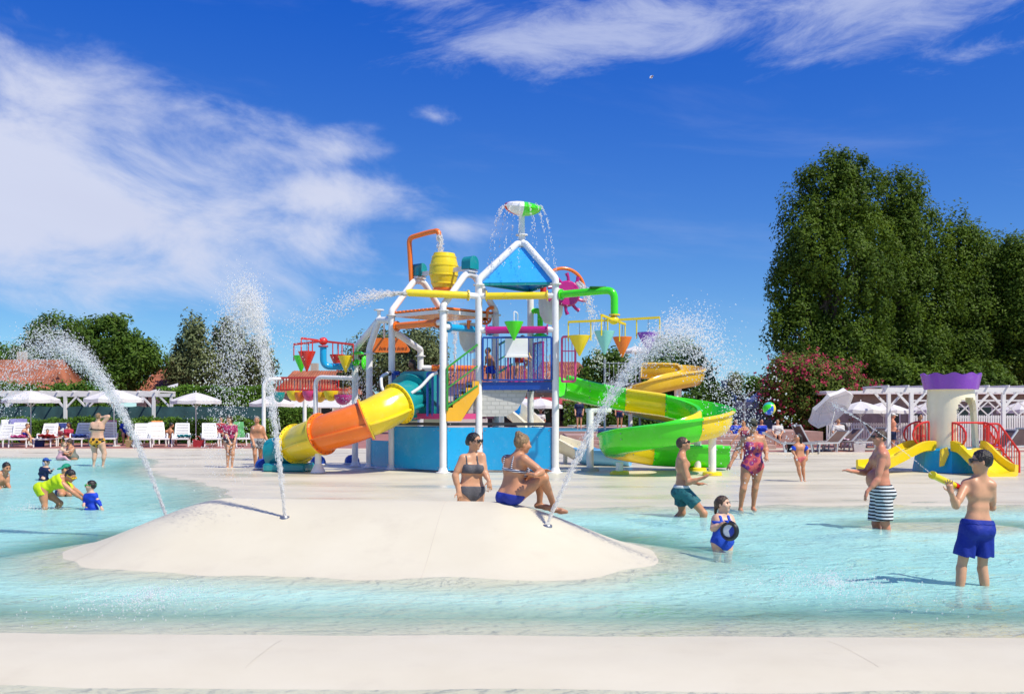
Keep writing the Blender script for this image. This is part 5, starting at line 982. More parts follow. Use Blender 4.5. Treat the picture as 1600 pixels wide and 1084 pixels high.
# ------------------------------------------------------------------ people: one continuous body each, grown as a smooth implicit surface
class Field:
    def __init__(s, lo, hi, cell):
        s.lo = np.array(lo, float); s.cell = cell; s.n = np.ceil((np.array(hi) - s.lo) / cell).astype(int) + 1
        s.ax = [s.lo[i] + np.arange(s.n[i]) * cell for i in range(3)]; s.d = np.full(s.n, 0.25, np.float32)
    def like(s): f = Field.__new__(Field); f.lo, f.cell, f.n, f.ax = s.lo, s.cell, s.n, s.ax; f.d = np.full(s.n, 0.25, np.float32); return f
    def sub(s, lo, hi):
        i0 = np.clip(np.floor((np.array(lo) - s.lo) / s.cell).astype(int), 0, s.n); i1 = np.clip(np.ceil((np.array(hi) - s.lo) / s.cell).astype(int) + 1, 0, s.n)
        sl = tuple(slice(a, b) for a, b in zip(i0, i1)); g = [s.ax[0][sl[0]][:, None, None], s.ax[1][sl[1]][None, :, None], s.ax[2][sl[2]][None, None, :]]; return sl, g
    def put(s, sl, d, k):
        o = s.d[sl]
        if o.size == 0: return
        if k > 0: h = np.maximum(k - np.abs(o - d), 0) / k; s.d[sl] = np.minimum(o, d) - h * h * k * .25
        else: s.d[sl] = np.minimum(o, d)
    def cap(s, a, b, ra, rb, k=.03):
        a, b = np.array(a, float), np.array(b, float); m = max(ra, rb) + .10; sl, g = s.sub(np.minimum(a, b) - m, np.maximum(a, b) + m); ba = b - a; L2 = max(float(ba @ ba), 1e-9)
        p = [g[i] - a[i] for i in range(3)]; t = np.clip((p[0] * ba[0] + p[1] * ba[1] + p[2] * ba[2]) / L2, 0, 1)
        d = np.sqrt(sum((p[i] - t * ba[i]) ** 2 for i in range(3))) - (ra + (rb - ra) * t); s.put(sl, d.astype(np.float32), k)
    def ell(s, c, r, M, k=.02):      # ellipsoid with axes the rows of M
        c, r, M = np.array(c, float), np.array(r, float), np.array(M, float); m = r.max() + .08; sl, g = s.sub(c - m, c + m); p = [g[i] - c[i] for i in range(3)]
        q = [(p[0] * M[j][0] + p[1] * M[j][1] + p[2] * M[j][2]) / r[j] for j in range(3)]; k0 = np.sqrt(q[0] ** 2 + q[1] ** 2 + q[2] ** 2); k1 = np.sqrt((q[0] / r[0]) ** 2 + (q[1] / r[1]) ** 2 + (q[2] / r[2]) ** 2) + 1e-6
        s.put(sl, (k0 * (k0 - 1) / k1).astype(np.float32), k)
    def lin(s, o, n): return (s.ax[0] - o[0])[:, None, None] * n[0] + (s.ax[1] - o[1])[None, :, None] * n[1] + (s.ax[2] - o[2])[None, None, :] * n[2]
def smin(a, b, k): h = np.maximum(k - np.abs(a - b), 0) / k; return np.minimum(a, b) - h * h * k * .25
def nets(f, d, name, org):      # naive surface nets
    d = d.astype(np.float32); nx, ny, nz = d.shape; d[0] = d[-1] = .1; d[:, 0] = d[:, -1] = .1; d[:, :, 0] = d[:, :, -1] = .1; ins = d < 0
    c8 = [(i, j, k) for i in (0, 1) for j in (0, 1) for k in (0, 1)]; S = lambda i, j, k: (slice(i, nx - 1 + i), slice(j, ny - 1 + j), slice(k, nz - 1 + k))
    cnt = sum(ins[S(*c)].astype(np.int8) for c in c8); act = np.argwhere((cnt > 0) & (cnt < 8))
    if len(act) == 0: return None
    idx = np.full((nx - 1, ny - 1, nz - 1), -1, np.int32); idx[act[:, 0], act[:, 1], act[:, 2]] = np.arange(len(act)); V = np.zeros((len(act), 3)); W_ = np.zeros(len(act))
    for a in c8:
        for ax in range(3):
            if a[ax]: continue
            b = list(a); b[ax] = 1; va = d[act[:, 0] + a[0], act[:, 1] + a[1], act[:, 2] + a[2]]; vb = d[act[:, 0] + b[0], act[:, 1] + b[1], act[:, 2] + b[2]]; x = (va < 0) != (vb < 0)
            t = np.where(x, va / np.where(x, va - vb, 1), 0); p = np.tile(np.array(a, float), (len(act), 1)); p[:, ax] += t; V[x] += p[x]; W_ += x
    V = (act + V / W_[:, None]) * f.cell + f.lo; Q = []
    for ax in range(3):
        o1, o2 = [(1, 2), (2, 0), (0, 1)][ax]; sl0 = [slice(None)] * 3; sl1 = [slice(None)] * 3; sl0[ax] = slice(0, -1); sl1[ax] = slice(1, None); A, B = ins[tuple(sl0)], ins[tuple(sl1)]
        for flip in (0, 1):
            e = np.argwhere((A & ~B) if not flip else (~A & B)); ok = (e[:, o1] > 0) & (e[:, o2] > 0) & (e[:, o1] < d.shape[o1] - 1) & (e[:, o2] < d.shape[o2] - 1); e = e[ok]
            def I(da, db): q = e.copy(); q[:, o1] += da; q[:, o2] += db; return idx[q[:, 0], q[:, 1], q[:, 2]]
            q = np.stack([I(-1, -1), I(0, -1), I(0, 0), I(-1, 0)], 1); Q.append(q if not flip else q[:, ::-1])
    Q = np.concatenate(Q); Q = Q[(Q >= 0).all(1)]
    if len(Q) == 0: return None
    return fastmesh(name, V - np.array(org), Q)
def skin_mat(name, c): return mat("skin_" + name, c, .42, .45, var=.09, vscale=7, bump=.05, bscale=120, wear=((min(1, c[0] * 1.15), c[1] * .82, c[2] * .8), .5, 5.0))
SK = {"tan": skin_mat("tan", (.54, .255, .135)), "pale": skin_mat("pale", (.68, .42, .285)), "mid": skin_mat("mid", (.60, .32, .185)), "deep": skin_mat("deep", (.38, .17, .09)), "red": skin_mat("red", (.60, .245, .145))}
HAIR = {"dark": mat("hair_dark", (.018, .013, .010), .38, var=.5, vscale=30, bump=.6, bscale=70), "brown": mat("hair_brown", (.07, .04, .022), .42, var=.4, vscale=30, bump=.6, bscale=70), "fair": mat("hair_fair", (.26, .16, .075), .45, var=.4, vscale=30, bump=.6, bscale=70), "grey": mat("hair_grey", (.30, .26, .22), .5, var=.3, vscale=30, bump=.5, bscale=70)}
def cloth(name, c, stripes=None, spots=None, rough=.65):
    if name in MATS: return MATS[name]
    m_ = mat(name, c, rough, .3, var=.10, vscale=9, bump=.35, bscale=35)
    if stripes or spots:
        nt = m_.node_tree; b = nt.nodes["Principled BSDF"]; N = nt.nodes.new; L = nt.links.new; tc = N("ShaderNodeTexCoord"); mx = N("ShaderNodeMixRGB"); mx.inputs[1].default_value = c + (1,)
        if stripes:
            w = N("ShaderNodeTexWave"); w.bands_direction = stripes[2]; w.inputs["Scale"].default_value = stripes[1]; w.inputs["Distortion"].default_value = .6; w.inputs["Detail"].default_value = 1; L(tc.outputs["Object"], w.inputs["Vector"]); r = N("ShaderNodeMapRange"); r.inputs[1].default_value = stripes[3] if len(stripes) > 3 else .5; r.inputs[2].default_value = r.inputs[1].default_value + .12; L(w.outputs["Fac"], r.inputs[0]); mx.inputs[2].default_value = stripes[0] + (1,)
        else:
            w = N("ShaderNodeTexVoronoi"); w.inputs["Scale"].default_value = spots[1]; L(tc.outputs["Object"], w.inputs["Vector"]); r = N("ShaderNodeMapRange"); r.inputs[1].default_value = spots[2]; r.inputs[2].default_value = spots[2] + .08; L(w.outputs["Distance"], r.inputs[0]); mx.inputs[2].default_value = spots[0] + (1,)
            if len(spots) > 3: mx.inputs[1].default_value = (1, 1, 1, 1); vc = N("ShaderNodeMixRGB"); vc.inputs[1].default_value = c + (1,); vc.inputs[2].default_value = spots[3] + (1,); sx = N("ShaderNodeSeparateXYZ"); L(w.outputs["Color"], sx.inputs[0]); L(sx.outputs[0], vc.inputs[0]); L(vc.outputs[0], mx.inputs[1])
        L(r.outputs[0], mx.inputs[0]); L(mx.outputs[0], b.inputs["Base Color"])
    return m_
NPEOPLE = [0]
def person(label, D, J, face, S=1.0, fat=1.0, fem=False, skin="mid", hair=("short", "dark"), wear=(), hs=None, belly=0, foot=None, hand=None, cell=None, group=None, side=None):
    """J: joints in photo pixels (px, py, depth offset); the figure stands at distance D."""
    hs = hs or (.62 + .38 * S); q = {}
    for k, v in J.items(): q[k] = np.array(P(v[0], v[1], D + (v[2] if len(v) > 2 else 0)))
    f3 = Vector(face).normalized(); fv = np.array(f3); up = Vector((0, 0, 1)) - f3 * f3.z; up.normalize(); uv = np.array(up); sv = np.cross(fv, uv)
    cell = cell or min(.024, max(.0085, D * .00072)); allp = np.array(list(q.values())); pad = .30 * max(.6, S)
    base = Vector((float(q["hl"][0] + q["hr"][0]) / 2, float(q["hl"][1] + q["hr"][1]) / 2, float(allp[:, 2].min()) - .05)); t = thing("person", label, "person", base, group)
    f = Field(allp.min(0) - pad, allp.max(0) + pad, cell); FT, FL, FA, FH, FU, FS = f, f.like(), f.like(), f.like(), f.like(), f.like(); w = S * fat
    hc, nk = q["h"], q["n"]; sm = (q["sl"] + q["sr"]) / 2; hm = (q["hl"] + q["hr"]) / 2; lat = q["sr"] - q["sl"]; lat = lat / (np.linalg.norm(lat) + 1e-9); hlat = q["hr"] - q["hl"]; hlat = hlat / (np.linalg.norm(hlat) + 1e-9)
    ax = nk - hm; TL = np.linalg.norm(ax); ax = ax / TL; fr = np.cross(lat, ax); 
    if side: fr = np.array(side, float)
    elif np.dot(fr, fv) < 0: fr = -fr
    fr = fr - ax * np.dot(fr, ax); fr /= np.linalg.norm(fr); ML = lat * .5 + hlat * .5; ML = ML - fr * np.dot(ML, fr); ML /= np.linalg.norm(ML) + 1e-9
    def tp(tt, l, d=0): return hm + ax * TL * tt + ML * l + fr * d
    cw = .085 * w
    FT.cap(tp(.80, -cw), tp(.80, cw), .088 * w, .088 * w, .05); FT.cap(tp(.64, -cw * .9), tp(.64, cw * .9), .098 * w, .098 * w, .05); FT.cap(tp(.40, -.062 * w), tp(.40, .062 * w), .085 * w, .085 * w, .05); FT.cap(tp(.20, -.07 * w), tp(.20, .07 * w), .092 * w, .092 * w, .05); FT.cap(tp(.02, -.078 * w), tp(.02, .078 * w), .102 * w, .102 * w, .05)
    FT.cap(tp(.90, -.10 * S), tp(.90, .10 * S), .052 * w, .052 * w, .05); FT.cap(tp(.97, -.03), tp(.97, .03), .05 * S, .05 * S, .05)
    for s_ in (-1, 1): FT.ell(tp(-.06, s_ * .072 * w, -.062 * w), (.088 * w, .082 * w, .09 * w), np.eye(3), .05)
    if fem:
        for s_ in (-1, 1): FT.ell(tp(.63, s_ * .075 * w, .085 * w), (.068 * w, .066 * w, .068 * w), np.eye(3), .04)
    else:
        for s_ in (-1, 1): FT.ell(tp(.72, s_ * .07 * w, .062 * w), (.075 * w, .05 * w, .06 * w), np.eye(3), .05)
    if belly: FT.ell(tp(.26, 0, .06 + .05 * belly), ((.13 + .02 * belly) * w, (.10 + .03 * belly) * w, .14 * w), np.stack([ML, fr, ax]), .06)
    lim = {}
    for c in "lr":
        s_, e, wr_ = q["s" + c], q["e" + c], q["w" + c]; h_, k_, a_ = q["h" + c], q["k" + c], q["a" + c]
        inn = s_ + (tp(.88, 0) - s_) * .25
        for Fd, frac in ((FA, 1), (FU, .75)):
            Fd.cap(inn, s_, .055 * w, .057 * w, .05); Fd.cap(s_, s_ + (e - s_) * frac, .053 * w, (.053 + (.038 - .053) * frac) * w, .03)
        FA.cap(s_ + (e - s_) * .25, s_ + (e - s_) * .7, .046 * w, .042 * w, .03); FA.cap(e, wr_, .039 * w, .026 * S, .02); FA.cap(e + (wr_ - e) * .12, e + (wr_ - e) * .45, .041 * w, .036 * w, .03)
        FS.cap(inn, s_, .055 * w, .057 * w, .05); FS.cap(s_, e, .053 * w, .040 * w, .03); FS.cap(e, e + (wr_ - e) * .7, .041 * w, .033 * w, .03)
        # hand
        hd = wr_ - e; hd /= np.linalg.norm(hd) + 1e-9
        if hand and c in hand: hd = np.array(hand[c], float); hd /= np.linalg.norm(hd)
        pn = np.cross(hd, np.cross(np.array([0, 0, 1.]) + fr * .3, hd)); pn /= np.linalg.norm(pn) + 1e-9; ps = np.cross(hd, pn); hz = .95 * S ** .8; curl = .45
        pc = wr_ + hd * .045 * hz; FA.cap(wr_, pc + hd * .025 * hz, .026 * hz, .026 * hz, .015)
        for m_ in (-1, 1): FA.cap(wr_ + hd * .02 * hz + ps * .012 * hz * m_, pc + hd * .03 * hz + ps * .024 * hz * m_, .016 * hz, .015 * hz, .012)
        fr_ = max(.0088 * hz, cell * .62)
        for i, ln in enumerate((.070, .078, .073, .058)):
            b0 = pc + hd * .032 * hz + ps * (.030 - .020 * i) * hz; d1 = hd + ps * (.14 - .09 * i) - pn * .12; d1 /= np.linalg.norm(d1); b1 = b0 + d1 * ln * .52 * hz; d2 = d1 - pn * curl * (1 + .15 * i); d2 /= np.linalg.norm(d2); FA.cap(b0, b1, fr_, fr_ * .95, .004); FA.cap(b1, b1 + d2 * ln * .5 * hz, fr_ * .95, fr_ * .8, .004)
        th = wr_ + hd * .022 * hz + ps * .026 * hz; td = hd * .6 + ps * .75 - pn * .25; td /= np.linalg.norm(td); FA.cap(th, th + td * .042 * hz, fr_ * 1.25, fr_ * 1.05, .01); FA.cap(th + td * .042 * hz, th + td * .042 * hz + (td * .5 + hd * .7) * .032 * hz, fr_ * 1.0, fr_ * .85, .005)
        # leg
        FL.cap(h_ + ax * .02, k_, .088 * w, .056 * w, .04); FL.cap(h_ + (k_ - h_) * .1, h_ + (k_ - h_) * .5, .086 * w, .074 * w, .04); FL.cap(k_, a_, .053 * w, .034 * S, .03)
        sh = a_ - k_; shn = sh / (np.linalg.norm(sh) + 1e-9); fdir = np.array(foot if foot is not None else (fr[0], fr[1], 0.), float)
        if np.linalg.norm(fdir) < .2: fdir = fv * np.array([1, 1, 0])
        fdir = fdir / (np.linalg.norm(fdir) + 1e-9); bk = -(fdir - shn * np.dot(fdir, shn)); FL.ell(k_ + sh * .28 + bk * .022 * w, (.046 * w, .046 * w, .11 * S), np.stack([np.cross(shn, bk / (np.linalg.norm(bk) + 1e-9)), bk / (np.linalg.norm(bk) + 1e-9), shn]), .04)
        FL.cap(a_ + np.array([0, 0, -.03 * S]) - fdir * .035 * S, a_ + np.array([0, 0, -.045 * S]) + fdir * .09 * S, .034 * S, .032 * S, .03); FL.cap(a_ + np.array([0, 0, -.05 * S]) + fdir * .08 * S, a_ + np.array([0, 0, -.055 * S]) + fdir * .15 * S, .036 * S, .024 * S, .02)
        lim[c] = (h_, k_, a_)
    # head
    Mh = np.stack([sv, fv, uv]); FH.cap(nk - ax * .03, hc - uv * .05 * hs - fv * .015 * hs, .056 * S * (.7 + .3 * fat), .052 * hs, .03)
    FH.ell(hc + uv * .012 * hs - fv * .010 * hs, (.076 * hs, .095 * hs, .098 * hs), Mh, .02); FH.ell(hc - uv * .045 * hs + fv * .030 * hs, (.058 * hs, .060 * hs, .066 * hs), Mh, .04); FH.cap(hc - uv * .092 * hs + fv * .066 * hs, hc - uv * .090 * hs + fv * .060 * hs, .020 * hs, .020 * hs, .02)
    FH.cap(hc + fv * .086 * hs + uv * .008 * hs, hc + fv * .106 * hs - uv * .026 * hs, .009 * hs, .014 * hs, .012)
    for s_ in (-1, 1): FH.ell(hc + sv * .077 * hs * s_ - uv * .012 * hs - fv * .008 * hs, (.010 * hs, .020 * hs, .031 * hs), Mh, .008); FH.ell(hc + sv * .045 * hs * s_ + fv * .066 * hs - uv * .022 * hs, (.026 * hs, .022 * hs, .024 * hs), Mh, .03)
    for s_ in (-1, 1):      # eye sockets
        sl, g = FH.sub(hc + fv * .09 * hs - .05, hc + fv * .09 * hs + .05); c = hc + sv * .032 * hs * s_ + fv * .094 * hs + uv * .006 * hs; dd = np.sqrt(sum((g[i] - c[i]) ** 2 for i in range(3))) - .014 * hs; FH.d[sl] = np.maximum(FH.d[sl], -dd.astype(np.float32))
    body = smin(smin(FT.d, FL.d, .045 * S + .01), smin(FA.d, FH.d, .03), .035 * S + .008)
    org = np.array(base); sk = SK[skin]; link("body", nets(f, body.copy(), "body", org), sk, t)
    def part(name, d, m_, parent=t):
        me = nets(f, d, name, org)
        return link(name, me, m_, parent) if me is not None else None
    # eyes, mouth
    for s_ in (-1, 1):
        c = hc + sv * .032 * hs * s_ + fv * .080 * hs + uv * .006 * hs; MB().ball(c, (.013 * hs, .013 * hs, .012 * hs), 8, 6).build("eye", BLK, t)
        MB().bar(Vector(hc + sv * .016 * hs * s_ + fv * .093 * hs + uv * .026 * hs), Vector(hc + sv * .050 * hs * s_ + fv * .080 * hs + uv * .027 * hs), .010 * hs, .008 * hs).build("eyebrow", HAIR[hair[1]] if hair and hair[1] in HAIR else HAIR["dark"], t)
    MB().ball(hc - uv * .056 * hs + fv * .088 * hs, (.022 * hs, .009 * hs, .008 * hs), 8, 6, Matrix((sv, fv, uv)).transposed()).build("mouth", mat("lip", (.42, .13, .11), .4), t)
    # hair
    if hair:
        st, hcN = hair; H = f.like(); H.ell(hc + uv * .018 * hs - fv * .016 * hs, (.086 * hs, .104 * hs, .102 * hs), Mh, 0); cut = f.lin(hc + fv * .052 * hs + uv * .045 * hs, fv * .86 - uv * .50); low = {"short": -.035, "buzz": -.02, "bun": -.055, "pony": -.055, "bob": -.11, "long": -.12, "wet": -.055}[st]; cut2 = -f.lin(hc + uv * low * hs, uv - fv * .55)
        hd_ = np.maximum(H.d, np.maximum(cut, cut2)); X = f.like()
        if st == "bun": X.ell(hc + uv * .10 * hs - fv * .075 * hs, (.045 * hs, .045 * hs, .042 * hs), Mh, 0)
        if st == "wet": X.ell(hc - uv * .02 * hs - fv * .105 * hs, (.035 * hs, .035 * hs, .045 * hs), Mh, 0)
        if st == "pony": X.cap(hc - fv * .10 * hs + uv * .02 * hs, hc - fv * .125 * hs - uv * .13 * hs, .032 * hs, .018 * hs, 0)
        if st in ("bob", "long"):
            L_ = .14 if st == "bob" else .28
            for s_ in (-1, 0, 1): X.cap(hc + sv * s_ * .062 * hs - fv * .055 * hs, hc + sv * s_ * .065 * hs - fv * .07 * hs - uv * L_ * hs, .045 * hs, .035 * hs, .02)
        rng_ = .004 * np.sin(f.ax[0] * 160)[:, None, None] * np.sin(f.ax[1] * 140)[None, :, None]
        part("hair", smin(hd_, X.d, .03) + rng_, HAIR[hcN])
    # clothing
    a_l = f.lin(hm, ax); latf = np.abs(f.lin(hm, ML)); frf = f.lin(hm, fr); TLn = smin(FT.d, FL.d, .045 * S + .01)
    for it in wear:
        k = it[0]; m_ = it[1]
        if k == "briefs":
            hi_ = it[2] if len(it) > 2 else .13; dist = np.sqrt(latf ** 2 + frf ** 2 + a_l ** 2) - .235 * w
            low_ = (-.15 * w + .85 * latf) - a_l if not (len(it) > 3) else np.maximum(frf - .015 * w, (-.19 * w + .35 * np.maximum(frf, 0)) - a_l)
            part("bikini_bottom", np.maximum(np.maximum(TLn - .008, dist), np.maximum(a_l - hi_ * TL, low_)), m_)
        elif k == "bra":
            cups = np.maximum(FT.d - .009, np.abs(a_l - .63 * TL) - np.where(frf > .02, .062 * w, .018 * w)); strap = np.maximum(np.maximum(smin(FT.d, FA.d, .04) - .008, np.abs(latf - .078 * w) - .011), np.maximum(.62 * TL - a_l, a_l - 1.0 * TL)); part("bikini_top", np.minimum(cups, strap), m_)
        elif k == "onepiece":
            dist = np.sqrt(latf ** 2 + frf ** 2 + a_l ** 2) - .26 * w; main = np.maximum(np.maximum(TLn - .009, np.where(a_l < 0, dist, -1)), np.maximum(a_l - .80 * TL, (-.15 * w + .8 * latf) - a_l)); strap = np.maximum(np.maximum(smin(FT.d, FA.d, .04) - .009, np.abs(latf - .075 * w) - .018), np.maximum(.7 * TL - a_l, a_l - .99 * TL)); part("swimsuit", np.minimum(main, strap) if not (len(it) > 2) else main, m_)
        elif k == "trunks":
            fq = it[2]; loose = it[3] if len(it) > 3 else .016; Z = f.like()
            Z.cap(tp(.10, -.075 * w), tp(.10, .075 * w), .098 * w + loose, .098 * w + loose, .04); Z.cap(tp(-.03, -.08 * w), tp(-.03, .08 * w), .108 * w + loose, .108 * w + loose, .04)
            for s_ in (-1, 1): Z.ell(tp(-.06, s_ * .072 * w, -.062 * w), (.095 * w + loose, .09 * w + loose, .10 * w), np.eye(3), .04)
            if belly: Z.ell(tp(.14, 0, .04), (.13 * w, .11 * w, .10 * w), np.stack([ML, fr, ax]), .04)
            d = Z.d
            for c in "lr":
                h_, k_, _ = lim[c]; Y_ = f.like(); e_ = h_ + (k_ - h_) * (fq + .25); Y_.cap(h_, e_, .094 * w + loose, .080 * w + loose * 1.6, 0); dn = (k_ - h_) / np.linalg.norm(k_ - h_); hem = f.lin(h_ + (k_ - h_) * fq, dn); d = smin(d, np.maximum(Y_.d, hem), .02)
            rip = .005 * np.sin(f.lin(hm, ML) * 60 + a_l * 14) * np.clip(-a_l * 6, 0, 1); top = .16 * TL; o = part("swim_trunks", np.maximum(d + rip, a_l - top), m_)
            if o is not None and len(it) > 4: part("waistband", np.maximum(np.maximum(d - .004, a_l - top), top - .045 - a_l), it[4], o)
        elif k in ("tshirt", "rash"):
            loose = .014 if k == "tshirt" else .008; dd = smin(FT.d, FU.d if k == "tshirt" else FS.d, .05) - loose; d = np.maximum(dd, np.maximum((it[2] if len(it) > 2 else -.03) * TL - a_l, a_l - .985 * TL))
            part("shirt", d + .004 * np.sin(a_l * 55 + f.lin(hm, ML) * 25), m_)
        elif k in ("cap", "sunhat"):
            H = f.like(); H.ell(hc + uv * .028 * hs - fv * .012 * hs, (.090 * hs, .106 * hs, .098 * hs), Mh, 0); d = np.maximum(H.d, -f.lin(hc + uv * .042 * hs, uv)); B = f.like()
            if k == "cap": B.ell(hc + uv * .052 * hs + fv * .115 * hs, (.075 * hs, .085 * hs, .012 * hs + cell * .5), Mh, 0)
            else: B.ell(hc + uv * .045 * hs + fv * .01 * hs, (.150 * hs, .165 * hs, .012 * hs + cell * .6), Mh, 0)
            part("cap", smin(d, B.d, .01), m_)
            if len(it) > 2: NF = f.like(); NF.ell(hc - uv * .03 * hs - fv * .03 * hs, (.090 * hs, .085 * hs, .12 * hs), Mh, 0); part("neck_flap", np.maximum(np.maximum(NF.d, f.lin(hc + fv * .03 * hs, fv)), f.lin(hc + uv * .045 * hs, uv)), it[2])
        elif k in ("shades", "goggles"):
            mb_ = MB()
            for s_ in (-1, 1):
                mb_.ball(hc + sv * .034 * hs * s_ + fv * .098 * hs + uv * .008 * hs, (.034 * hs, .016 * hs, .024 * hs), 10, 6, Matrix((sv, fv, uv)).transposed()); mb_.bar(Vector(hc + sv * .066 * hs * s_ + fv * .090 * hs + uv * .014 * hs), Vector(hc + sv * .084 * hs * s_ - fv * .01 * hs + uv * .012 * hs), .008 * hs, .014 * hs)
                if k == "goggles": mb_.bar(Vector(hc + sv * .086 * hs * s_ - fv * .01 * hs + uv * .015 * hs), Vector(hc + sv * .03 * hs * s_ - fv * .118 * hs + uv * .03 * hs), .006, .016 * hs)
            mb_.bar(Vector(hc - sv * .02 * hs + fv * .108 * hs + uv * .012 * hs), Vector(hc + sv * .02 * hs + fv * .108 * hs + uv * .012 * hs), .008 * hs, .010 * hs); mb_.build("sunglasses" if k == "shades" else "goggles", m_, t)
        elif k == "armband":
            for c in "lr": s_, e = q["s" + c], q["e" + c]; d_ = Vector(e - s_); MB().lathe([(.042 * S, -.07 * S), (.09 * S, -.055 * S), (.10 * S, 0), (.09 * S, .055 * S), (.042 * S, .07 * S)], Vector(s_ + (e - s_) * .5), 16, d_).build("armband", m_, t)
        elif k == "watch":
            c = it[2]; e, wr_ = q["e" + c], q["w" + c]; MB().lathe([(.026, -.012), (.033, -.012), (.033, .012), (.026, .012)], Vector(e + (wr_ - e) * .93), 14, Vector(wr_ - e)).build("watch_strap", m_, t)
    NPEOPLE[0] += 1
    return t, q, dict(hc=hc, fv=fv, uv=uv, sv=sv)
GP = "people in the water park"
def isl(x, y): return float(island_h(np.array(x), np.array(y)))
def hit_island(px, py, d0=10.5, d1=14.0):      # distance at which the island surface lies under a photo pixel
    best = None
    for i in range(400):
        D = d0 + (d1 - d0) * i / 399; p = P(px, py, D); e = p.z - isl(p.x, D)
        if e <= 0: return D
        if best is None or e < best[0]: best = (e, D)
    return best[1]
c_ = cloth
# --- by the island
D0 = 13.35
person("woman in a grey bikini and dark sunglasses standing behind the island", D0, dict(h=(741, 689, 0), n=(738.5, 711, .02), sl=(724, 716, -.05), sr=(752, 713, .02), el=(711, 742, -.08), wl=(716, 767, -.10), er=(757.5, 738, -.02), wr=(764, 751, -.12), hl=(726.5, 768, 0), hr=(746, 768, .02), kl=(727, 822, -.05), kr=(747, 822, .05), al=(727, 866, 0), ar=(746, 866, .1)), (.85, -.5, -.05), fem=True, fat=.97, skin="mid", hair=("wet", "dark"), wear=(("bra", c_("grey_lycra", (.10, .10, .115))), ("briefs", MATS["grey_lycra"], .16), ("shades", BLK)), group=GP, side=(.35, -.94, 0), hand=dict(r=(.1, -.2, -1)))
Ds = hit_island(798, 786.5) ; Dt = hit_island(877, 801); Du = hit_island(846, 790)
person("woman in a striped bikini sitting on the island with her arms round her knees", Ds, dict(h=(817, 692.5, .02), n=(808, 712, .02), sl=(791, 718, .13), sr=(819, 717, -.12), er=(846, 737, -.22), wr=(836, 742, -.32), el=(820, 752, .12), wl=(846, 737, -.02), hl=(790, 774, .09), hr=(807, 774, -.08), kr=(850, 746, -.10), kl=(845, 746, .12), ar=(866, 792, Dt - Ds), al=(843, 786, Du - Ds + .05)), (.92, .30, -.18), fem=True, fat=.98, skin="tan", hair=("bun", "fair"), wear=(("bra", c_("striped_lycra", (.03, .04, .12), stripes=((.75, .75, .76), 14, 'Z'))), ("briefs", c_("royal_lycra", (.02, .04, .33)), .05, 1), ("watch", BLK, "l")), group=GP, side=(.70, .71, 0), foot=(1, -.2, 0), hand=dict(l=(.6, -.4, .2), r=(-.6, .6, .1)))
# --- ball players on the right
person("man in dark teal swim shorts lunging for the beach ball", 16.3, dict(h=(1068, 693, 0), n=(1065, 709.5, 0), sl=(1063, 718, .16), sr=(1067, 718, -.17), er=(1075, 754, -.20), wr=(1100, 746, -.30), el=(1078, 750, .24), wl=(1092, 756, .10), hl=(1063, 766, .09), hr=(1067, 766, -.09), kr=(1100, 802, -.16), ar=(1100, 838, -.12), kl=(1066, 801, .18), al=(1044, 826, .30)), (.92, -.22, .25), fat=1.0, skin="tan", hair=("short", "brown"), wear=(("trunks", c_("teal_shorts", (.015, .085, .105), spots=((.02, .13, .15), 22, .35)), .62, .018, c_("white_band", (.6, .62, .6))), ("shades", BLK)), group=GP, side=(1, -.1, 0), hand=dict(r=(.8, -.2, .55), l=(.9, -.2, .1)))
person("little girl in a blue swimsuit holding a round black float", 12.4, dict(h=(1130, 787, 0), n=(1128.5, 803.5, 0), sl=(1118, 810, .03), sr=(1141, 809, .02), el=(1113.5, 826, -.06), wl=(1128, 818, -.17), er=(1147, 822, -.06), wr=(1146, 832, -.16), hl=(1121.5, 847, 0), hr=(1136.5, 847, 0), kl=(1121, 873, -.02), kr=(1138, 873, -.02), al=(1121, 896, 0), ar=(1138, 896, 0)), (.75, -.6, .05), S=.66, hs=.90, fat=1.1, skin="pale", hair=("pony", "brown"), wear=(("onepiece", c_("blue_lycra", (.015, .07, .50))),), group=GP, side=(.3, -.95, 0))
fl_ = thing("round_float", "black round float with a white and blue face held by the little girl", "float", P(1140, 829, 12.16)); ca = Vector((-.55, -.75, .1)); cc = P(1140, 829, 12.16)
MB().lathe([(.075, -.03), (.105, -.035), (.125, 0), (.105, .035), (.075, .03)], cc, 24, ca).build("rim", BLK, fl_); MB().lathe([(0, .028), (.082, .022), (.082, -.022), (0, -.028)], cc, 24, ca, R(20), R(250)).build("face", mat("float_white", (.75, .76, .78), .4), fl_); MB().lathe([(0, .028), (.082, .022), (.082, -.022), (0, -.028)], cc, 24, ca, R(250), R(380)).build("face", mat("float_blue", (.02, .05, .38), .4), fl_)
person("woman in a red and purple patterned swimsuit with a camouflage cap", 17.4, dict(h=(1176.5, 664, 0), n=(1177, 680.5, .03), sl=(1163, 685, .02), sr=(1190.5, 685, .03), el=(1150.5, 706, .06), wl=(1142, 724, -.02), er=(1197, 701, .05), wr=(1197.5, 713, -.14), hl=(1167, 730, 0), hr=(1184.5, 730, 0), kl=(1161.5, 763, -.04), kr=(1180, 762, .02), al=(1157, 794, .05), ar=(1177, 792, .10)), (-.18, -.98, -.08), fem=True, fat=1.0, skin="tan", hair=("pony", "dark"), wear=(("onepiece", c_("patterned_lycra", (.42, .03, .07), spots=((.55, .10, .10), 12, .50, (.07, .03, .22))), 1), ("cap", c_("camouflage", (.16, .17, .11), spots=((.04, .045, .03), 18, .3))), ("shades", BLK)), group=GP)
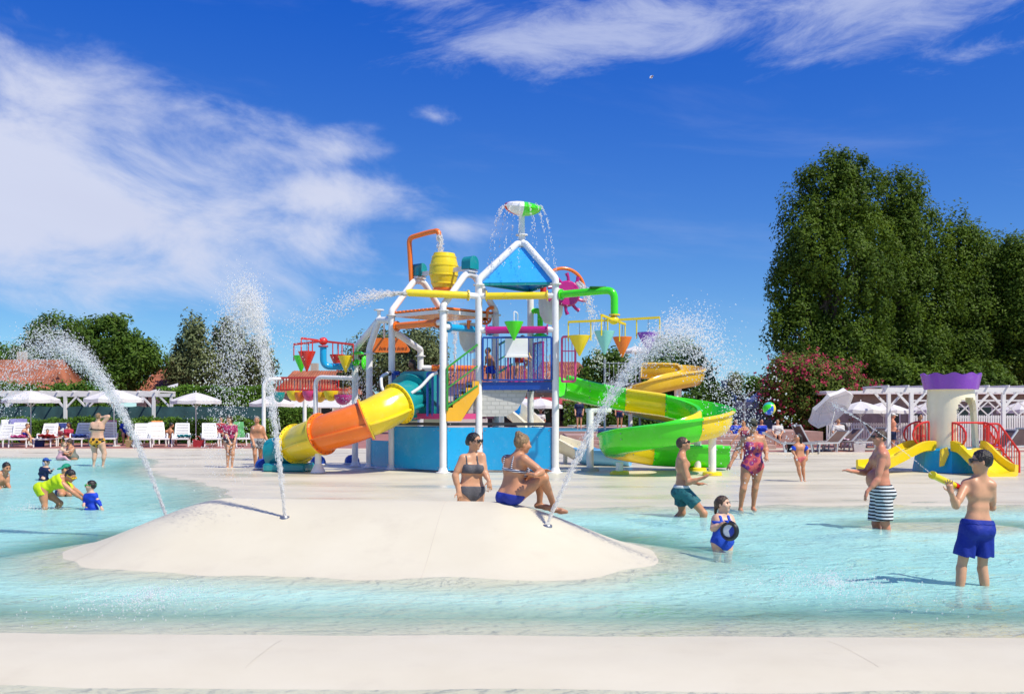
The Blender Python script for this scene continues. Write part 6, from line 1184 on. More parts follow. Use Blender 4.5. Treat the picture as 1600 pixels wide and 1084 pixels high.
person("small child with blue armbands standing on the wet deck", 23.9, dict(h=(1246.5, 683, 0), n=(1248, 692.5, 0), sl=(1242, 696, 0), sr=(1255, 696, .03), el=(1238.5, 705, -.04), wl=(1243, 712, -.10), er=(1262, 704, .05), wr=(1261, 713, .02), hl=(1245.5, 716, 0), hr=(1254.5, 716, .02), kl=(1248, 733, -.03), kr=(1255, 733, .02), al=(1252, 751, 0), ar=(1257, 750, .06)), (-.85, -.45, .1), S=.70, hs=.88, skin="tan", hair=("bob", "dark"), wear=(("briefs", c_("pink_lycra", (.55, .14, .14)), .12), ("armband", c_("blue_vinyl", (.01, .06, .55), rough=.3))), group=GP)
person("man in black and white striped trunks throwing the ball", 14.7, dict(h=(1374, 683, 0), n=(1376, 699.5, 0), sl=(1371, 711, .20), sr=(1380, 711, -.19), er=(1371, 750, -.24), wr=(1355, 768, -.26), el=(1352.5, 738, .22), wl=(1330.5, 736, .10), hl=(1374, 767, .10), hr=(1380, 767, -.09), kl=(1369, 817, .10), kr=(1383, 816, -.10), al=(1370, 862, .12), ar=(1387, 862, -.08)), (-1, -.06, .02), fat=1.10, skin="red", hair=("short", "brown"), belly=.55, wear=(("trunks", c_("striped_trunks", (.012, .014, .022), stripes=((.72, .73, .74), 6.2, 'Z', .42)), .93, .02), ("shades", BLK)), group=GP, side=(-1, 0, 0), hand=dict(l=(-1, -.1, .22), r=(-.35, -.1, -1)))
person("boy in royal blue shorts and glasses aiming a yellow water gun", 9.9, dict(h=(1533, 720, -.02), n=(1532, 744, .02), sl=(1510, 756, .02), sr=(1549, 758, .0), el=(1494, 790, -.12), wl=(1486, 769, -.24), er=(1551, 793, .10), wr=(1508, 768, .34), hl=(1515.5, 824, 0), hr=(1538, 824, .02), kl=(1502, 888, .02), kr=(1535, 889, .05), al=(1497, 940, -.02), ar=(1541, 943, .02)), (-.93, .28, -.06), S=.88, hs=.97, fat=.90, skin="mid", hair=("short", "dark"), wear=(("trunks", c_("royal_shorts", (.008, .025, .27)), .68, .024, MATS["royal_shorts"]), ("shades", DARK)), group=GP, side=(-.35, .94, 0), foot=(-.4, .9, 0), hand=dict(l=(-.15, .1, 1), r=(-1, 0, .25)), cell=.0078)
gu = thing("water_gun", "yellow tube water gun with a red end held by the boy", "water gun", P(1478, 751, 9.72)); g0, g1 = P(1456.5, 741.5, 9.62), P(1503, 764, 10.02)
MB().tube([g0, g0.lerp(g1, .72)], .033, 16).lathe([(.033, 0), (.039, .0), (.039, .035), (.033, .035)], g0, 16, g1 - g0).build("barrel", mat("gun_yellow", (.80, .66, .01), .35), gu); MB().cyl(g0.lerp(g1, .72), g0.lerp(g1, .86), .037).build("pump_collar", RED, gu); MB().tube([g0.lerp(g1, .86), g1, g1 + Vector((.0, .0, -.09))], .018, 10).build("handle", RED, gu)
# ball in the air
bp = P(1202, 638, 16.0); ba = thing("beach_ball", "green, blue and yellow beach ball in the air", "ball", bp)
for k, m_ in enumerate((YEL, GRN, mat("ball_cyan", (.05, .45, .40), .3), GRN, mat("ball_blue", (.02, .12, .62), .3), YEL)): MB().lathe([(.105 * math.sin(math.pi * i / 12), .105 * math.cos(math.pi * i / 12)) for i in range(13)], bp, 5, (.4, -.8, .5), k * math.pi / 3, (k + 1) * math.pi / 3).build("panel", m_, ba)
# --- left pool group
NEON = c_("neon_yellow", (.52, .68, .01)); NAVYC = c_("navy_lycra", (.01, .02, .07)); BLUEC = c_("bright_blue_lycra", (.01, .05, .52))
person("girl in a neon yellow shirt bending down to a toddler", 17.6, dict(h=(110, 743, -.05), n=(101, 746, 0), sl=(97, 752, .15), sr=(98, 756, -.15), er=(114, 769, -.16), wr=(129, 780, -.08), el=(117, 765, .15), wl=(130, 774, .08), hl=(66, 765, .09), hr=(65, 766, -.09), kr=(70, 792, -.10), ar=(68, 822, -.08), kl=(94, 786, .12), al=(80, 815, .25)), (.80, -.25, -.55), S=.90, hs=.95, fat=.95, skin="tan", hair=("short", "dark"), wear=(("tshirt", NEON, -.10), ("trunks", NEON, .30, .014), ("goggles", c_("goggle_yellow", (.7, .45, .02), rough=.3))), group=GP, side=(.5, -.2, -.85))
person("toddler in a blue rash vest and green goggles", 17.5, dict(h=(141.5, 758.5, 0), n=(141, 769.5, 0), sl=(136.5, 774, .05), sr=(147.5, 773, -.04), er=(154, 784, -.06), wr=(158, 792, -.08), el=(133, 782, .02), wl=(131.5, 786, -.05), hl=(138.5, 796, 0), hr=(146.5, 796, 0), kl=(137, 812, 0), kr=(147, 812, 0), al=(137, 824, 0), ar=(147, 824, 0)), (-.95, -.2, .05), S=.60, hs=.84, skin="pale", hair=("short", "dark"), wear=(("rash", BLUEC, -.1), ("briefs", BLUEC), ("goggles", c_("goggle_green", (.05, .45, .10), rough=.3))), group=GP)
person("child in a navy swim top and blue flap hat", 24.7, dict(h=(72, 721.5, 0), n=(70, 729, 0), sl=(65, 732, .03), sr=(74.5, 732, -.03), er=(78, 738, -.10), wr=(82, 734, -.18), el=(62, 740, .04), wl=(66, 745, -.06), hl=(65, 750, 0), hr=(71, 750, 0), kl=(65, 763, 0), kr=(71, 763, 0), al=(65, 772, 0), ar=(71, 772, 0)), (.85, -.4, 0), S=.64, hs=.86, skin="pale", hair=("short", "dark"), wear=(("rash", NAVYC, -.1), ("briefs", NAVYC), ("cap", c_("hat_blue", (.02, .08, .34)), c_("hat_flap", (.45, .50, .72)))), group=GP)
person("person in a green cap crouching behind the neon girl", 20.5, dict(h=(103, 732.5, 0), n=(100, 741, 0), sl=(94, 745, .08), sr=(105, 746, -.05), er=(110, 757, -.12), wr=(118, 764, -.2), el=(90, 757, .05), wl=(98, 765, -.1), hl=(93, 770, 0), hr=(103, 770, 0), kl=(96, 772, -.32), kr=(108, 772, -.3), al=(94, 792, -.2), ar=(106, 792, -.2)), (-.6, -.75, -.25), S=.85, hs=.92, skin="tan", hair=("short", "dark"), wear=(("tshirt", NEON, -.1), ("trunks", NAVYC, .5), ("cap", c_("cap_green", (.01, .26, .15)))), group=GP)
person("swimmer at the left edge, only head and shoulders out", 22.3, dict(h=(10, 730, 0), n=(4, 738, .03), sl=(-4, 741, -.05), sr=(8, 742, .12), el=(-6, 757, -.1), er=(12, 757, .1), wl=(2, 766, -.2), wr=(16, 764, 0), hl=(-8, 772, .1), hr=(2, 772, .2), kl=(-10, 776, .5), kr=(2, 776, .6), al=(-10, 776, .9), ar=(2, 776, 1.0)), (.75, -.5, -.35), skin="tan", hair=("short", "dark"), wear=(("trunks", NAVYC, .5),), group=GP)
person("woman in a sunflower bikini seen from behind with a hand to her head", 30.9, dict(h=(153.5, 651, 0), n=(152, 659.5, 0), sl=(144.5, 663, 0), sr=(160, 662, 0), er=(169.5, 650.5, -.02), wr=(158, 651.5, -.02), el=(141, 671, .12), wl=(147, 662, .28), hl=(146, 690, 0), hr=(157, 690, 0), kl=(148, 709, 0), kr=(163, 708.5, .05), al=(146, 728.5, 0), ar=(160.5, 728, .05)), (.1, .97, -.1), fem=True, fat=1.28, skin="pale", hair=("short", "fair"), wear=(("bra", c_("black_lycra", (.015, .015, .017))), ("briefs", c_("sunflower_lycra", (.02, .018, .012), spots=((.62, .33, .03), 9, .42)), .20)), group=GP, side=(.05, 1, 0))
person("woman hugging a child at the water's edge", 34.9, dict(h=(107.5, 691, 0), n=(110, 698, .02), sl=(106, 701, .1), sr=(114, 701, -.08), er=(108, 711, -.22), wr=(99, 707, -.25), el=(104, 708, .1), wl=(97, 705, 0), hl=(113, 715, .05), hr=(117, 715, -.05), kl=(99, 707, .12), kr=(101, 708, -.16), al=(96, 717, .1), ar=(97, 718, -.2)), (-.85, -.3, -.3), fem=True, skin="tan", hair=("bun", "brown"), wear=(("onepiece", c_("grey_green_lycra", (.16, .17, .14))),), group=GP, side=(-1, 0, 0))
person("child in a pale pink swimsuit hugged by the woman at the water's edge", 34.6, dict(h=(100, 694, 0), n=(97, 700, 0), sl=(92, 703, .03), sr=(98, 703, -.05), er=(103, 706, -.08), wr=(110, 703, 0), el=(95, 709, .1), wl=(104, 708, .1), hl=(90, 716, .03), hr=(95, 716, -.03), kl=(98, 714, .04), kr=(101, 714, -.08), al=(104, 718, .06), ar=(106, 718, -.1)), (.9, -.2, 0), S=.62, hs=.84, skin="pale", hair=("pony", "fair"), wear=(("onepiece", c_("pale_pink_lycra", (.62, .36, .42))),), group=GP, side=(1, 0, 0))
person("woman in a pink top wading with hands clasped, left of the tall jet", 29.9, dict(h=(357.5, 655, 0), n=(358.5, 663.5, .03), sl=(351.5, 667, .02), sr=(367, 666, .02), el=(352.5, 678, -.05), wl=(359, 690, -.18), er=(369.5, 677, .0), wr=(367, 687, -.14), hl=(354, 687, .06), hr=(363, 687, .06), kl=(356, 708, -.02), kr=(363.5, 708, .0), al=(355.5, 729, .05), ar=(362, 729, .05)), (-.1, -.9, -.4), fem=True, skin="mid", hair=("bob", "brown"), wear=(("tshirt", c_("magenta_shirt", (.45, .06, .17), spots=((.3, .03, .1), 14, .4)), .10), ("briefs", c_("dark_print", (.06, .05, .06)), .14)), group=GP)
person("man in patterned trunks walking behind the tall jet", 29.6, dict(h=(401, 656, 0), n=(402, 665, 0), sl=(395, 669, .03), sr=(410, 669, .02), el=(392, 681, -.05), wl=(396, 692, -.15), er=(414, 681, .02), wr=(420, 694, -.1), hl=(397.5, 688, 0), hr=(407, 688, 0), kl=(398, 709, -.1), kr=(407, 710, .12), al=(399, 731, 0), ar=(408, 731, .25)), (.1, -.95, -.1), skin="tan", hair=("short", "grey"), wear=(("trunks", c_("grey_print", (.13, .14, .15), spots=((.4, .4, .4), 16, .4)), .55),), group=GP)
# --- left terrace
person("woman in a royal blue bikini sitting on a lounger at left", 44.3, dict(h=(43, 665, 0), n=(40, 671, .05), sl=(36, 674, .15), sr=(42, 674, -.1), er=(47, 681, -.15), wr=(48, 687, -.2), el=(42, 682, .15), wl=(47, 684, .1), hl=(33, 687.5, .1), hr=(35, 687.5, -.08), kl=(49, 686, .1), kr=(51, 685.5, -.1), al=(54, 699, .1), ar=(58.5, 699, -.1)), (.9, -.3, -.25), fem=True, skin="mid", hair=("short", "fair"), wear=(("bra", MATS["royal_lycra"]), ("briefs", MATS["royal_lycra"], .13, 1)), group=GP, side=(1, -.1, 0))
person("small child sitting on the red and white towel", 44.5, dict(h=(74, 673.5, 0), n=(73, 679, 0), sl=(70, 681.5, .05), sr=(77, 681.5, 0), el=(69.5, 685, -.05), wl=(74, 687, -.2), er=(80, 685, -.05), wr=(80, 687, -.2), hl=(71, 688, 0), hr=(75.5, 688, 0), kl=(76, 686, -.25), kr=(81, 687, -.22), al=(82, 689.5, -.4), ar=(86, 689, -.4)), (.5, -.8, -.1), S=.58, hs=.82, skin="mid", hair=("short", "brown"), wear=(("rash", c_("red_lycra", (.5, .05, .04)), -.1),), group=GP)
person("girl in a dark red top sitting on the navy towel lounger", 46.0, dict(h=(91, 667.5, 0), n=(91, 673, 0), sl=(86.5, 675, 0), sr=(96, 675, 0), el=(84.5, 680, -.08), wl=(88, 684, -.2), er=(97, 680, -.06), wr=(99.5, 676, -.2), hl=(88.5, 684, 0), hr=(93.5, 684, 0), kl=(89.5, 684, -.38), kr=(95.5, 684, -.38), al=(93, 693, -.45), ar=(96.5, 694, -.45)), (.3, -.9, -.1), S=.74, hs=.9, skin="deep", hair=("bob", "dark"), wear=(("tshirt", c_("dark_red_shirt", (.20, .03, .05))), ("trunks", NAVYC, .4)), group=GP)
person("woman in a red top sitting beside the girl in dark red", 45.6, dict(h=(107, 663, 0), n=(107, 670, .02), sl=(102, 673, 0), sr=(112.5, 673, 0), el=(100.5, 680, -.05), wl=(104, 685, -.2), er=(114, 680, -.05), wr=(110, 686, -.22), hl=(104, 686, 0), hr=(110, 686, 0), kl=(104, 685, -.42), kr=(111, 685, -.42), al=(105, 698, -.45), ar=(112, 698, -.45)), (-.3, -.9, -.2), fem=True, skin="deep", hair=("long", "dark"), wear=(("tshirt", c_("crimson_shirt", (.42, .03, .06))), ("trunks", c_("dark_print", (.06, .05, .06)), .4)), group=GP)
person("man in dark blue shorts sitting with his back turned between white loungers", 45.8, dict(h=(268.5, 664, 0), n=(265, 670.5, 0), sl=(259.5, 674, -.05), sr=(269, 673, .1), el=(258, 682, 0), wl=(264, 686, .1), er=(271, 681, .15), wr=(270, 686, .2), hl=(260.5, 688, 0), hr=(267, 688, .05), kl=(268, 688, .3), kr=(274, 688, .25), al=(270, 698, .3), ar=(276, 698, .25)), (.8, .5, -.2), skin="tan", hair=("short", "dark"), wear=(("trunks", NAVYC, .6),), group=GP, side=(.5, .85, 0))
# --- on the towers
person("person leaning into the top of the tube slide", 28.45, dict(h=(643, 568, -.1), n=(649, 578, .05), sl=(637, 581, .12), sr=(661, 580, -.10), el=(632, 588, -.1), wl=(640, 592, -.25), er=(666, 588, -.2), wr=(657, 593, -.35), hl=(645, 606, .3), hr=(657, 606, .2), kl=(638, 612, -.1), kr=(650, 612, -.15), al=(634, 630, -.2), ar=(646, 630, -.25)), (-.75, -.55, -.2), skin="deep", hair=("bob", "dark"), wear=(("trunks", NAVYC, .5),), group=GP)
person("child in blue shorts walking on the right tower platform", 27.75, dict(h=(762, 548, 0), n=(763.5, 555, 0), sl=(759.5, 558, .05), sr=(768.5, 558.5, -.03), el=(759, 565, 0), wl=(758, 571, -.1), er=(771.5, 566, -.05), wr=(773, 573, -.08), hl=(763, 575, 0), hr=(769.5, 575, 0), kl=(763, 585, -.05), kr=(771, 585, .05), al=(762.5, 593.5, 0), ar=(772, 593.5, .1)), (-.9, -.3, 0), S=.56, hs=.82, skin="deep", hair=("short", "dark"), wear=(("trunks", BLUEC, .8, .02),), group=GP)
person("child in red shorts climbing behind the white board on the platform", 28.2, dict(h=(817, 529, 0), n=(815, 538, 0), sl=(809, 541, .03), sr=(820, 541, 0), el=(806, 550, 0), wl=(812, 556, -.1), er=(824, 550, 0), wr=(828, 556, -.1), hl=(809, 561, 0), hr=(816, 561, .05), kl=(808, 575, -.05), kr=(827, 563, -.1), al=(805, 589, .05), ar=(818, 577, 0)), (.5, -.8, 0), S=.70, hs=.88, skin="mid", hair=("short", "dark"), wear=(("trunks", c_("red_shorts", (.48, .04, .03)), .4), ("rash", c_("yellow_lycra", (.6, .5, .05)), -.05)), group=GP)
# --- right terrace
person("man in a white cap and navy shorts by the right pergola", 42.6, dict(h=(1396, 649.5, 0), n=(1394.5, 656.5, 0), sl=(1391, 659.5, .1), sr=(1396, 659.5, -.1), el=(1393, 668, .12), wl=(1400, 671, .05), er=(1396, 669, -.12), wr=(1402, 672, -.1), hl=(1392, 677, .08), hr=(1396, 677, -.08), kl=(1391, 690, .05), kr=(1396, 690, -.06), al=(1390, 703, .1), ar=(1396, 703, -.08)), (.95, -.2, -.2), skin="red", fat=1.1, belly=.6, hair=("buzz", "grey"), wear=(("trunks", NAVYC, .75, .02), ("cap", c_("cap_white", (.75, .74, .72)))), group=GP, side=(1, 0, 0))
person("man in red shorts standing behind the left red guard of the castle", 37.5, dict(h=(1438, 651, 0), n=(1437, 659, 0), sl=(1431.5, 662, .02), sr=(1442, 662, 0), el=(1429.5, 672, 0), wl=(1430, 682, -.1), er=(1443.5, 672, 0), wr=(1443, 682, -.1), hl=(1434, 682, 0), hr=(1441, 682, 0), kl=(1434, 696, 0), kr=(1441, 696, 0), al=(1434, 710, 0), ar=(1441, 710, 0)), (.2, -.95, 0), skin="deep", hair=("short", "dark"), wear=(("trunks", c_("red_shorts", (.48, .04, .03)), .6, .02),), group=GP)
person("girl in a dark red swimsuit walking behind the patterned swimsuit woman", 34, dict(h=(1162, 659, 0), n=(1163, 667, 0), sl=(1157, 671, 0), sr=(1168, 671, .05), el=(1152, 680, -.05), wl=(1144, 690, -.1), er=(1171, 681, .05), wr=(1172, 690, 0), hl=(1159, 693, 0), hr=(1167, 693, 0), kl=(1158, 707, 0), kr=(1167, 707, .1), al=(1158, 721, .1), ar=(1168, 721, .2)), (-.8, -.5, 0), S=.85, skin="tan", fem=True, hair=("pony", "dark"), wear=(("onepiece", c_("wine_lycra", (.22, .02, .06))),), group=GP)
seat = [(1150, 46, "blue", "person in blue sitting in the shade left of the tents' lamp post"), (1190, 46, "blue", "person in blue sitting in the shade right of the ball"), (1215, 45.5, "white", "person in white sitting in the shade under the oleander"), (968, 55, "red", "person in red standing by the far cafe table"), (905, 56, "navy", "person in navy standing beside the far post"), (845, 57, "white", "person in white standing under the far parasol")]
for px, D, cn, lab in seat:
    s = 1556 / D; y0 = HY + 1.65 * s * 1.0; col = {"blue": BLUEC, "white": c_("white_shirt", (.65, .65, .63)), "red": c_("crimson_shirt", (.42, .03, .06)), "navy": NAVYC}[cn]; sit = D < 50; Y = lambda z: HY + (EH - z) * s
    if sit: J = dict(h=(px, Y(1.22), 0), n=(px, Y(1.04), 0), sl=(px - .18 * s, Y(.98), 0), sr=(px + .18 * s, Y(.98), 0), el=(px - .24 * s, Y(.75), -.1), wl=(px - .15 * s, Y(.6), -.3), er=(px + .24 * s, Y(.75), -.1), wr=(px + .15 * s, Y(.6), -.3), hl=(px - .1 * s, Y(.52), 0), hr=(px + .1 * s, Y(.52), 0), kl=(px - .1 * s, Y(.55), -.42), kr=(px + .1 * s, Y(.55), -.42), al=(px - .1 * s, Y(.2), -.45), ar=(px + .1 * s, Y(.2), -.45))
    else: J = dict(h=(px, Y(1.68), 0), n=(px, Y(1.5), 0), sl=(px - .18 * s, Y(1.43), 0), sr=(px + .18 * s, Y(1.43), 0), el=(px - .24 * s, Y(1.18), 0), wl=(px - .22 * s, Y(.95), -.1), er=(px + .24 * s, Y(1.18), 0), wr=(px + .22 * s, Y(.95), -.1), hl=(px - .1 * s, Y(.97), 0), hr=(px + .1 * s, Y(.97), 0), kl=(px - .1 * s, Y(.58), 0), kr=(px + .1 * s, Y(.58), 0), al=(px - .1 * s, Y(.2), .02), ar=(px + .1 * s, Y(.2), .02))
    if not sit: J = {k: (v[0], v[1] - .6 * s if px in (968, 905) else v[1], v[2]) for k, v in J.items()}
    person(lab, D, J, (random.uniform(-.5, .5), -.9, 0), skin=random.choice(["tan", "mid", "deep"]), hair=("short", "dark"), wear=(("tshirt", col), ("trunks", NAVYC, .6)), group=GP)

for px, D, lab, cn in ((196, 46.4, "person in a blue shirt sitting behind the falling left jet", "blue"), (345, 46.6, "person in red sitting in front of the low hedge beside the dark towel", "red"), (1310, 41.5, "person in white sitting on the loungers under the tipped parasol", "white")):
    s = 1556 / D; Y = lambda z: HY + (EH - z) * s; col = {"blue": BLUEC, "white": MATS["white_shirt"], "red": MATS["crimson_shirt"]}[cn]
    person(lab, D, dict(h=(px, Y(1.30), 0), n=(px, Y(1.12), 0), sl=(px - .18 * s, Y(1.06), 0), sr=(px + .18 * s, Y(1.06), 0), el=(px - .24 * s, Y(.83), -.1), wl=(px - .12 * s, Y(.68), -.3), er=(px + .24 * s, Y(.83), -.1), wr=(px + .12 * s, Y(.68), -.3), hl=(px - .1 * s, Y(.58), 0), hr=(px + .1 * s, Y(.58), 0), kl=(px - .12 * s, Y(.60), -.42), kr=(px + .12 * s, Y(.60), -.42), al=(px - .1 * s, Y(.2), -.45), ar=(px + .1 * s, Y(.2), -.45)), (random.uniform(-.6, .6), -.8, -.1), skin="mid", hair=("short", "brown"), wear=(("tshirt", col), ("trunks", NAVYC, .5)), group=GP)
towel("striped orange towel on the empty pair of white loungers", 246, 45.2, .5, .75, .5, .45, (.60, .22, .05), .45, (.75, .7, .6)); towel("white towel hung on the lounger at the left edge", 6, 44.8, .55, .8, .5, .44, (.72, .72, .70), .1); towel("green towel on the lounger right of the pink top woman", 374, 45.3, .5, .7, .5, .45, (.10, .34, .12), .5)
for px, D, lab, c in ((60, 44.0, "dark blue beach bag standing under the left loungers", (.02, .04, .18)), (205, 43.8, "straw beach bag standing beside the empty white loungers", (.45, .32, .15)), (310, 44.0, "red beach bag at the foot of the parasol pole", (.45, .03, .04)), (1342, 39.0, "white beach bag between the brown loungers", (.65, .65, .62)), (1240, 38.6, "black rucksack beside the grey lounger", (.02, .02, .022))):
    bg_ = thing("beach_bag", lab, "bag", G(px, D, .105), "bags on the terraces"); m_ = mat("bag_%d" % px, c, .8, var=.15, bump=.4, bscale=30); b0 = G(px, D, .105)
    MB().prism([b0 + Vector((-.20, -.09, 0)), b0 + Vector((.20, -.09, 0)), b0 + Vector((.25, -.11, .32)), b0 + Vector((.05, -.12, .28)), b0 + Vector((-.24, -.11, .34))], Vector((0, .2, 0))).build("bag_body", m_, bg_); MB().tube(arc(b0 + Vector((0, -.11, .28)), Vector((.12, 0, 0)), Vector((0, 0, .2)), 0, math.pi, 10), .012, 6).build("strap", m_, bg_)
# ------------------------------------------------------------------ jets and spray
def drop_mat():
    mt = bpy.data.materials.new("spray_water"); mt.use_nodes = True; nt = mt.node_tree; N = nt.nodes.new; L = nt.links.new; b = nt.nodes["Principled BSDF"]
    b.inputs["Base Color"].default_value = (.97, .97, .96, 1); b.inputs["Roughness"].default_value = .12; b.inputs["IOR"].default_value = 1.33
    tl = N("ShaderNodeBsdfTranslucent"); tl.inputs[0].default_value = (.98, .98, .97, 1); ms = N("ShaderNodeMixShader"); ms.inputs[0].default_value = .6; L(b.outputs[0], ms.inputs[1]); L(tl.outputs[0], ms.inputs[2])
    tr = N("ShaderNodeBsdfTransparent"); m2 = N("ShaderNodeMixShader"); m2.inputs[0].default_value = .5; L(ms.outputs[0], m2.inputs[1]); L(tr.outputs[0], m2.inputs[2]); L(m2.outputs[0], nt.nodes["Material Output"].inputs[0]); return mt
DROP = drop_mat()
ph_ = (1 + 5 ** .5) / 2; ICO = np.array([(-1, ph_, 0), (1, ph_, 0), (-1, -ph_, 0), (1, -ph_, 0), (0, -1, ph_), (0, 1, ph_), (0, -1, -ph_), (0, 1, -ph_), (ph_, 0, -1), (ph_, 0, 1), (-ph_, 0, -1), (-ph_, 0, 1)]); ICO /= np.linalg.norm(ICO[0])
ICF = np.array([(0, 11, 5), (0, 5, 1), (0, 1, 7), (0, 7, 10), (0, 10, 11), (1, 5, 9), (5, 11, 4), (11, 10, 2), (10, 7, 6), (7, 1, 8), (3, 9, 4), (3, 4, 2), (3, 2, 6), (3, 6, 8), (3, 8, 9), (4, 9, 5), (2, 4, 11), (6, 2, 10), (8, 6, 7), (9, 8, 1)])
OCT = np.array([(1, 0, 0), (-1, 0, 0), (0, 1, 0), (0, -1, 0), (0, 0, 1), (0, 0, -1)], float); OCF = np.array([(0, 2, 4), (2, 1, 4), (1, 3, 4), (3, 0, 4), (2, 0, 5), (1, 2, 5), (3, 1, 5), (0, 3, 5)])
def drops(name, label, C, r, vel=None, stretch=1.0, base=None, low=False):
    n = len(C); B, Fq = (OCT, OCF) if low else (ICO, ICF); r = np.asarray(r) * np.ones(n); k = len(B)
    V = np.tile(B[None], (n, 1, 1)) * r[:, None, None] * RNG.uniform(.75, 1.25, (n, k, 1))
    if vel is not None:
        d = vel / (np.linalg.norm(vel, axis=1, keepdims=True) + 1e-9); s_ = (np.asarray(stretch) * np.ones(n) - 1)[:, None]; a = (V * d[:, None]).sum(2); V = V + d[:, None] * (a * s_)[:, :, None]
    V = V + C[:, None]; Fc = (Fq[None] + (np.arange(n) * k)[:, None, None]).reshape(-1, 3); b = Vector(base) if base is not None else Vector(C.mean(0))
    o = link(name, fastmesh(name, V.reshape(-1, 3) - np.array(b), Fc), DROP, None, b); return tag(o, label, "water spray", None, "stuff")
def jet(label, p0, v0, n, tmax, s0, s1, r0, r1, pw=1.4, dragc=.35, zmin=.0, dens=None, fine=0, clump=.0):
    t = RNG.uniform(0, 1, n) if dens is None else np.interp(RNG.uniform(0, 1, n), np.cumsum(dens) / np.sum(dens), np.linspace(0, 1, len(dens)))
    t = t * tmax; v = np.array(v0)[None] * (1 + RNG.normal(size=(n, 1)) * .025) + RNG.normal(size=(n, 3)) * (s1 * .9)
    e = (1 - np.exp(-dragc * t)) / dragc; C = np.array(p0)[None] + np.stack([v[:, 0] * e, v[:, 1] * e, v[:, 2] * t - 4.9 * t * t], 1) + RNG.normal(size=(n, 3)) * (s0 + s1 * t ** pw * .35)[:, None]
    if clump: nz = np.sin(t * 31 + 1.3) * np.sin(t * 57); C += (nz * clump * t)[:, None] * RNG.normal(size=(n, 3)) * .3
    vel = np.stack([v[:, 0], v[:, 1], v[:, 2] - 9.8 * t], 1); ok = C[:, 2] > zmin; C, vel, t = C[ok], vel[ok], t[ok]; u = t / tmax
    r = np.minimum((r0 + (r1 - r0) * u) * np.exp(RNG.normal(size=len(C)) * .55), r1 * 1.5); st = 1 + 4.5 * np.exp(-u * 5) * RNG.uniform(.6, 1.4, len(C)) + .25
    return drops("water_jet", label, C, r, vel, st, p0, low=True)
def isz(px, D): p = G(px, D); return Vector((p.x, D, isl(p.x, D) + .01))
j1 = isz(445, 11.9); jet("tall vertical jet rising from the middle of the island", j1, (-.66, -.12, 7.05), 21000, 1.34, .008, .14, .0021, .0052, 1.2, .3, .0, [5, 5, 4, 4, 4, 5, 6, 7, 6, 5, 4, 3, 2, 2])
j2 = isz(855, 11.6); jet("jet arching right from the end of the island", j2, (2.75, -.75, 6.55), 15000, 1.17, .010, .13, .0021, .0056, 1.3, .7, .0, [4, 4, 4, 4, 5, 6, 6, 6, 6, 5, 4, 3, 2, 1.5])
j3 = isz(262, 13.3); jet("jet arching left from the far end of the island", j3, (-2.3, -.2, 6.75), 19000, 1.40, .009, .12, .0021, .0052, 1.3, .25, .0, [4, 4, 5, 6, 7, 7, 7, 5, 4, 3, 2.5, 2, 1.5, 1])
jet("spray shot left from the yellow water cannon", P(632, 459, 26.62), (-6.3, -.3, .25), 3200, .60, .02, .55, .007, .010, 1.2, .2, .4, [8, 8, 7, 6, 5, 4, 3, 2, 1.5])
jet("water pouring from the orange pipe into the barrel", P(686.5, 369, 28.5), (.15, .0, -.8), 500, .36, .035, .12, .012, .014, 1, .1, .3)
jet("stream falling from the orange hoop beside the purple wheel", P(904, 443, 28.0), (.95, -.1, -.3), 900, .70, .02, .25, .012, .014, 1, .1, .3)
jet("thin upright jet behind the stair rail", P(711, 580, 30.5), (.0, 0, 5.2), 600, .62, .012, .12, .010, .012, 1.2, .1, .3)
# strings of drops from the melon bowl
C = []; V_ = []
for k in range(14):
    a = 2 * math.pi * (k + .3) / 14; e = at(AC, 7.42) + Vector((math.cos(a) * .52, math.sin(a) * .52, 0))
    for _ in range(55):
        t = random.uniform(0, .62); v = Vector((math.cos(a), math.sin(a), 0)) * .75; p = e + v * t - Zv * 4.9 * t * t; C.append(np.array(p) + RNG.normal(size=3) * .012 * (1 + 2 * t)); V_.append((v.x, v.y, -9.8 * t))
drops("water_curtain", "strings of drops falling from the melon-coloured bowl", np.array(C), .013, np.array(V_), 1.8, at(AC, 7.4), True)
# drizzle through the towers and under the shower head
n = 900; C = np.stack([RNG.uniform(-2.2, 1.9, n), RNG.uniform(26.9, 29.6, n), RNG.uniform(.6, 5.2, n)], 1); drops("drizzle", "scattered drops falling through the towers", C, RNG.uniform(.005, .011, n), np.tile([[0, 0, -1.]], (n, 1)), 2.0, None, True)
n = 500; a = RNG.uniform(0, 6.28, n); q = RNG.uniform(0, 1, n) ** .5; sh_ = at(Ab, 3.84) + Vector((.28, -.1, 0)); h_ = RNG.uniform(0, 1.2, n); C = np.array(sh_)[None] + np.stack([np.cos(a) * q * (.22 + .1 * h_), np.sin(a) * q * (.22 + .1 * h_), -h_], 1); drops("shower_spray", "spray under the green shower head", C, .010, np.tile([[0, 0, -1.]], (n, 1)), 2.5, sh_, True)
n = 700; C = np.array(P(560, 556, 29.9))[None] + np.stack([RNG.normal(size=n) * .28, RNG.normal(size=n) * .2, -RNG.uniform(0, 1.9, n)], 1); drops("shower_spray", "spray falling from the green heads on the left leg", C, .012, np.tile([[0, 0, -1.]], (n, 1)), 2.2, None, True)
n = 260; C = np.array(P(1490, 640, 27.1))[None] + np.stack([RNG.choice([-.14, 0, .12], n) + RNG.normal(size=n) * .01, RNG.normal(size=n) * .04, RNG.uniform(-1.0, .45, n)], 1); drops("castle_drips", "lines of drops falling in front of the castle arch", C, .009, np.tile([[0, 0, -1.]], (n, 1)), 2.5, None, True)
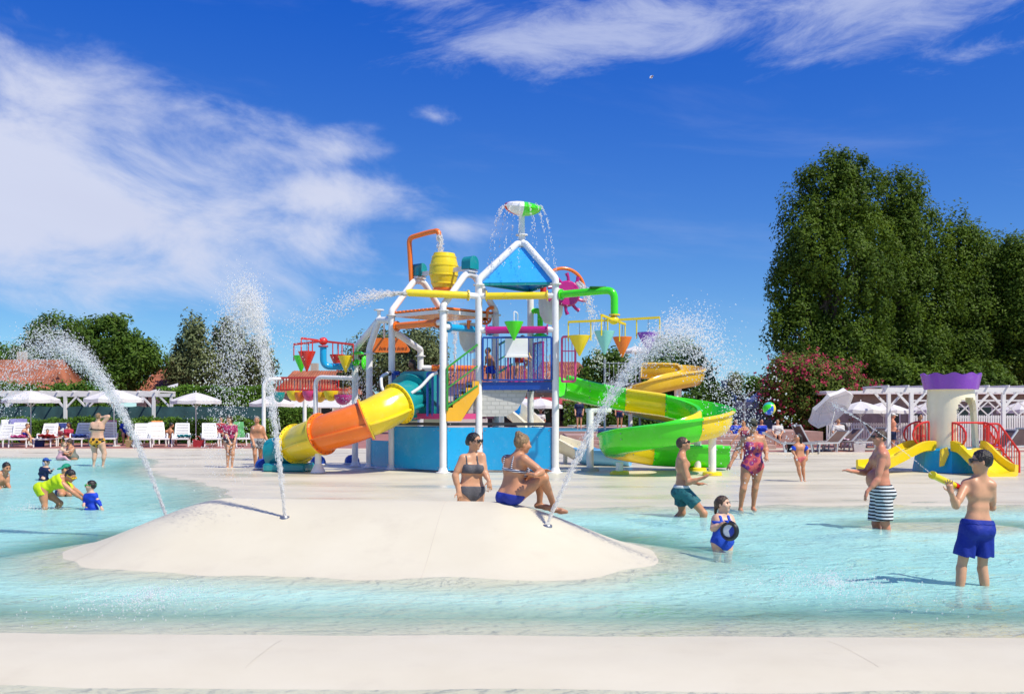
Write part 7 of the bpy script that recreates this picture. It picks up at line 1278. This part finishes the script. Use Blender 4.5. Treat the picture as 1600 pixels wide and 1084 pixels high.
# big loose drops at the end of the right jet, thrown round the ball
n = 70; u = RNG.uniform(0, 1, n); px = 1195 + 45 * u ** .8 + RNG.normal(size=n) * 9; py = 560 + 150 * u + RNG.normal(size=n) * 14; C = np.array([P(a, b, 10.2 + RNG.normal() * .25) for a, b in zip(px, py)]); drops("loose_drops", "loose large drops flying round the beach ball", C, RNG.uniform(.004, .010, n), RNG.normal(size=(n, 3)) + np.array([.5, 0, -1]), 1.4)
# stream from the water gun
g2 = P(1300, 632, 10.3); pts = bez(g0, g0.lerp(g2, .35) + Vector((0, 0, .06)), g0.lerp(g2, .7) + Vector((0, 0, .07)), g2, 60); C = []; rr = []
for i in range(420):
    u = random.random(); p = pts[min(60, int(u * 60))].lerp(pts[min(60, int(u * 60) + 1)], (u * 60) % 1); sp = .002 + .035 * max(0, u - .55) ** 1.3; C.append(np.array(p) + RNG.normal(size=3) * sp); rr.append(.0019 + .004 * max(0, u - .5) * random.random())
drops("water_stream", "thin white stream shot from the boy's water gun", np.array(C), np.array(rr), np.tile([np.array(g2 - g0)], (420, 1)), 4.0, g0, True)
# splashes where jets land and where people stir the water
def splash(label, px, D, n, r, h):
    a = RNG.uniform(0, 6.28, n); q = np.abs(RNG.normal(size=n)) * r; z = np.abs(RNG.normal(size=n)) * h * np.exp(-q / r); p = G(px, D, .01); C = np.array(p)[None] + np.stack([np.cos(a) * q, np.sin(a) * q * 1.2, z], 1); drops("splash", label, C, RNG.uniform(.004, .010, n), None, 1, p, True)
splash("fizzing splash in front of the boy where drops land", 1300, 9.9, 1100, .55, .05); splash("fizzing splash at the left in front of the island", 235, 9.2, 900, .5, .035); splash("splash beside the bending girl", 45, 17.2, 500, .35, .10); splash("foam round the left jet nozzle", 445, 11.88, 250, .05, .05); splash("foam round the right jet nozzle", 855, 11.58, 300, .06, .06); splash("splash at the feet of the sunflower bikini woman", 153, 30.7, 200, .35, .08); splash("splash at the feet of the armband child", 1255, 23.6, 200, .25, .08)
# seagull
bd_ = thing("seagull", "tiny white gull gliding in the blue sky", "bird", P(1017, 122, 90)); bc_ = P(1017, 122, 90)
MB().ball(bc_, (.16, .06, .055), 10, 6).build("bird_body", mat("gull_white", (.75, .76, .78), .7), bd_)
for s_ in (-1, 1): MB().prism([bc_ + Vector((.08, 0, .03)), bc_ + Vector((.20, s_ * .25, .22 if s_ > 0 else .05)), bc_ + Vector((.10, s_ * .55, .40 if s_ > 0 else .06)), bc_ + Vector((-.08, s_ * .2, .14 if s_ > 0 else .03))], Vector((0, 0, .015))).build("wing", mat("gull_white", (.75, .76, .78), .7), bd_)
